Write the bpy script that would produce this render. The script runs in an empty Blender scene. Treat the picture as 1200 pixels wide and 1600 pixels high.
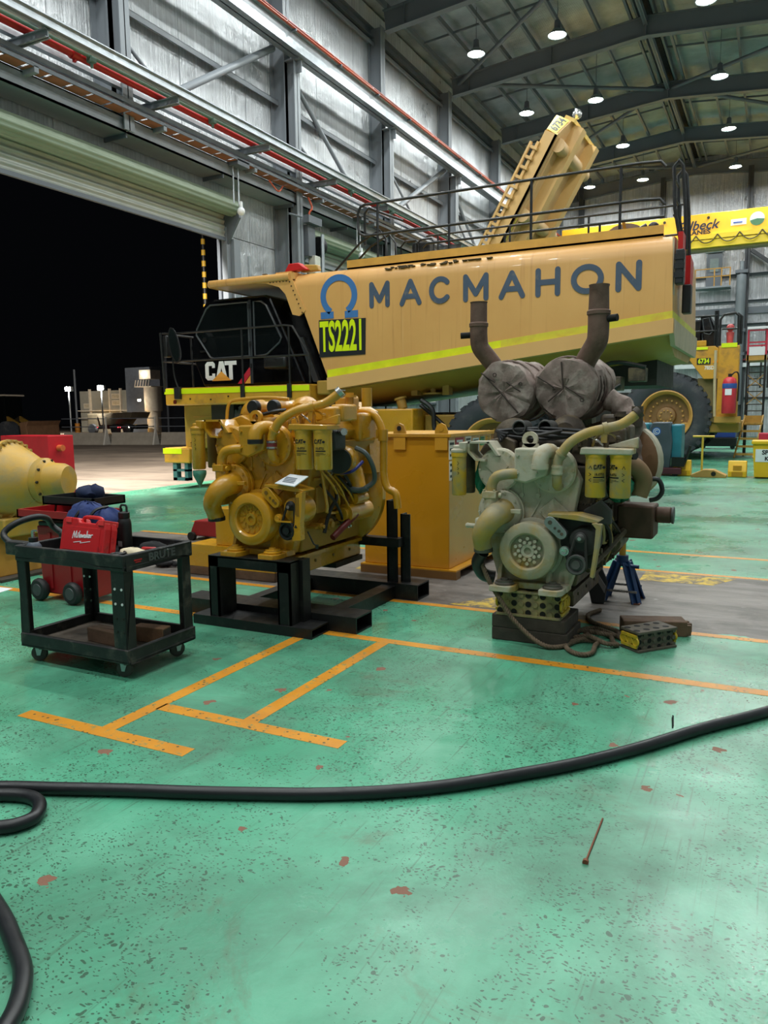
import bpy, bmesh, math, random
from math import pi, sin, cos, radians as rad, atan2, hypot
from mathutils import Vector as V, Matrix
random.seed(7)
S = bpy.context.scene
COL = S.collection
# ------------------------------------------------------------------ camera
cd = bpy.data.cameras.new('camera'); cam = bpy.data.objects.new('camera', cd); COL.objects.link(cam)
cd.sensor_fit = 'HORIZONTAL'; cd.sensor_width = 36.0; cd.lens = 1202.0 / 1200.0 * 36.0
cd.clip_start = .05; cd.clip_end = 400
_t, _r, _a = rad(7.34), rad(-.66), rad(27.0)
_h = V((-sin(_a), cos(_a), 0)); _R0 = V((cos(_a), sin(_a), 0)); _Z = V((0, 0, 1))
_f = _h * cos(_t) - _Z * sin(_t); _u0 = _Z * cos(_t) + _h * sin(_t)
_R = _R0 * cos(_r) + _u0 * sin(_r); _U = _u0 * cos(_r) - _R0 * sin(_r)
_m = Matrix((_R, _U, -_f)).transposed().to_4x4(); _m.translation = V((0, 0, 1.75))
cam.matrix_world = _m
S.camera = cam
# ------------------------------------------------------------------ world: black night sky
w = bpy.data.worlds.new('night'); S.world = w; w.use_nodes = True
w.node_tree.nodes['Background'].inputs[0].default_value = (.0012, .0014, .0018, 1)
w.node_tree.nodes['Background'].inputs[1].default_value = 1.0
S.view_settings.view_transform = 'Standard'; S.view_settings.look = 'None'
S.view_settings.gamma = 1; S.view_settings.use_curve_mapping = False
S.view_settings.exposure = 0.12
LAMP_W = 230          # watts of one high bay lamp
# ------------------------------------------------------------------ helpers
def lin(c):
    return tuple((x / 255 / 12.92 if x <= 10.3 else ((x / 255 + .055) / 1.055) ** 2.4) for x in c) + (1,)
class NT:
    """small helper to wire a node tree"""
    def __init__(s, name):
        s.m = bpy.data.materials.new(name); s.m.use_nodes = True
        s.t = s.m.node_tree; s.b = s.t.nodes['Principled BSDF']
    def n(s, typ, ins=None, **kw):
        o = s.t.nodes.new(typ)
        for k, v in kw.items(): setattr(o, k, v)
        for k, v in (ins or {}).items():
            if isinstance(v, bpy.types.NodeSocket): s.t.links.new(v, o.inputs[k])
            else: o.inputs[k].default_value = v
        return o
    def coord(s, kind='Object'):
        return s.n('ShaderNodeTexCoord').outputs[kind]
    def pos(s):
        return s.n('ShaderNodeNewGeometry').outputs['Position']
    def mp(s, v, scale=(1, 1, 1), rot=(0, 0, 0), loc=(0, 0, 0)):
        return s.n('ShaderNodeMapping', {'Vector': v, 'Scale': scale, 'Rotation': rot, 'Location': loc}).outputs[0]
    def noise(s, v, scale, detail=4, rough=.55, dist=0):
        return s.n('ShaderNodeTexNoise', {'Vector': v, 'Scale': scale, 'Detail': detail, 'Roughness': rough, 'Distortion': dist}).outputs['Fac']
    def vor(s, v, scale, feat='F1', rnd=1.0, out='Distance'):
        return s.n('ShaderNodeTexVoronoi', {'Vector': v, 'Scale': scale, 'Randomness': rnd}, feature=feat).outputs[out]
    def ramp(s, f, a, b, ca=0.0, cb=1.0):
        return s.n('ShaderNodeMapRange', {'Value': f, 'From Min': a, 'From Max': b, 'To Min': ca, 'To Max': cb}).outputs[0]
    def math(s, op, a, b=0.0):
        return s.n('ShaderNodeMath', {0: a, 1: b}, operation=op).outputs[0]
    def mix(s, f, a, b):
        o = s.t.nodes.new('ShaderNodeMix'); o.data_type = 'RGBA'
        for i, v in ((0, f), (6, a), (7, b)):
            if isinstance(v, bpy.types.NodeSocket): s.t.links.new(v, o.inputs[i])
            else: o.inputs[i].default_value = v
        return o.outputs[2]
    def bump(s, h, strength=.3, dist=.01, nrm=None):
        d = {'Height': h, 'Strength': strength, 'Distance': dist}
        if nrm: d['Normal'] = nrm
        return s.n('ShaderNodeBump', d).outputs[0]
    def set(s, **kw):
        nm = dict(col='Base Color', rough='Roughness', metal='Metallic', nrm='Normal', emc='Emission Color', ems='Emission Strength', coat='Coat Weight', spec='Specular IOR Level', tr='Transmission Weight', alpha='Alpha')
        for k, v in kw.items():
            i = s.b.inputs[nm[k]]
            if isinstance(v, bpy.types.NodeSocket): s.t.links.new(v, i)
            else: i.default_value = v
        return s.m
MATS = {}
def M(name, c, rough=.5, metal=0, var=.12, vs=3.0, dirt=None, damt=.5, ds=4.0, bump=0, bs=40, coat=0, spec=.5):
    """painted / plain surface: colour with slight variation, optional dirt colour in patches, optional fine relief"""
    if name in MATS: return MATS[name]
    k = NT(name); p = k.coord()
    c = lin(c); f = k.noise(p, vs, 5)
    d = tuple(x * (1 - var) for x in c[:3]) + (1,); l = tuple(min(1, x * (1 + var)) for x in c[:3]) + (1,)
    col = k.mix(k.ramp(f, .3, .7), d, l); r = k.ramp(k.noise(p, vs * 2.3, 3), .3, .7, max(0, rough - .07), min(1, rough + .07))
    if dirt:
        dm = k.ramp(k.noise(p, ds, 7, .65, .3), .62 - damt * .45, .78 - damt * .3)
        col = k.mix(dm, col, lin(dirt)); r = k.math('MAXIMUM', r, k.math('MULTIPLY', dm, .75))
    kw = dict(col=col, rough=r, metal=metal, coat=coat, spec=spec)
    if bump: kw['nrm'] = k.bump(k.noise(p, bs, 4), bump, .01)
    MATS[name] = k.set(**kw); return MATS[name]
def EM(name, c, s):
    if name in MATS: return MATS[name]
    k = NT(name); MATS[name] = k.set(col=(0, 0, 0, 1), emc=lin(c), ems=s); return MATS[name]

class MB:
    """collects simple solids and links them as ONE mesh object"""
    def __init__(s): s.v = []; s.f = []
    def add(s, vs, fs):
        o = len(s.v); s.v += [tuple(x) for x in vs]; s.f += [tuple(i + o for i in f) for f in fs]; return s
    def bx(s, x0, x1, y0, y1, z0, z1):
        return s.add([(x0, y0, z0), (x1, y0, z0), (x1, y1, z0), (x0, y1, z0), (x0, y0, z1), (x1, y0, z1), (x1, y1, z1), (x0, y1, z1)],
                     [(3, 2, 1, 0), (4, 5, 6, 7), (0, 1, 5, 4), (1, 2, 6, 5), (2, 3, 7, 6), (3, 0, 4, 7)])
    def box(s, c, d, rz=0, ry=0, rx=0):
        m = Matrix.Rotation(rz, 3, 'Z') @ Matrix.Rotation(ry, 3, 'Y') @ Matrix.Rotation(rx, 3, 'X'); c = V(c)
        vs = [c + m @ V((sx * d[0] / 2, sy * d[1] / 2, sz * d[2] / 2)) for sz in (-1, 1) for sx, sy in ((-1, -1), (1, -1), (1, 1), (-1, 1))]
        return s.add(vs, [(3, 2, 1, 0), (4, 5, 6, 7), (0, 1, 5, 4), (1, 2, 6, 5), (2, 3, 7, 6), (3, 0, 4, 7)])
    def beam(s, a, b, w, h, up=(0, 0, 1)):
        a, b = V(a), V(b); d = (b - a).normalized(); r = d.cross(V(up))
        if r.length < 1e-4: r = d.cross(V((0, 1, 0)))
        r.normalize(); u = r.cross(d)
        q = [(-1, -1), (1, -1), (1, 1), (-1, 1)]
        return s.add([p + r * (i * w / 2) + u * (j * h / 2) for p in (a, b) for i, j in q], [(3, 2, 1, 0), (4, 5, 6, 7), (0, 1, 5, 4), (1, 2, 6, 5), (2, 3, 7, 6), (3, 0, 4, 7)])
    def ibeam(s, a, b, w, h, t=.03, up=(0, 0, 1)):
        a, b, up = V(a), V(b), V(up); d = (b - a).normalized(); r = d.cross(up).normalized(); u = r.cross(d)
        s.beam(a, b, t, h, up)
        for k in (-1, 1): s.beam(a + u * k * (h - t) / 2, b + u * k * (h - t) / 2, w, t, up)
        return s
    def lathe(s, prof, o, ax=(0, 0, 1), n=24, a0=0, a1=2 * pi, caps=True):
        ax = V(ax).normalized(); t = V((0, 0, 1)) if abs(ax.z) < .9 else V((1, 0, 0))
        e1 = ax.cross(t).normalized(); e2 = ax.cross(e1); o = V(o); full = abs(a1 - a0 - 2 * pi) < 1e-6
        nn = n if full else n + 1; vs = []; fs = []
        for r, h in prof:
            for i in range(nn):
                a = a0 + (a1 - a0) * i / n
                vs.append(o + ax * h + (e1 * cos(a) + e2 * sin(a)) * max(r, 1e-5))
        for j in range(len(prof) - 1):
            for i in range(n):
                k = (i + 1) % nn
                fs.append((j * nn + i, j * nn + k, (j + 1) * nn + k, (j + 1) * nn + i))
        if caps and full:
            if prof[0][0] > 1e-4: fs.append(tuple(range(nn))[::-1])
            if prof[-1][0] > 1e-4: fs.append(tuple((len(prof) - 1) * nn + i for i in range(nn)))
        return s.add(vs, fs)
    def cyl(s, a, b, r, r2=None, n=16):
        a, b = V(a), V(b); L = (b - a).length
        return s.lathe([(r, 0), (r if r2 is None else r2, L)], a, b - a, n)
    def tube(s, pts, r, n=8, sm=0, closed=False, ends=True):
        P = [V(p) for p in pts]
        if sm:
            Q = []; N = len(P)
            for i in range(N if closed else N - 1):
                p0 = P[(i - 1) % N] if closed or i else P[0]; p1 = P[i]; p2 = P[(i + 1) % N]; p3 = P[(i + 2) % N] if closed or i + 2 < N else P[-1]
                for k in range(sm):
                    t = k / sm
                    Q.append(.5 * ((2 * p1) + (p2 - p0) * t + (2 * p0 - 5 * p1 + 4 * p2 - p3) * t * t + (3 * p1 - p0 - 3 * p2 + p3) * t ** 3))
            if not closed: Q.append(P[-1])
            P = Q
        N = len(P); rr = r if callable(r) else (lambda t: r)
        vs = []; fs = []; nrm = None
        for i in range(N):
            if closed: d = P[(i + 1) % N] - P[i - 1]
            else: d = P[min(i + 1, N - 1)] - P[max(i - 1, 0)]
            if d.length < 1e-9: d = V((0, 0, 1))
            d.normalize()
            if nrm is None:
                t = V((0, 0, 1)) if abs(d.z) < .9 else V((1, 0, 0)); nrm = d.cross(t).normalized()
            else:
                nrm = (nrm - d * nrm.dot(d))
                nrm = nrm.normalized() if nrm.length > 1e-6 else d.orthogonal().normalized()
            b = d.cross(nrm); q = rr(i / max(1, N - 1))
            for k in range(n):
                a = 2 * pi * k / n; vs.append(P[i] + (nrm * cos(a) + b * sin(a)) * q)
        for i in range(N if closed else N - 1):
            j = (i + 1) % N
            for k in range(n): fs.append((i * n + k, i * n + (k + 1) % n, j * n + (k + 1) % n, j * n + k))
        if ends and not closed: fs += [tuple(range(n))[::-1], tuple((N - 1) * n + k for k in range(n))]
        return s.add(vs, fs)
    def prism(s, pts, o, u, v, d):
        o, u, v, d = V(o), V(u), V(v), V(d); n = len(pts)
        a = [o + u * x + v * y for x, y in pts]
        return s.add(a + [p + d for p in a], [tuple(range(n))[::-1], tuple(range(n, 2 * n))] + [(i, (i + 1) % n, n + (i + 1) % n, n + i) for i in range(n)])
    def xz(s, pts, y0, y1):          # polygon in the x-z plane, from depth y0 to y1
        return s.prism(pts, (0, y0, 0), (1, 0, 0), (0, 0, 1), (0, y1 - y0, 0))
    def yz(s, pts, x0, x1):
        return s.prism(pts, (x0, 0, 0), (0, 1, 0), (0, 0, 1), (x1 - x0, 0, 0))
    def ball(s, c, r, n=12, sq=(1, 1, 1)):
        c = V(c); vs = []; fs = []; m = n // 2
        for j in range(m + 1):
            t = pi * j / m
            for i in range(n):
                a = 2 * pi * i / n; vs.append(c + V((sin(t) * cos(a) * r * sq[0], sin(t) * sin(a) * r * sq[1], cos(t) * r * sq[2])))
        for j in range(m):
            for i in range(n): fs.append((j * n + i, j * n + (i + 1) % n, (j + 1) * n + (i + 1) % n, (j + 1) * n + i))
        return s.add(vs, fs)
    def ring(s, c, ax, R, r, n=24, k=8):
        prof = [(R + r * cos(2 * pi * i / k), r * sin(2 * pi * i / k)) for i in range(k + 1)]
        return s.lathe(prof, c, ax, n, caps=False)
    def bolts(s, c, ax, R, r, h, n, a0=0, k=6):
        ax = V(ax).normalized(); t = V((0, 0, 1)) if abs(ax.z) < .9 else V((1, 0, 0)); e1 = ax.cross(t).normalized(); e2 = ax.cross(e1); c = V(c)
        for i in range(n):
            a = a0 + 2 * pi * i / n; p = c + (e1 * cos(a) + e2 * sin(a)) * R
            s.cyl(p, p + ax * h, r, n=k)
        return s
    def mesh(s, name):
        me = bpy.data.meshes.new(name); me.from_pydata(s.v, [], s.f)
        bm = bmesh.new(); bm.from_mesh(me); bmesh.ops.remove_doubles(bm, verts=bm.verts, dist=1e-6)
        bmesh.ops.recalc_face_normals(bm, faces=bm.faces); bm.to_mesh(me); bm.free()
        return me
    def build(s, name, mat, parent=None, sharp=38, bev=0, jit=0):
        if jit:
            rs = random.Random(len(s.v)); s.v = [(x + rs.uniform(-jit, jit), y + rs.uniform(-jit, jit), z + rs.uniform(-jit, jit)) for x, y, z in s.v]
        me = s.mesh(name)
        if sharp:
            me.shade_smooth(); me.set_sharp_from_angle(angle=rad(sharp))
        me.materials.append(mat)
        o = bpy.data.objects.new(name, me); COL.objects.link(o)
        if parent: o.parent = parent
        if bev:
            b = o.modifiers.new('bevel', 'BEVEL'); b.width = bev; b.segments = 2; b.limit_method = 'ANGLE'; b.angle_limit = rad(40)
        return o
def tag(o, label, cat, group=None):
    o['label'] = label; o['category'] = cat
    if group: o['group'] = group
    return o
def thing(name, label, cat, loc=(0, 0, 0), rz=0, group=None):
    o = bpy.data.objects.new(name, None); o.empty_display_size = .1; COL.objects.link(o)
    o.location = loc; o.rotation_euler = (0, 0, rz)
    return tag(o, label, cat, group)
def struct(o): o['kind'] = 'structure'; return o
def sroot(name):
    o = bpy.data.objects.new(name, None); COL.objects.link(o); return struct(o)
def inst(o, parent, loc=None, name=None):
    c = o.copy(); COL.objects.link(c); c.parent = parent
    if loc is not None: c.location = loc
    return c
def tree(o, parent=None):
    c = o.copy(); COL.objects.link(c); c.parent = parent
    for ch in [x for x in o.children]: tree(ch, c)
    return c
def text(s, size, name, mat, parent, loc, u, v, sx=1, ex=.001, bold=0, shear=0, align='CENTER', sp=1):
    """flat lettering: u is the reading direction, v the up direction of the letters"""
    c = bpy.data.curves.new(name, 'FONT'); c.body = s; c.size = size; c.extrude = ex; c.offset = bold; c.shear = shear
    c.align_x = align; c.align_y = 'CENTER'; c.space_character = sp; c.resolution_u = 3; c.materials.append(mat)
    o = bpy.data.objects.new(name, c); COL.objects.link(o)
    me = bpy.data.meshes.new_from_object(o); bpy.data.objects.remove(o); o = bpy.data.objects.new(name, me); COL.objects.link(o)
    u = V(u).normalized(); v = V(v).normalized(); n = u.cross(v)
    m = Matrix((u * sx, v, n)).transposed().to_4x4(); m.translation = V(loc)
    o.parent = parent; o.matrix_basis = m
    return o
X_, Y_, Z_ = (1, 0, 0), (0, 1, 0), (0, 0, 1)
ORD = ['first', 'second', 'third', 'fourth', 'fifth', 'sixth', 'seventh', 'eighth', 'ninth', 'tenth']
# ------------------------------------------------------------------ materials
cat_yel = M('cat_yellow_paint', (200, 144, 30), .3, var=.08, vs=2, coat=.5)
cat_yel2 = M('cat_yellow_worn', (205, 150, 45), .42, var=.1, vs=1.2, dirt=(150, 110, 55), damt=.25, ds=2)
def tank_mat():
    k = NT('tank_yellow_tan'); p = k.coord()
    c = k.mix(k.ramp(k.noise(p, .7, 5), .3, .7), lin((208, 154, 86)), lin((220, 168, 98)))
    m = k.math('MULTIPLY', k.ramp(k.noise(k.mp(p, (11, 1, .28)), 1, 4, .6), .56, .68), k.ramp(k.noise(k.mp(p, (.6, .6, .5), (0, 0, 0), (4.2, 0, 0)), 1, 3), .42, .6))
    c = k.mix(k.math('MULTIPLY', m, .7), c, lin((176, 124, 66)))
    m2 = k.math('MULTIPLY', k.ramp(k.noise(k.mp(p, (16, 1, .22), (0, 0, 0), (7, 0, 0)), 1, 4, .6), .6, .7), k.ramp(k.noise(p, .5, 3), .4, .62))
    c = k.mix(k.math('MULTIPLY', m2, .5), c, lin((228, 188, 130)))
    return k.set(col=c, rough=.4, coat=.15)
tank_tan = tank_mat()
tray_tan = M('tray_tan', (204, 164, 102), .5, var=.06, vs=.8)
black_pl = M('black_plastic', (24, 25, 27), .45, var=.2, vs=8)
black_st = M('black_satin_steel', (16, 17, 18), .48, var=.2, vs=5, dirt=(48, 46, 44), damt=.14, ds=9)
black_gl = M('black_gloss_paint', (10, 11, 14), .2, var=.1)
rubber = M('tyre_rubber', (52, 56, 62), .72, var=.15, vs=2, dirt=(84, 84, 82), damt=.2, ds=2, bump=.2, bs=30)
steel_grey = M('grey_painted_steel', (128, 134, 140), .45, var=.06, vs=1)
steel_dark = M('dark_grey_steel', (92, 98, 105), .5, var=.08, vs=1)
galv = M('galvanised_steel', (176, 182, 186), .38, .75, var=.12, vs=4)
chrome = M('bare_steel', (190, 190, 188), .28, .9, var=.1, vs=8)
dark_metal = M('dark_oily_metal', (42, 38, 33), .5, .3, var=.25, vs=6)
glass_dk = M('dark_cab_glass', (12, 15, 15), .06, var=.1, spec=.7)
hi_vis = M('hi_vis_yellow_tape', (222, 240, 10), .4, var=.04)
hi_vis2 = M('dusty_hi_vis_tape', (212, 205, 60), .5, var=.06, dirt=(200, 170, 70), damt=.3, ds=2)
red_pl = M('red_plastic', (186, 30, 34), .4, var=.1, vs=5)
red_pt = M('red_paint', (196, 34, 34), .42, var=.08)
white_p = M('white_paper', (232, 236, 240), .6, var=.04)
white_pt = M('white_paint', (225, 228, 230), .45, var=.04)
dirty = M('dust_caked_casting', (184, 178, 158), .74, var=.12, vs=4, dirt=(172, 138, 66), damt=.28, ds=3.2, bump=.35, bs=26)
dirty_y = M('dusty_yellow_pipe', (176, 146, 70), .6, var=.14, vs=5, dirt=(150, 142, 116), damt=.5, ds=4, bump=.2, bs=30)
dirty_dk = M('oily_brown_metal', (74, 64, 54), .6, .2, var=.3, vs=6, dirt=(112, 98, 74), damt=.4, ds=6, bump=.3, bs=30)
filt_y = M('filter_yellow', (226, 176, 30), .36, var=.05, vs=4)
filt_d = M('dusty_filter_yellow', (214, 168, 38), .5, var=.08, vs=4, dirt=(160, 148, 110), damt=.35, ds=6)
wood_dk = M('old_hardwood', (62, 54, 46), .8, var=.3, vs=7, bump=.5, bs=22)
wood_br = M('brown_timber', (98, 74, 56), .8, var=.3, vs=7, bump=.5, bs=22)
# ------------------------------------------------------------------ lamps of the hall (rows of high bays under the roof, also behind the camera)
LZ = 15.25
LAMP_X = (-10.8, -7.72, -2.76, .2)
LAMP_Y = [29.3 + 6.6 * k for k in range(-5, 4)]
for ix, x in enumerate(LAMP_X):
    for iy, y in enumerate(LAMP_Y):
        l = bpy.data.lights.new('high_bay_light', 'AREA'); l.shape = 'DISK'; l.size = .42; l.energy = LAMP_W
        l.color = (.95, 1, .985); l.spread = pi
        o = bpy.data.objects.new('high_bay_light', l); COL.objects.link(o); o.location = (x, y, LZ - .16)
# ------------------------------------------------------------------ floor
def floor_mat():
    k = NT('green_epoxy_floor'); p = k.pos()
    p2 = k.mp(p, (1, 1, 0))
    big = k.noise(p2, .45, 6, .6, .4); mid = k.noise(p2, 1.7, 7, .62, .6); fin = k.noise(p2, 14, 5, .6)
    c = k.mix(k.ramp(big, .35, .68), lin((74, 156, 122)), lin((102, 182, 148)))
    c = k.mix(k.ramp(mid, .48, .78, 0, .5), c, lin((132, 198, 168)))
    c = k.mix(k.ramp(fin, .5, .8, 0, .25), c, lin((70, 150, 120)))
    # grime in broad smears
    st = k.noise(k.mp(p2, (1, 1, 1), (0, 0, .5), (3, 7, 0)), .62, 8, .7, .8)
    grime = k.ramp(st, .42, .66, 0, .75)
    c = k.mix(grime, c, lin((66, 100, 80)))
    br = k.ramp(k.noise(k.mp(p2, (1, 1, 1), (0, 0, 0), (11, 2, 0)), .9, 8, .75, .6), .58, .7, 0, .65)
    c = k.mix(br, c, lin((98, 92, 70)))
    # pits of the blistered coating
    dis = k.n('ShaderNodeVectorMath', {0: p2, 1: k.n('ShaderNodeVectorMath', {0: k.n('ShaderNodeTexNoise', {'Vector': p2, 'Scale': 9.0}).outputs['Color'], 1: (.09, .09, 0)}, operation='MULTIPLY').outputs[0]}, operation='ADD').outputs[0]
    zone = k.ramp(k.noise(p2, .85, 6, .7, .7), .36, .56, 0, 1)
    vp = k.vor(k.mp(dis, (1, 1.7, 1), (0, 0, .4)), 46); pit = k.math('MULTIPLY', k.math('LESS_THAN', vp, .27), k.math('GREATER_THAN', k.math('MULTIPLY', zone, k.noise(p2, 52, 2)), .27))
    vp2 = k.vor(dis, 24); pit2 = k.math('MULTIPLY', k.math('LESS_THAN', vp2, .2), k.math('GREATER_THAN', k.math('MULTIPLY', zone, k.noise(p2, 27, 2)), .36))
    pits = k.math('MAXIMUM', pit, pit2)
    c = k.mix(k.math('MULTIPLY', pits, .8), c, lin((52, 74, 58)))
    # chips down to brown primer
    d2 = k.n('ShaderNodeVectorMath', {0: p2, 1: k.n('ShaderNodeVectorMath', {0: k.n('ShaderNodeTexNoise', {'Vector': p2, 'Scale': 16.0, 'Detail': 4.0}).outputs['Color'], 1: (.12, .12, 0)}, operation='MULTIPLY').outputs[0]}, operation='ADD').outputs[0]
    ch = k.math('MULTIPLY', k.math('LESS_THAN', k.vor(d2, 3.1), .1), k.math('GREATER_THAN', k.noise(p2, 1.5, 2), .44))
    ch = k.math('MAXIMUM', ch, k.math('LESS_THAN', k.vor(k.mp(d2, (1, 1, 1), (0, 0, 1), (5, 3, 0)), 2.0), .045))
    c = k.mix(ch, c, lin((126, 86, 66)))
    # long scuffs and scratches
    scr = None
    for a, sc, off in ((.5, 40, 0), (-.7, 46, 3), (1.25, 52, 8), (2.2, 34, 5), (.1, 44, 13)):
        nn = k.noise(k.mp(p2, (sc, .7, 1), (0, 0, a), (off, off, 0)), 1.0, 2, .5)
        mm = k.math('MULTIPLY', k.ramp(nn, .66, .7), k.ramp(k.noise(p2, .7, 3, .5, off), .46, .6))
        scr = mm if scr is None else k.math('MAXIMUM', scr, mm)
    c = k.mix(k.math('MULTIPLY', scr, .55), c, lin((74, 108, 86)))
    # the strip of bare stained concrete where engines are worked on
    sx = k.n('ShaderNodeSeparateXYZ', {0: p}); wob = k.ramp(k.noise(p2, 3, 5), .3, .7, -.07, .07)
    yy = k.math('ADD', sx.outputs[1], wob); xx = k.math('ADD', sx.outputs[0], wob)
    patch = k.math('MULTIPLY', k.math('MULTIPLY', k.math('GREATER_THAN', yy, 6.36), k.math('LESS_THAN', yy, 8.66)), k.math('GREATER_THAN', xx, -8.6))
    cn = k.noise(k.mp(p2, (.7, 2.6, 1)), 1.6, 8, .68, .5); cc = k.mix(k.ramp(cn, .3, .7), lin((70, 66, 62)), lin((138, 130, 124)))
    cc = k.mix(k.ramp(k.noise(p2, 1.1, 6, .7), .5, .7), cc, lin((64, 58, 52)))
    cc = k.mix(k.ramp(k.noise(k.mp(p2, (9, 20, 1)), 1, 4), .66, .74, 0, .6), cc, lin((182, 178, 172)))
    c = k.mix(patch, c, cc)
    ro = k.ramp(k.noise(k.mp(p2, (1, 1, 1), (0, 0, 0), (2, 9, 0)), .55, 5, .6), .38, .62, .14, .42); ro = k.math('ADD', ro, k.math('MULTIPLY', grime, .14))
    ro = k.math('MAXIMUM', ro, k.math('MULTIPLY', k.math('MAXIMUM', ch, k.math('MULTIPLY', patch, .8)), .62))
    h = k.math('SUBTRACT', k.math('ADD', k.math('MULTIPLY', k.noise(p2, 70, 3), .45), k.math('MULTIPLY', k.noise(p2, 7, 4), 1.0)), k.math('MULTIPLY', k.math('MAXIMUM', pits, ch), .9))
    return k.set(col=c, rough=ro, nrm=k.bump(h, .32, .006), spec=.5)
FL = MB().bx(-13.5, 3.5, -9, 53.6, -.2, 0).build('floor', floor_mat(), sharp=0); struct(FL)
def line_mat():
    k = NT('worn_orange_line_paint'); p = k.mp(k.pos(), (1, 1, 0))
    n = k.noise(p, 18, 6, .7); c = k.mix(k.ramp(k.noise(p, 3, 4), .3, .7), lin((222, 150, 34)), lin((196, 128, 38)))
    c = k.mix(k.ramp(n, .56, .66, 0, .9), c, lin((112, 138, 92)))
    v = k.vor(p, 24); c = k.mix(k.math('MULTIPLY', k.math('LESS_THAN', v, .2), k.math('GREATER_THAN', k.noise(p, 1.5, 2), .5)), c, lin((92, 84, 52)))
    return k.set(col=c, rough=.42, nrm=k.bump(n, .2, .004))
LM = line_mat()
for x0, x1, y0, y1 in ((-3.335, -3.235, 2.99, 5.1), (-2.67, -2.57, 3.42, 5.1), (-3.92, -2.66, 2.89, 2.99), (-3.25, -1.98, 3.32, 3.42), (-9, 3.4, 5.1, 5.2),
                       (-8.6, 3.4, 6.29, 6.38), (-8.6, 3.4, 8.66, 8.75), (-8.6, 3.4, 9.8, 9.9), (-9, 3.4, 21.9, 22.0)):
    MB().bx(x0, x1, y0, y1, .0004, .0016).build('floor_line', LM, FL, 0)
k = NT('worn_yellow_stencil'); p = k.mp(k.pos(), (1, 1, 0))
k.set(col=k.mix(k.ramp(k.noise(p, 8, 6, .75, .5), .42, .58), lin((206, 172, 50)), lin((98, 88, 74))), rough=.6)
for q in ([(-2.62, 6.42), (-1.75, 6.42), (-1.75, 6.95), (-2.2, 6.98)], [(-4.2, 7.5), (-3.4, 7.4), (-3.4, 8.5), (-4.2, 8.6)], [(-6.6, 7.6), (-5.6, 7.6), (-5.5, 8.5), (-6.5, 8.5)], [(-1.2, 8.15), (-.5, 8.2), (-.3, 8.6), (-1.2, 8.62)]):
    MB().prism(q, (0, 0, .0005), X_, Y_, (0, 0, .001)).build('floor_stencil', k.m, FL, 0)
# ------------------------------------------------------------------ ground outside
def ground_mat():
    k = NT('dusty_concrete_apron'); p = k.mp(k.pos(), (1, 1, 0))
    c = k.mix(k.ramp(k.noise(p, .25, 7, .65, .4), .35, .68), lin((112, 100, 88)), lin((158, 144, 128)))
    c = k.mix(k.ramp(k.noise(k.mp(p, (.35, 2.5, 1), (0, 0, -.35)), .7, 6, .65), .52, .66, 0, .7), c, lin((76, 66, 58)))
    return k.set(col=c, rough=.8, nrm=k.bump(k.noise(p, 12, 6), .4, .02))
GR = MB().bx(-140, -13.5, -30, 120, -.2, -.012).build('ground', ground_mat(), sharp=0); struct(GR)
# ------------------------------------------------------------------ left wall
def foil_mat(name, tint, ax=1, rough=.34):
    k = NT(name); p = k.coord()
    sc = (1, 16, .4) if ax else (16, 1, .4)
    s1 = k.noise(k.mp(p, sc), 1.0, 6, .68, .3); s2 = k.noise(p, .6, 5, .6); s3 = k.noise(k.mp(p, (1, 1, .6)), 5, 6, .62, .8)
    c = k.mix(k.ramp(s2, .3, .7), lin(tuple(int(x * .84) for x in tint)), lin(tint))
    c = k.mix(k.ramp(s1, .42, .62, .35, 0), c, lin(tuple(int(x * .62) for x in tint)))  # darker streaks put the light and shade of the folds into the colour
    h = k.math('ADD', k.math('MULTIPLY', s1, 1.0), k.math('ADD', k.math('MULTIPLY', s3, .5), k.math('MULTIPLY', s2, 1.5)))
    return k.set(col=c, metal=.6, rough=k.ramp(s2, .3, .7, rough - .08, rough + .1), nrm=k.bump(h, 1.0, .085))
FOIL = foil_mat('foil_insulation', (246, 249, 252)); FOILB = foil_mat('foil_insulation_rear', (244, 246, 250), 0)
XW, XF = -14.05, -13.5
CY = [.3, 6.95, 13.6, 20.5, 26.83, 33.37, 40.2, 46.85, 53.4]
WL = MB().bx(-14.3, -14.2, -9, 4.8, 0, 17).bx(-14.3, -14.2, 4.8, 17.9, 6.8, 17).bx(-14.3, -14.2, 17.9, 53.6, 0, 17).build('wall_left', steel_dark, sharp=0); struct(WL)
levels = [(0, 6.75), (6.75, 8.7), (8.7, 11.08), (11.08, 13.2), (13.2, 15.2), (15.2, 16.5)]
for i in range(len(CY) - 1):
    ya, yb = CY[i], CY[i + 1]; n = 5; d = (yb - ya) / n
    for j in range(n):
        for li, (z0, z1) in enumerate(levels):
            a, b = ya + j * d, ya + (j + 1) * d
            if li == 0 and b <= 17.9: continue
            if li == 0 and a < 17.9: a = 17.9
            MB().bx(XW - .05 - .012 * (j % 2), XW - .012 * (j % 2), a + .004, b - .004, z0 + .01, z1 - .01).build('foil_panel', FOIL, WL, 0)
for y in CY:                                                   # portal columns, the ones at the door stop on the header
    deep = abs(y - 20.5) < .1
    z0 = 8.05 if 4.8 < y < 17.9 else 0
    MB().ibeam((XF - .26, y, z0), (XF - .26, y, 15.7), .34, .52, .03, up=(1, 0, 0)).build('column', steel_grey, WL, 0)
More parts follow.
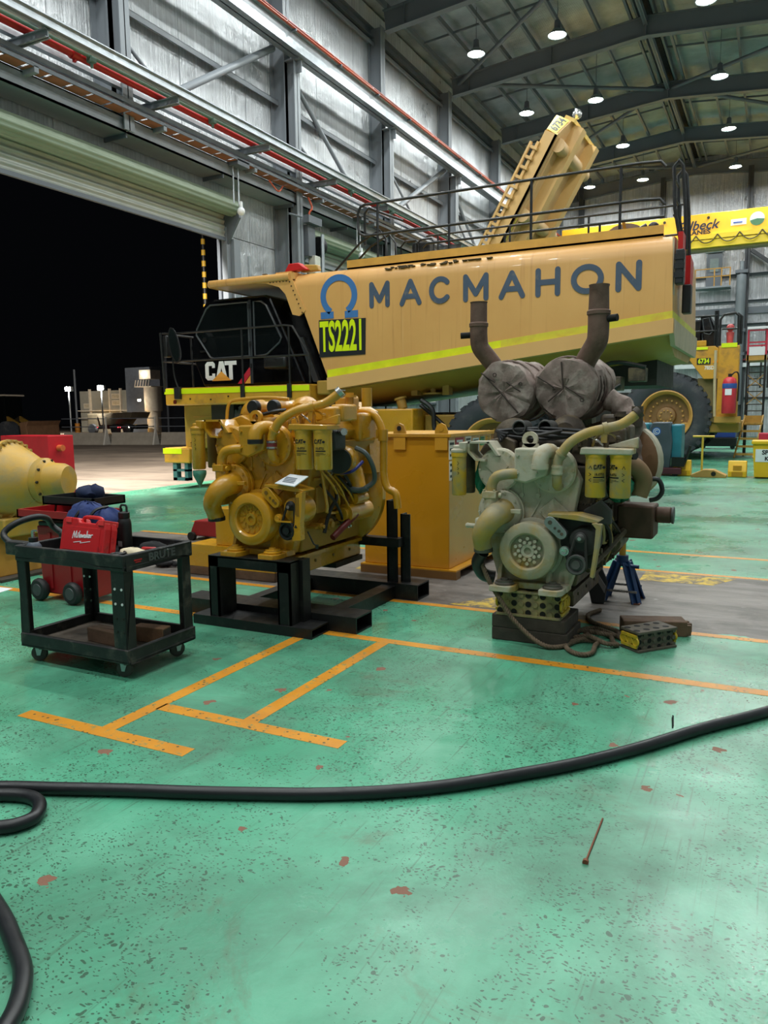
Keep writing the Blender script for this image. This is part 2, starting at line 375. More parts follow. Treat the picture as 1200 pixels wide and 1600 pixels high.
for y in CY[2:]:                                               # crane columns that carry the runway beam
    MB().ibeam((-13.35, y, 0 if y > 17.9 else 8.05), (-13.35, y, 12.1), .3, .36, .03, up=(1, 0, 0)).build('crane_column', steel_grey, WL, 0)
    MB().bx(-13.9, -13.0, y - .02, y + .02, 11.75, 12.1).bx(-13.5, -13.0, y - .16, y + .16, 12.08, 12.12).build('stiffener', steel_grey, WL, 0)
for z in (6.75, 11.08, 13.25, 15.2):
    for i in range(len(CY) - 1):
        if z == 6.75 and CY[i] < 13.7: continue
        ya = CY[i] if not (z == 6.75 and i == 2) else 17.9
        MB().bx(-14.04, -13.82, ya + .05, CY[i + 1] - .05, z - .012, z).bx(-13.84, -13.82, ya + .05, CY[i + 1] - .05, z - .14, z).build('girt', steel_grey, WL, 0)
MB().ibeam((-13.05, -9, 12.45), (-13.05, 53, 12.45), .4, .66, .035).build('runway_beam', galv, WL, 0)
MB().bx(-13.1, -13.0, -9, 53, 12.78, 12.86).build('crane_rail', galv, WL, 0)
orange = M('orange_conductor_rail', (196, 84, 50), .5)
for i in range(24): MB().bx(-12.93, -12.85, -9 + i * 2.6, -9 + i * 2.6 + 2.57, 12.72, 12.8).build('conductor_rail', orange, WL, 0)
for y in [-6 + 2.6 * i for i in range(23)]: MB().bx(-13.0, -12.84, y, y + .05, 12.66, 12.72).build('rail_clip', steel_dark, WL, 0)
MB().ibeam((-14.0, -9, 15.55), (-14.0, 53, 15.55), .3, .34, .03).build('eave_beam', steel_dark, WL, 0)
# cross bracing tubes
for a, b, r in (((-13.6, 15.75, 9.7), (-13.6, 19.9, 12.3), .1), ((-13.6, 28.2, 9.7), (-13.6, 32.9, 12.3), .1), ((-13.75, 21.0, 12.0), (-13.75, 24.9, 9.5), .07), ((-13.75, 33.8, 12.2), (-13.75, 37.6, 9.6), .07), ((-13.7, 13.9, 10.35), (-13.7, 15.6, 9.4), .045), ((-13.7, 20.95, 10.2), (-13.7, 23.0, 9.4), .045), ((-13.7, 27.2, 11.2), (-13.7, 30.0, 9.6), .045), ((-13.6, 41, 9.7), (-13.6, 46.4, 12.3), .1), ((-13.7, 34.0, 11.0), (-13.7, 36.5, 9.5), .045)):
    MB().tube([a, b], r, 10).build('brace', steel_grey, WL)
# door header beam, cable trays and pipe rack
HY0, HY1 = 3.5, 53
MB().bx(-14.0, -13.28, HY0, HY1, 8.03, 8.07).bx(-13.32, -13.28, HY0, HY1, 8.03, 8.36).bx(-14.0, -13.28, HY0, HY1, 8.33, 8.36).build('header_beam', steel_grey, WL, 0)
for y in (5.2, 9.5, 13.6, 17.0, 20.3, 23.6, 27, 30.3, 33.6, 37): MB().bx(-13.98, -13.3, y, y + .04, 7.93, 8.04).build('header_rib', steel_dark, WL, 0)
brick_c = M('rust_cable_tray', (150, 92, 62), .7, var=.2)
for i in range(72):
    y = 3.6 + i * .52; MB().bx(-13.27, -12.97, y, y + .44, 8.375, 8.39).build('tray_cover', brick_c, WL, 0)
MB().bx(-13.3, -13.28, HY0, 41, 8.38, 8.44).bx(-12.97, -12.95, HY0, 41, 8.38, 8.44).build('cable_tray', steel_dark, WL, 0)
MB().tube([(-13.2, HY0, 8.55), (-13.2, 53, 8.55)], .055, 10).build('white_pipe', galv, WL)
MB().bx(-13.3, -13.16, HY0, 53, 8.62, 8.72).build('galvanised_channel', galv, WL, 0)
for y in [4 + 3.5 * i for i in range(14)]: MB().bx(-13.35, -12.95, y - .05, y + .05, 8.28, 8.4).build('tray_bracket', steel_grey, WL, 0)
MB().tube([(-13.0, HY0, 9.0), (-13.0, 53, 9.0)], .085, 12).build('red_fire_pipe', red_pt, WL)
green_p = M('green_grey_pipe', (96, 120, 108), .45)
MB().tube([(-12.82, HY0, 9.02), (-12.82, 53, 9.02)], .05, 10).build('green_air_pipe', green_p, WL)
for x in (-12.68, -12.56): MB().tube([(x, HY0, 9.0), (x, 53, 9.0)], .03, 8).build('galvanised_conduit', galv, WL)
MB().bx(-13.34, -13.2, HY0, 53, 8.9, 9.06).build('rear_channel', galv, WL, 0)
MB().bx(-12.42, -12.4, HY0, 53, 8.9, 9.1).bx(-12.48, -12.34, HY0, 53, 8.9, 8.92).bx(-12.48, -12.34, HY0, 53, 9.08, 9.1).build('rack_rail', galv, WL, 0)
for i in range(14):
    y = .3 + 3.52 * i; MB().bx(-13.72, -12.42, y - .012, y + .012, 8.74, 8.9).bx(-13.72, -12.42, y - .06, y + .06, 8.88, 8.9).bx(-13.72, -12.42, y - .06, y + .06, 8.74, 8.755).build('rack_bracket', steel_grey, WL, 0)
for y in (12.2, 16, 23, 26): MB().bx(-12.9, -12.74, y, y + .12, 8.9, 9.12).cyl((-12.82, y + .06, 8.8), (-12.82, y + .06, 8.95), .03, n=8).build('valve', green_p, WL)
for y in (11.9, 18.2, 25): MB().cyl((-13, y, 9), (-13, y + .16, 9), .11, n=12).cyl((-13, y + .08, 8.85), (-13, y + .08, 9), .04, n=8).build('pipe_coupling', red_pt, WL)
# ---- roller doors
def corr(z0, z1, x, y0, y1, pitch, amp, n=7):
    vs = []; fs = []; m = int((z1 - z0) / pitch * n)
    for i in range(m + 1):
        z = z0 + (z1 - z0) * i / m; t = (z - z0) / pitch; xx = x + amp * (abs((t % 1) - .5) * 4 - 1 if False else cos(2 * pi * t))
        vs += [(xx, y0, z), (xx, y1, z)]
    for i in range(m): fs.append((2 * i, 2 * i + 1, 2 * i + 3, 2 * i + 2))
    return vs, fs
cur_m = M('pale_grey_roller_curtain', (176, 180, 172), .42, .2, var=.06, vs=2); drum_m = M('pale_green_roller_drum', (126, 140, 118), .42, .15, var=.06, vs=2)
def roller(name, y0, y1, zb, jx):
    t = sroot(name)
    vs, fs = corr(zb, 7.36, -13.9, y0, y1, .145, .02); MB().add(vs, fs).build('curtain', cur_m, t, 60)
    MB().bx(-13.94, -13.86, y0, y1, zb - .09, zb).build('bottom_bar', steel_dark, t, 0)
    prof = []
    for i in range(49):
        a = 2 * pi * i / 48; prof.append((-13.62 + (.235 + .012 * cos(a * 12)) * cos(a), 7.38 + (.235 + .012 * cos(a * 12)) * sin(a)))
    MB().prism(prof[:-1], (0, y0, 0), X_, Z_, (0, y1 - y0, 0)).build('drum', drum_m, t, 50)
    for y, s in ((y0, -1), (y1, 1)):
        MB().xz([(-13.98, 7.45), (-13.45, 7.45), (-13.4, 7.1), (-13.9, 6.35), (-13.98, 6.35)], y + s * .02, y + s * .1).build('drum_bracket', steel_dark, t, 0)
        MB().bx(-14.02, -13.84, min(y, y + s * .16), max(y, y + s * .16), 0, 6.9).build('guide_rail', steel_grey, t, 0)
    return t
roller('door_1', 4.8, 17.75, 6.62, 0)
D2 = roller('door_2', 21.6, 32.6, 2.2, 0)
# wall between the doors: electrical boxes, conduit, hanging lamps, chain hoist
J = WL
MB().bx(-14.02, -13.72, 17.92, 18.2, 0, 6.6).build('door_jamb', steel_grey, J, 0)
MB().tube([(-13.6, 18.45, 0), (-13.6, 18.45, 6.2)], .05, 8).build('downpipe', galv, J)
MB().bx(-13.3, -13.05, 20.75, 21.15, 6.55, 7.5).build('electrical_box', steel_dark, J, bev=.02)
MB().bx(-13.2, -12.95, 20.95, 21.25, 6.0, 6.6).build('switch_box', M('pale_box', (190, 190, 178), .5), J, bev=.02)
MB().tube([(-12.95, 21.4, 0), (-12.95, 21.4, 7.3)], .055, 8).build('vertical_conduit', galv, J)
MB().tube([(-13.1, 20.85, 8.3), (-13.0, 20.9, 8.0), (-13.05, 20.8, 7.8), (-13.0, 20.95, 7.55)], .03, 6, 5).build('orange_cable', orange, J)
MB().tube([(-13.1, 18.8, 8.3), (-13.0, 19.1, 8.05), (-13.1, 19.5, 8.3)], .02, 6, 5).build('orange_cable', orange, J)
MB().bx(-13.1, -12.9, 20.55, 21.3, 7.5, 7.72).tube([(-13, 20.3, 7.6), (-13, 19.6, 7.55)], .03, 6).build('cable_bracket', steel_dark, J)
MB().ball((-13.0, 20.75, 6.05), .13).tube([(-13, 20.75, 6.0), (-12.9, 20.8, 5.7), (-13, 20.9, 5.6)], .03, 6, 4).build('valve_gauge', M('brass_valve', (170, 160, 130), .4, .5), J)
MB().bx(-13.0, -12.7, 21.75, 21.95, 5.9, 6.05).cyl((-12.8, 21.95, 5.98), (-12.6, 22.2, 5.9), .09, n=10).build('red_siren', red_pt, J)
MB().lathe([(.05, 0), (.3, .02), (.34, .1), (.3, .18), (.05, .2)], (-13.3, 21.6, 7.0), Y_, 20).build('door_chain_wheel', black_st, J)
for y in (17.3, 24.1):
    for dy in (0, .22): MB().tube([(-13.2, y + dy, 8.3), (-13.2, y + dy, 7.35)], .02, 6).build('hanger_rod', galv, J)
    MB().ball((-13.2, y + .3, 7.2), .11).cyl((-13.2, y + .3, 7.2), (-13.2, y + .3, 7.45), .05, n=8).build('bulkhead_lamp', white_pt, J)
    MB().bx(-13.3, -12.95, y - .1, y + .4, 8.28, 8.42).build('hanger_plate', steel_dark, J, 0)
# ------------------------------------------------------------------ roof
XR = -5.3; EZ, RZ = 15.45, 16.2; XR2 = 3.5                     # rafter underside at eave and ridge
def roof_mat():
    k = NT('roof_foil_and_mesh'); p = k.coord()
    s = k.n('ShaderNodeTexWave', {'Vector': k.mp(p, (.12, 1, .1)), 'Scale': 5.5, 'Distortion': 2.2, 'Detail': 3.0, 'Detail Scale': 2.0}, bands_direction='Y').outputs['Fac']
    n = k.noise(p, .9, 5, .6); c = k.mix(k.ramp(n, .3, .7), lin((150, 160, 166)), lin((198, 206, 210)))
    return k.set(col=c, metal=.85, rough=k.ramp(n, .3, .7, .34, .5), nrm=k.bump(k.math('ADD', s, k.math('MULTIPLY', k.noise(p, 6, 5), .8)), .8, .05))
RM = roof_mat()
CE = MB().add([(-14.3, -9, EZ + 1.08), (XR, -9, RZ + 1.12), (XR, 53.6, RZ + 1.12), (-14.3, 53.6, EZ + 1.08), (XR2, -9, EZ + 1.08), (XR2, 53.6, EZ + 1.08),
               (-14.3, -9, EZ + 1.2), (XR, -9, RZ + 1.24), (XR, 53.6, RZ + 1.24), (-14.3, 53.6, EZ + 1.2), (XR2, -9, EZ + 1.2), (XR2, 53.6, EZ + 1.2)],
              [(0, 1, 2, 3), (1, 4, 5, 2), (6, 7, 8, 9), (7, 10, 11, 8), (0, 6, 9, 3), (4, 10, 11, 5), (0, 1, 7, 6), (1, 4, 10, 7), (3, 2, 8, 9), (2, 5, 11, 8)]).build('ceiling', RM, sharp=0); struct(CE)
raf = M('rafter_paint', (104, 110, 116), .5, var=.06, vs=1)
zr = lambda x: EZ + (RZ - EZ) * (1 - abs(x - XR) / (XR + 13.5))
for y in CY:
    for xa, xb in ((-13.4, XR), (XR, XR2)):
        MB().ibeam((xa, y, zr(xa) + .36), (xb, y, zr(xb) + .36), .3, .74, .03).build('rafter', raf, CE, 0)
    MB().bx(XR - .03, XR + .03, y - .15, y + .15, RZ - .02, RZ + .74).build('ridge_plate', raf, CE, 0)
    for x in (-12.6, -9): MB().bx(x - .012, x + .012, y - .14, y + .14, zr(x), zr(x) + .72).build('stiffener', raf, CE, 0)
px = [-13.3 + 1.24 * i for i in range(14)]
for x in px:
    if abs(x - XR) < .3: continue
    for i in range(len(CY) - 1):
        MB().bx(x - .012, x + .012, CY[i] + .02, CY[i + 1] - .02, zr(x) + .74, zr(x) + .98).bx(x - .05, x + .05, CY[i] + .02, CY[i + 1] - .02, zr(x) + .735, zr(x) + .76).build('purlin', raf, CE, 0)
for i in range(len(CY) - 1):                                   # sag rods across the purlins
    ym = (CY[i] + CY[i + 1]) / 2
    for xa, xb in ((-13.3, XR - .3), (XR + .3, XR2)): MB().beam((xa, ym, zr(xa) + .9), (xb, ym, zr(xb) + .9), .05, .08).build('bridging_bar', raf, CE, 0)
for dx in (-.32, .32): MB().bx(XR + dx - .04, XR + dx + .04, -9, 53.4, RZ + .72, RZ + 1.0).build('ridge_purlin', raf, CE, 0)
MB().bx(XR - .16, XR + .16, -9, 53.4, RZ + .98, RZ + 1.05).build('ridge_vent', M('dark_vent', (18, 19, 20), .8), CE, 0)
MB().ibeam((XR, -9, RZ + .5), (XR, 53.4, RZ + .5), .16, .22, .02).build('ridge_strut', raf, CE, 0)
for i in range(3, len(CY) - 1):                                # roof bracing tubes
    z = lambda x: zr(x) + .45
    a, b = CY[i], CY[i + 1]
    MB().tube([(-13.1, a, z(-13.1)) if i % 2 else (-13.1, b, z(-13.1)), (XR - .2, b if i % 2 else a, z(XR))], .085, 10).build('roof_brace', raf, CE)
    MB().tube([(XR + .2, b if i % 2 else a, z(XR)), (3.3, a if i % 2 else b, z(3.3))], .085, 10).build('roof_brace', raf, CE)
# ------------------------------------------------------------------ rear wall
YB = 53.5
WB = MB().bx(-14.3, 3.5, YB + .2, YB + .3, 0, 17.4).build('wall_back', steel_dark, sharp=0); struct(WB)
gz = [0, 2.4, 5.2, 6.9, 8.3, 9.9, 11.6, 13.4, 17.2]
for i in range(15):
    xa = -14.2 + i * 1.18
    for j in range(len(gz) - 1): MB().bx(xa + .006, xa + 1.174, YB + .05 + .01 * (i % 2), YB + .1, gz[j] + .01, gz[j + 1] - .01).build('foil_panel', FOILB, WB, 0)
for z in gz[1:-1]: MB().bx(-14.2, 3.5, YB - .02, YB + .04, z - .09, z + .07).bx(-14.2, 3.5, YB - .2, YB, z + .05, z + .07).build('girt', steel_dark, WB, 0)
MB().bx(-14.2, 3.5, YB - .1, YB + .04, 7.55, 7.95).build('girt', steel_dark, WB, 0)
for x in (-12.2, -7.1, -2.1, 2.6): MB().ibeam((x, YB - .25, 0), (x, YB - .25, 16.2), .3, .36, .03, up=(0, 1, 0)).build('wall_column', M('dark_column', (60, 62, 66), .5), WB, 0)
MB().beam((-1.9, YB - .3, 11.3), (.8, YB - .3, 9.2), .2, .2).build('brace', M('dark_column', (60, 62, 66)), WB, 0)
MB().cyl((-2.35, YB - .8, 2), (-2.35, YB - .8, 9.8), .28, n=16).cyl((-2.35, YB - .8, 9.8), (-2.35, YB - .8, 10.6), .13, n=10).build('grey_stack_pipe', steel_grey, WB)
for z in (9.9, 6.4, 5.0): MB().bx(-2.7, -2.0, YB - 1.0, YB - .5, z, z + .18).build('pipe_clamp', steel_dark, WB, 0)
MB().bx(-.9, -.1, YB - .9, YB - .5, 6.2, 6.9).bx(-.7, -.6, YB - .8, YB - .7, 3, 6.2).bx(-.4, -.3, YB - .8, YB - .7, 3, 6.2).bx(-1.1, -1.0, YB - .8, YB - .7, 3, 5.6).build('hanging_rack', black_st, WB, 0)
MB().bx(-6, 3.5, YB - .7, YB - .4, 4.3, 4.55).build('white_beam', white_pt, WB, 0)
MB().bx(-6, 3.5, YB - .7, YB - .4, 4.7, 4.8).build('red_beam', M('dark_red_beam', (120, 30, 36), .5), WB, 0)
# small access platform with a door, high on the rear wall
PF = thing('access_platform', 'small railed access platform with a grey door high on the rear foil wall', 'platform', (-3.95, YB - .9, 9.2))
MB().bx(-1.0, 1.0, -.3, .85, -.1, 0).build('deck', steel_grey, PF, 0)
f = MB().bx(-.45, .45, .7, .8, 0, 2.1).build('door', steel_dark, PF, 0); MB().bx(-.25, .25, .66, .7, 1.0, 1.8).build('door_pane', M('grey_pane', (120, 132, 132), .15), f, 0)
MB().bx(-.55, .55, .6, .85, 2.15, 2.6).build('door_hood', galv, PF, bev=.05)
for x in (-.98, .1, .5, .98): MB().bx(x - .03, x + .03, -.3, -.24, 0, 1.05).build('rail_post', M('rail_yellow', (190, 140, 50), .5), PF, 0)
for z in (.55, 1.02): MB().bx(-1, 1, -.3, -.25, z, z + .05).build('rail', M('rail_yellow', (190, 140, 50), .5), PF, 0)
# unseen walls of the hall, right and behind, so that the room is closed
WR = MB().bx(3.5, 3.7, -9, 53.6, 0, 17.4).build('wall_right', foil_mat('foil_right', (200, 204, 208)), sharp=0); struct(WR)
WF = MB().bx(-14.3, 3.7, -9.2, -9, 0, 17.4).build('wall_front', foil_mat('foil_front', (200, 204, 208), 0), sharp=0); struct(WF)
# ------------------------------------------------------------------ high bay lamps seen in the picture
lens = EM('lamp_lens', (240, 255, 250), 40)
def make_lamp(hang):
    t = thing('high_bay_lamp', '', 'lamp')
    MB().lathe([(.05, .42), (.1, .38), (.12, .1), (.13, .08)], (0, 0, 0), Z_, 16).build('driver_housing', steel_dark, t)
    MB().lathe([(.12, .1), (.17, .05), (.33, -.12), (.34, -.12), (.18, .07), (.12, .11)], (0, 0, 0), Z_, 20, caps=False).build('reflector', galv, t)
    MB().lathe([(.0, -.1), (.3, -.1), (.3, -.09), (0, -.08)], (0, 0, 0), Z_, 20).build('lens', lens, t)
    MB().cyl((0, 0, .4), (0, 0, hang), .012, n=6).build('hanging_cable', steel_dark, t)
    return t
rows = ('row by the left wall', 'row over the raised tray', 'row just right of the ridge')
for ix in range(3):
    first = None
    for n, y in enumerate(LAMP_Y[4:]):
        x = LAMP_X[ix]; o = tree(first) if first else make_lamp(zr(x) + 1.1 - LZ)
        first = first or o
        o.location = (x, y, LZ); o['group'] = 'high bay lamps under the roof'
        o['label'] = 'lit high bay lamp, %s back in the %s' % (ORD[n], rows[ix])
# ------------------------------------------------------------------ overhead travelling crane
crane_y = M('crane_yellow', (246, 182, 20), .42, var=.04); crane_b = M('crane_bright_yellow', (250, 214, 20), .42, var=.04)
CR = thing('bridge_crane', 'yellow overhead bridge crane with maker lettering and festoon cables across the far hall', 'crane', (0, 50, 0))
MB().bx(-12.6, 3.2, -.3, .3, 11.75, 12.95).build('girder', crane_y, CR, bev=.03)
MB().bx(-12.6, 3.2, -.7, -.35, 11.45, 11.7).bx(-12.9, 3.2, -.6, -.3, 11.0, 11.42).build('cable_track', crane_b, CR, 0)
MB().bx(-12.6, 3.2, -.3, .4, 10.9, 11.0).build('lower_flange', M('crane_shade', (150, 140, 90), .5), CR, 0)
for i in range(9):
    x = -7 + i * 1.15; MB().tube([(x, -.75, 11.66), (x + .3, -.8, 11.3), (x + .6, -.82, 11.2), (x + .9, -.8, 11.32), (x + 1.15, -.75, 11.66)], .035, 6, 4).build('festoon_cable', M('festoon_dark', (70, 58, 20), .5), CR)
navy = M('navy_ink', (24, 24, 52), .5)
text('Gilbeck', .74, 'lettering', navy, CR, (-4.72, -.32, 12.3), X_, Z_, 1, .004, .012, .3)
text('CRANES', .34, 'lettering', M('black_ink', (20, 18, 18), .5), CR, (-4.75, -.32, 11.92), X_, Z_, 1.25, .004, .012)
MB().bx(-2.9, -2.1, -.32, -.3, 12.12, 12.45).build('sticker', white_pt, CR, 0); MB().bx(-2.78, -2.3, -.335, -.32, 12.22, 12.3).build('sticker_mark', M('sticker_blue', (60, 90, 170), .5), CR, 0)
MB().cyl((-1.55, -.33, 12.35), (-1.55, -.3, 12.35), .38, n=24).build('round_badge', M('badge_pale', (206, 220, 206), .5), CR); MB().lathe([(0, 0), (.37, 0), (.37, .02), (0, .02)], (-1.55, -.35, 12.35), (0, -1, 0), 20, .2, 3.0).build('badge_mark', M('badge_green', (60, 110, 80), .5), CR)
for x in (-4.1, -6.5): MB().cyl((x, -.34, 12.7), (x, -.3, 12.7), .08, n=10).build('bolt', dark_metal, CR)
# ------------------------------------------------------------------ water truck
T = thing('water_truck', 'yellow mine water truck with a large lettered tank parked across the hall behind both engines', 'truck', (-4.92, 14.2, 0))
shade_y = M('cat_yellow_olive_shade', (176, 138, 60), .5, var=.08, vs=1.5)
W4 = 4.1
rows_ = [(2.05, 4.75, 4.72), (.5, 4.75, 4.72), (.22, 4.72, 4.69), (.08, 4.64, 4.6), (.015, 4.52, 4.48), (0, 4.4, 4.36), (0, 2.5, 3.28)]
uL = lambda z: -4.5 + (4.72 - z) * .4
def tank():
    b = MB(); R = rows_ + [(W4 - y, a, c) for y, a, c in rows_[::-1]]
    vs = []
    for y, zl, zr_ in R: vs += [(uL(zl), y, zl), (3.2 + (4.7 - zr_) * .03, y, zr_)]
    fs = [(2 * i, 2 * i + 1, 2 * i + 3, 2 * i + 2) for i in range(len(R) - 1)]
    fs += [tuple(2 * i for i in range(len(R))), tuple(2 * i + 1 for i in range(len(R)))[::-1], (0, 1, 2 * len(R) - 1, 2 * len(R) - 2)]
    return b.add(vs, fs)
tank_o = tank().build('tank', tank_tan, T, 50)
def strip(u0, za0, za1, u1, zb0, zb1, y0, y1): return MB().xz([(u0, za0), (u1, zb0), (u1, zb1), (u0, za1)], y0, y1)
strip(-3.62, 2.5, 2.66, 3.24, 3.29, 3.42, -.008, .0).build('reflective_stripe', hi_vis2, T, 0)
strip(-3.62, 2.5, 2.66, .2, 2.94, 3.08, -.009, .0).build('reflective_stripe', M('bright_tape', (216, 226, 30), .45), T, 0)
MB().bx(3.235, 3.245, 0, W4, 3.29, 3.42).build('reflective_stripe', hi_vis2, T, 0)
lip = M('tank_lip', (222, 172, 108), .45, var=.05, vs=1)
strip(-3.58, 2.24, 2.5, 3.27, 3.04, 3.29, -.1, .2).build('tank_lip', lip, T, 0)
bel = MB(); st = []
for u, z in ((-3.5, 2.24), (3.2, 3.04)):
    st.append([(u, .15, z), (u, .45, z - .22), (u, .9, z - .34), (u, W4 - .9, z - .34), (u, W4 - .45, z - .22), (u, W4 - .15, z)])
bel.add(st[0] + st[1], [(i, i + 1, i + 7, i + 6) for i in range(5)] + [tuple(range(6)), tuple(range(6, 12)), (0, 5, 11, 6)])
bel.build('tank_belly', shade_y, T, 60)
MB().yz([(0, 3.28), (W4, 3.28), (W4, 3.1), (W4 - .2, 2.85), (.2, 2.85), (0, 3.04)], 3.2, 3.28).build('rear_apron', M('dusty_grey_tan', (184, 166, 138), .6), T, 0)
MB().xz([(-4.9, 4.78), (-4.5, 4.78), (-4.5, 4.6), (-4.9, 4.6)], .05, W4).xz([(-6.62, 4.74), (-4.4, 4.74), (-4.4, 4.6), (-6.62, 4.6)], 0, W4).tube([(-6.66, 0, 4.67), (-6.66, W4, 4.67)], .085, 10).tube([(-6.66, -.01, 4.67), (-4.5, -.01, 4.66)], .08, 10).build('canopy', tank_tan, T, 50)
g = MB().xz([(-5.5, 4.6), (-4.44, 4.6), (-4.12, 3.92), (-4.28, 3.82), (-4.45, 3.86), (-4.62, 4.3), (-4.78, 4.46), (-5.1, 4.56)], -.02, .02).build('gusset_plate', tank_tan, T, 0)
rv = MB()
for i in range(8): rv.cyl((-4.5 + .3 * i / 7, -.035, 4.55 - .66 * i / 7), (-4.5 + .3 * i / 7, -.02, 4.55 - .66 * i / 7), .014, n=6)
for i in range(6): rv.cyl((-5.0 + .42 * i / 5, -.035, 4.57), (-5.0 + .42 * i / 5, -.02, 4.57), .012, n=6)
rv.build('rivets', dark_metal, T)['kind'] = 'stuff'
MB().xz([(-4.72, 4.78), (-4.6, 4.95), (-4.35, 4.95), (-4.15, 4.8)], .1, .3).build('hose_reel_bracket', red_pt, T, bev=.02)
MB().xz([(-4.4, 4.78), (-4.3, 4.93), (-3.98, 4.9), (-3.95, 4.78)], .25, .4).build('top_bracket', shade_y, T, bev=.02)
# lettering on the tank
ink = M('slate_blue_lettering', (70, 84, 104), .5, var=.12, vs=3, dirt=(128, 120, 110), damt=.12, ds=5)
def strokes(name, segs, w, mat, parent, O, U, Vv, d):
    b = MB(); O, U, Vv, d = V(O), V(U), V(Vv), V(d)
    j = 0
    for sg in segs:
        for (x0, y0), (x1, y1) in zip(sg, sg[1:]):
            j += 1
            a = atan2(y1 - y0, x1 - x0); pts = []
            for k in range(7): t = a + pi / 2 + pi * k / 6; pts.append((x0 + w / 2 * cos(t), y0 + w / 2 * sin(t)))
            for k in range(7): t = a - pi / 2 + pi * k / 6; pts.append((x1 + w / 2 * cos(t), y1 + w / 2 * sin(t)))
            b.prism(pts, O - d * .06 * j, U, Vv, d * (1 + .12 * j))
    return b.build(name, mat, parent, 0)
def arc(cx, cy, rx, ry, a0, a1, n=18): return [(cx + rx * cos(rad(a0 + (a1 - a0) * i / n)), cy + ry * sin(rad(a0 + (a1 - a0) * i / n))) for i in range(n + 1)]
GL = {'M': ([[(0, 0), (0, 1), (.5, .22), (1, 1), (1, 0)]], .44), 'A': ([[(0, 0), (.5, 1), (1, 0)], [(.2, .32), (.8, .32)]], .44),
      'C': ([arc(.5, .5, .5, .5, 42, 318)], .44), 'H': ([[(0, 0), (0, 1)], [(1, 0), (1, 1)], [(0, .5), (1, .5)]], .4), 'O': ([arc(.5, .5, .5, .5, 0, 360, 26)], .52), 'N': ([[(0, 0), (0, 1), (1, 0), (1, 1)]], .42)}
places = [(c, a + .05, b - a - .1) for c, a, b in (('M', -2.59, -2.13), ('A', -1.91, -1.43), ('C', -1.27, -.79), ('M', -.56, -.05), ('A', .15, .66), ('H', .85, 1.31), ('O', 1.5, 2.08), ('N', 2.28, 2.72))]
zb = lambda u: 3.91 - .013 * (u + 2.6); lh = .42
for ch, u0, wd in places:
    sg = [[(u0 + x * wd, zb(u0) + y * lh) for x, y in s] for s in GL[ch][0]]
    strokes('letter', sg, .1, ink, tank_o, (0, -.008, 0), X_, Z_, (0, .008, 0))
blue = M('omega_blue', (64, 116, 176), .45, var=.06, vs=2)
om = arc(-3.31, 4.17, .36, .36, -62, 242, 26)
b = MB(); ro, ri = .44, .31
for (a0) in range(26):
    t0, t1 = rad(-58 + 296 * a0 / 26), rad(-58 + 296 * (a0 + 1) / 26)
    b.prism([(-3.31 + ro * cos(t0), 4.17 + ro * sin(t0) * .98), (-3.31 + ro * cos(t1), 4.17 + ro * sin(t1) * .98), (-3.31 + ri * cos(t1), 4.17 + ri * sin(t1) * .98), (-3.31 + ri * cos(t0), 4.17 + ri * sin(t0) * .98)], (0, -.008, 0), X_, Z_, (0, .008, 0))
b.bx(-3.75, -3.44, -.008, 0, 3.72, 3.86).bx(-3.17, -2.86, -.008, 0, 3.71, 3.85).build('omega_emblem', blue, tank_o, 0)
pl = MB().xz([(-3.8, 3.7), (-2.68, 3.68), (-2.7, 2.95), (-3.8, 2.93)], -.012, 0).build('number_plate', M('plate_black', (24, 28, 30), .5), T, 0)
text('TS2221', .86, 'lettering', hi_vis, pl, (-3.25, -.014, 3.32), X_, Z_, .4, .003, .022)
# scratches along the top bend
k = NT('scuffed_paint'); pp = k.pos()
scr = MB()
rs = random.Random(3)
for a, z0, n in ((-2.05, 4.62, 16), (-1.1, 4.62, 22), (-.35, 4.63, 8), (-4.9, 4.76, 4)):
    for i in range(n):
        u = a + rs.uniform(-.4, .4); z = z0 + rs.uniform(-.02, .02)
        yy = .07 if z > 4.55 else 0
        scr.bx(u, u + rs.uniform(.02, .12), (.08 - (z - 4.6) * -.8 if z > 4.55 else 0) - .06, (.1 if z > 4.55 else 0), z, z + rs.uniform(.006, .018))
o = scr.build('scuff_marks', M('scuff', (98, 84, 64), .8), T, 0); o['kind'] = 'stuff'
# walkway and handrails on the tank
MB().bx(-3.3, 3.0, .35, .42, 4.72, 4.93).bx(-3.3, 3.0, .35, W4 - .4, 4.74, 4.78).build('walkway_kerb', M('kerb_yellow', (206, 158, 70), .45), T, 0)
def rail(name, pts, r=.024, parent=T, sm=0, mat=black_st, n=8): return MB().tube(pts, r, n, sm).build(name, mat, parent)
for z in (6.02, 5.4): rail('handrail', [(-2.9, .42, z), (2.6, .42, z), (2.92, .42, z - .02), (3.0, .42, z - .12)], .028)
rail('handrail', [(-1.6, .42, 4.78), (-1.6, .42, 5.02), (-1.5, .42, 5.1), (3, .42, 5.08)], .024)
for u in (-2.6, -1.02, .63, 2.25): rail('rail_post', [(u, .42, 4.75), (u, .42, 6.0)], .026)
for u in (-1.75, .12, 1.9): rail('rail_post', [(u, .42, 4.75), (u, .42, 5.1)], .022)
rail('handrail_loop', [(-2.9, .42, 5.4), (-3.02, .42, 5.46), (-3.06, .42, 5.6), (-3.06, .42, 5.85), (-3.0, .42, 5.98), (-2.9, .42, 6.02)], .028)
rail('handrail_loop', [(-3.1, .8, 5.3), (-3.1, .8, 5.95), (-3.0, .8, 6.05), (-2.2, .8, 5.7)], .028)
for z in (6.0, 5.4): rail('handrail', [(-2.9, W4 - .5, z), (3, W4 - .5, z)], .024)
for u in (-2.6, -.8, 1.0, 2.9): rail('rail_post', [(u, W4 - .5, 4.75), (u, W4 - .5, 6)], .024)
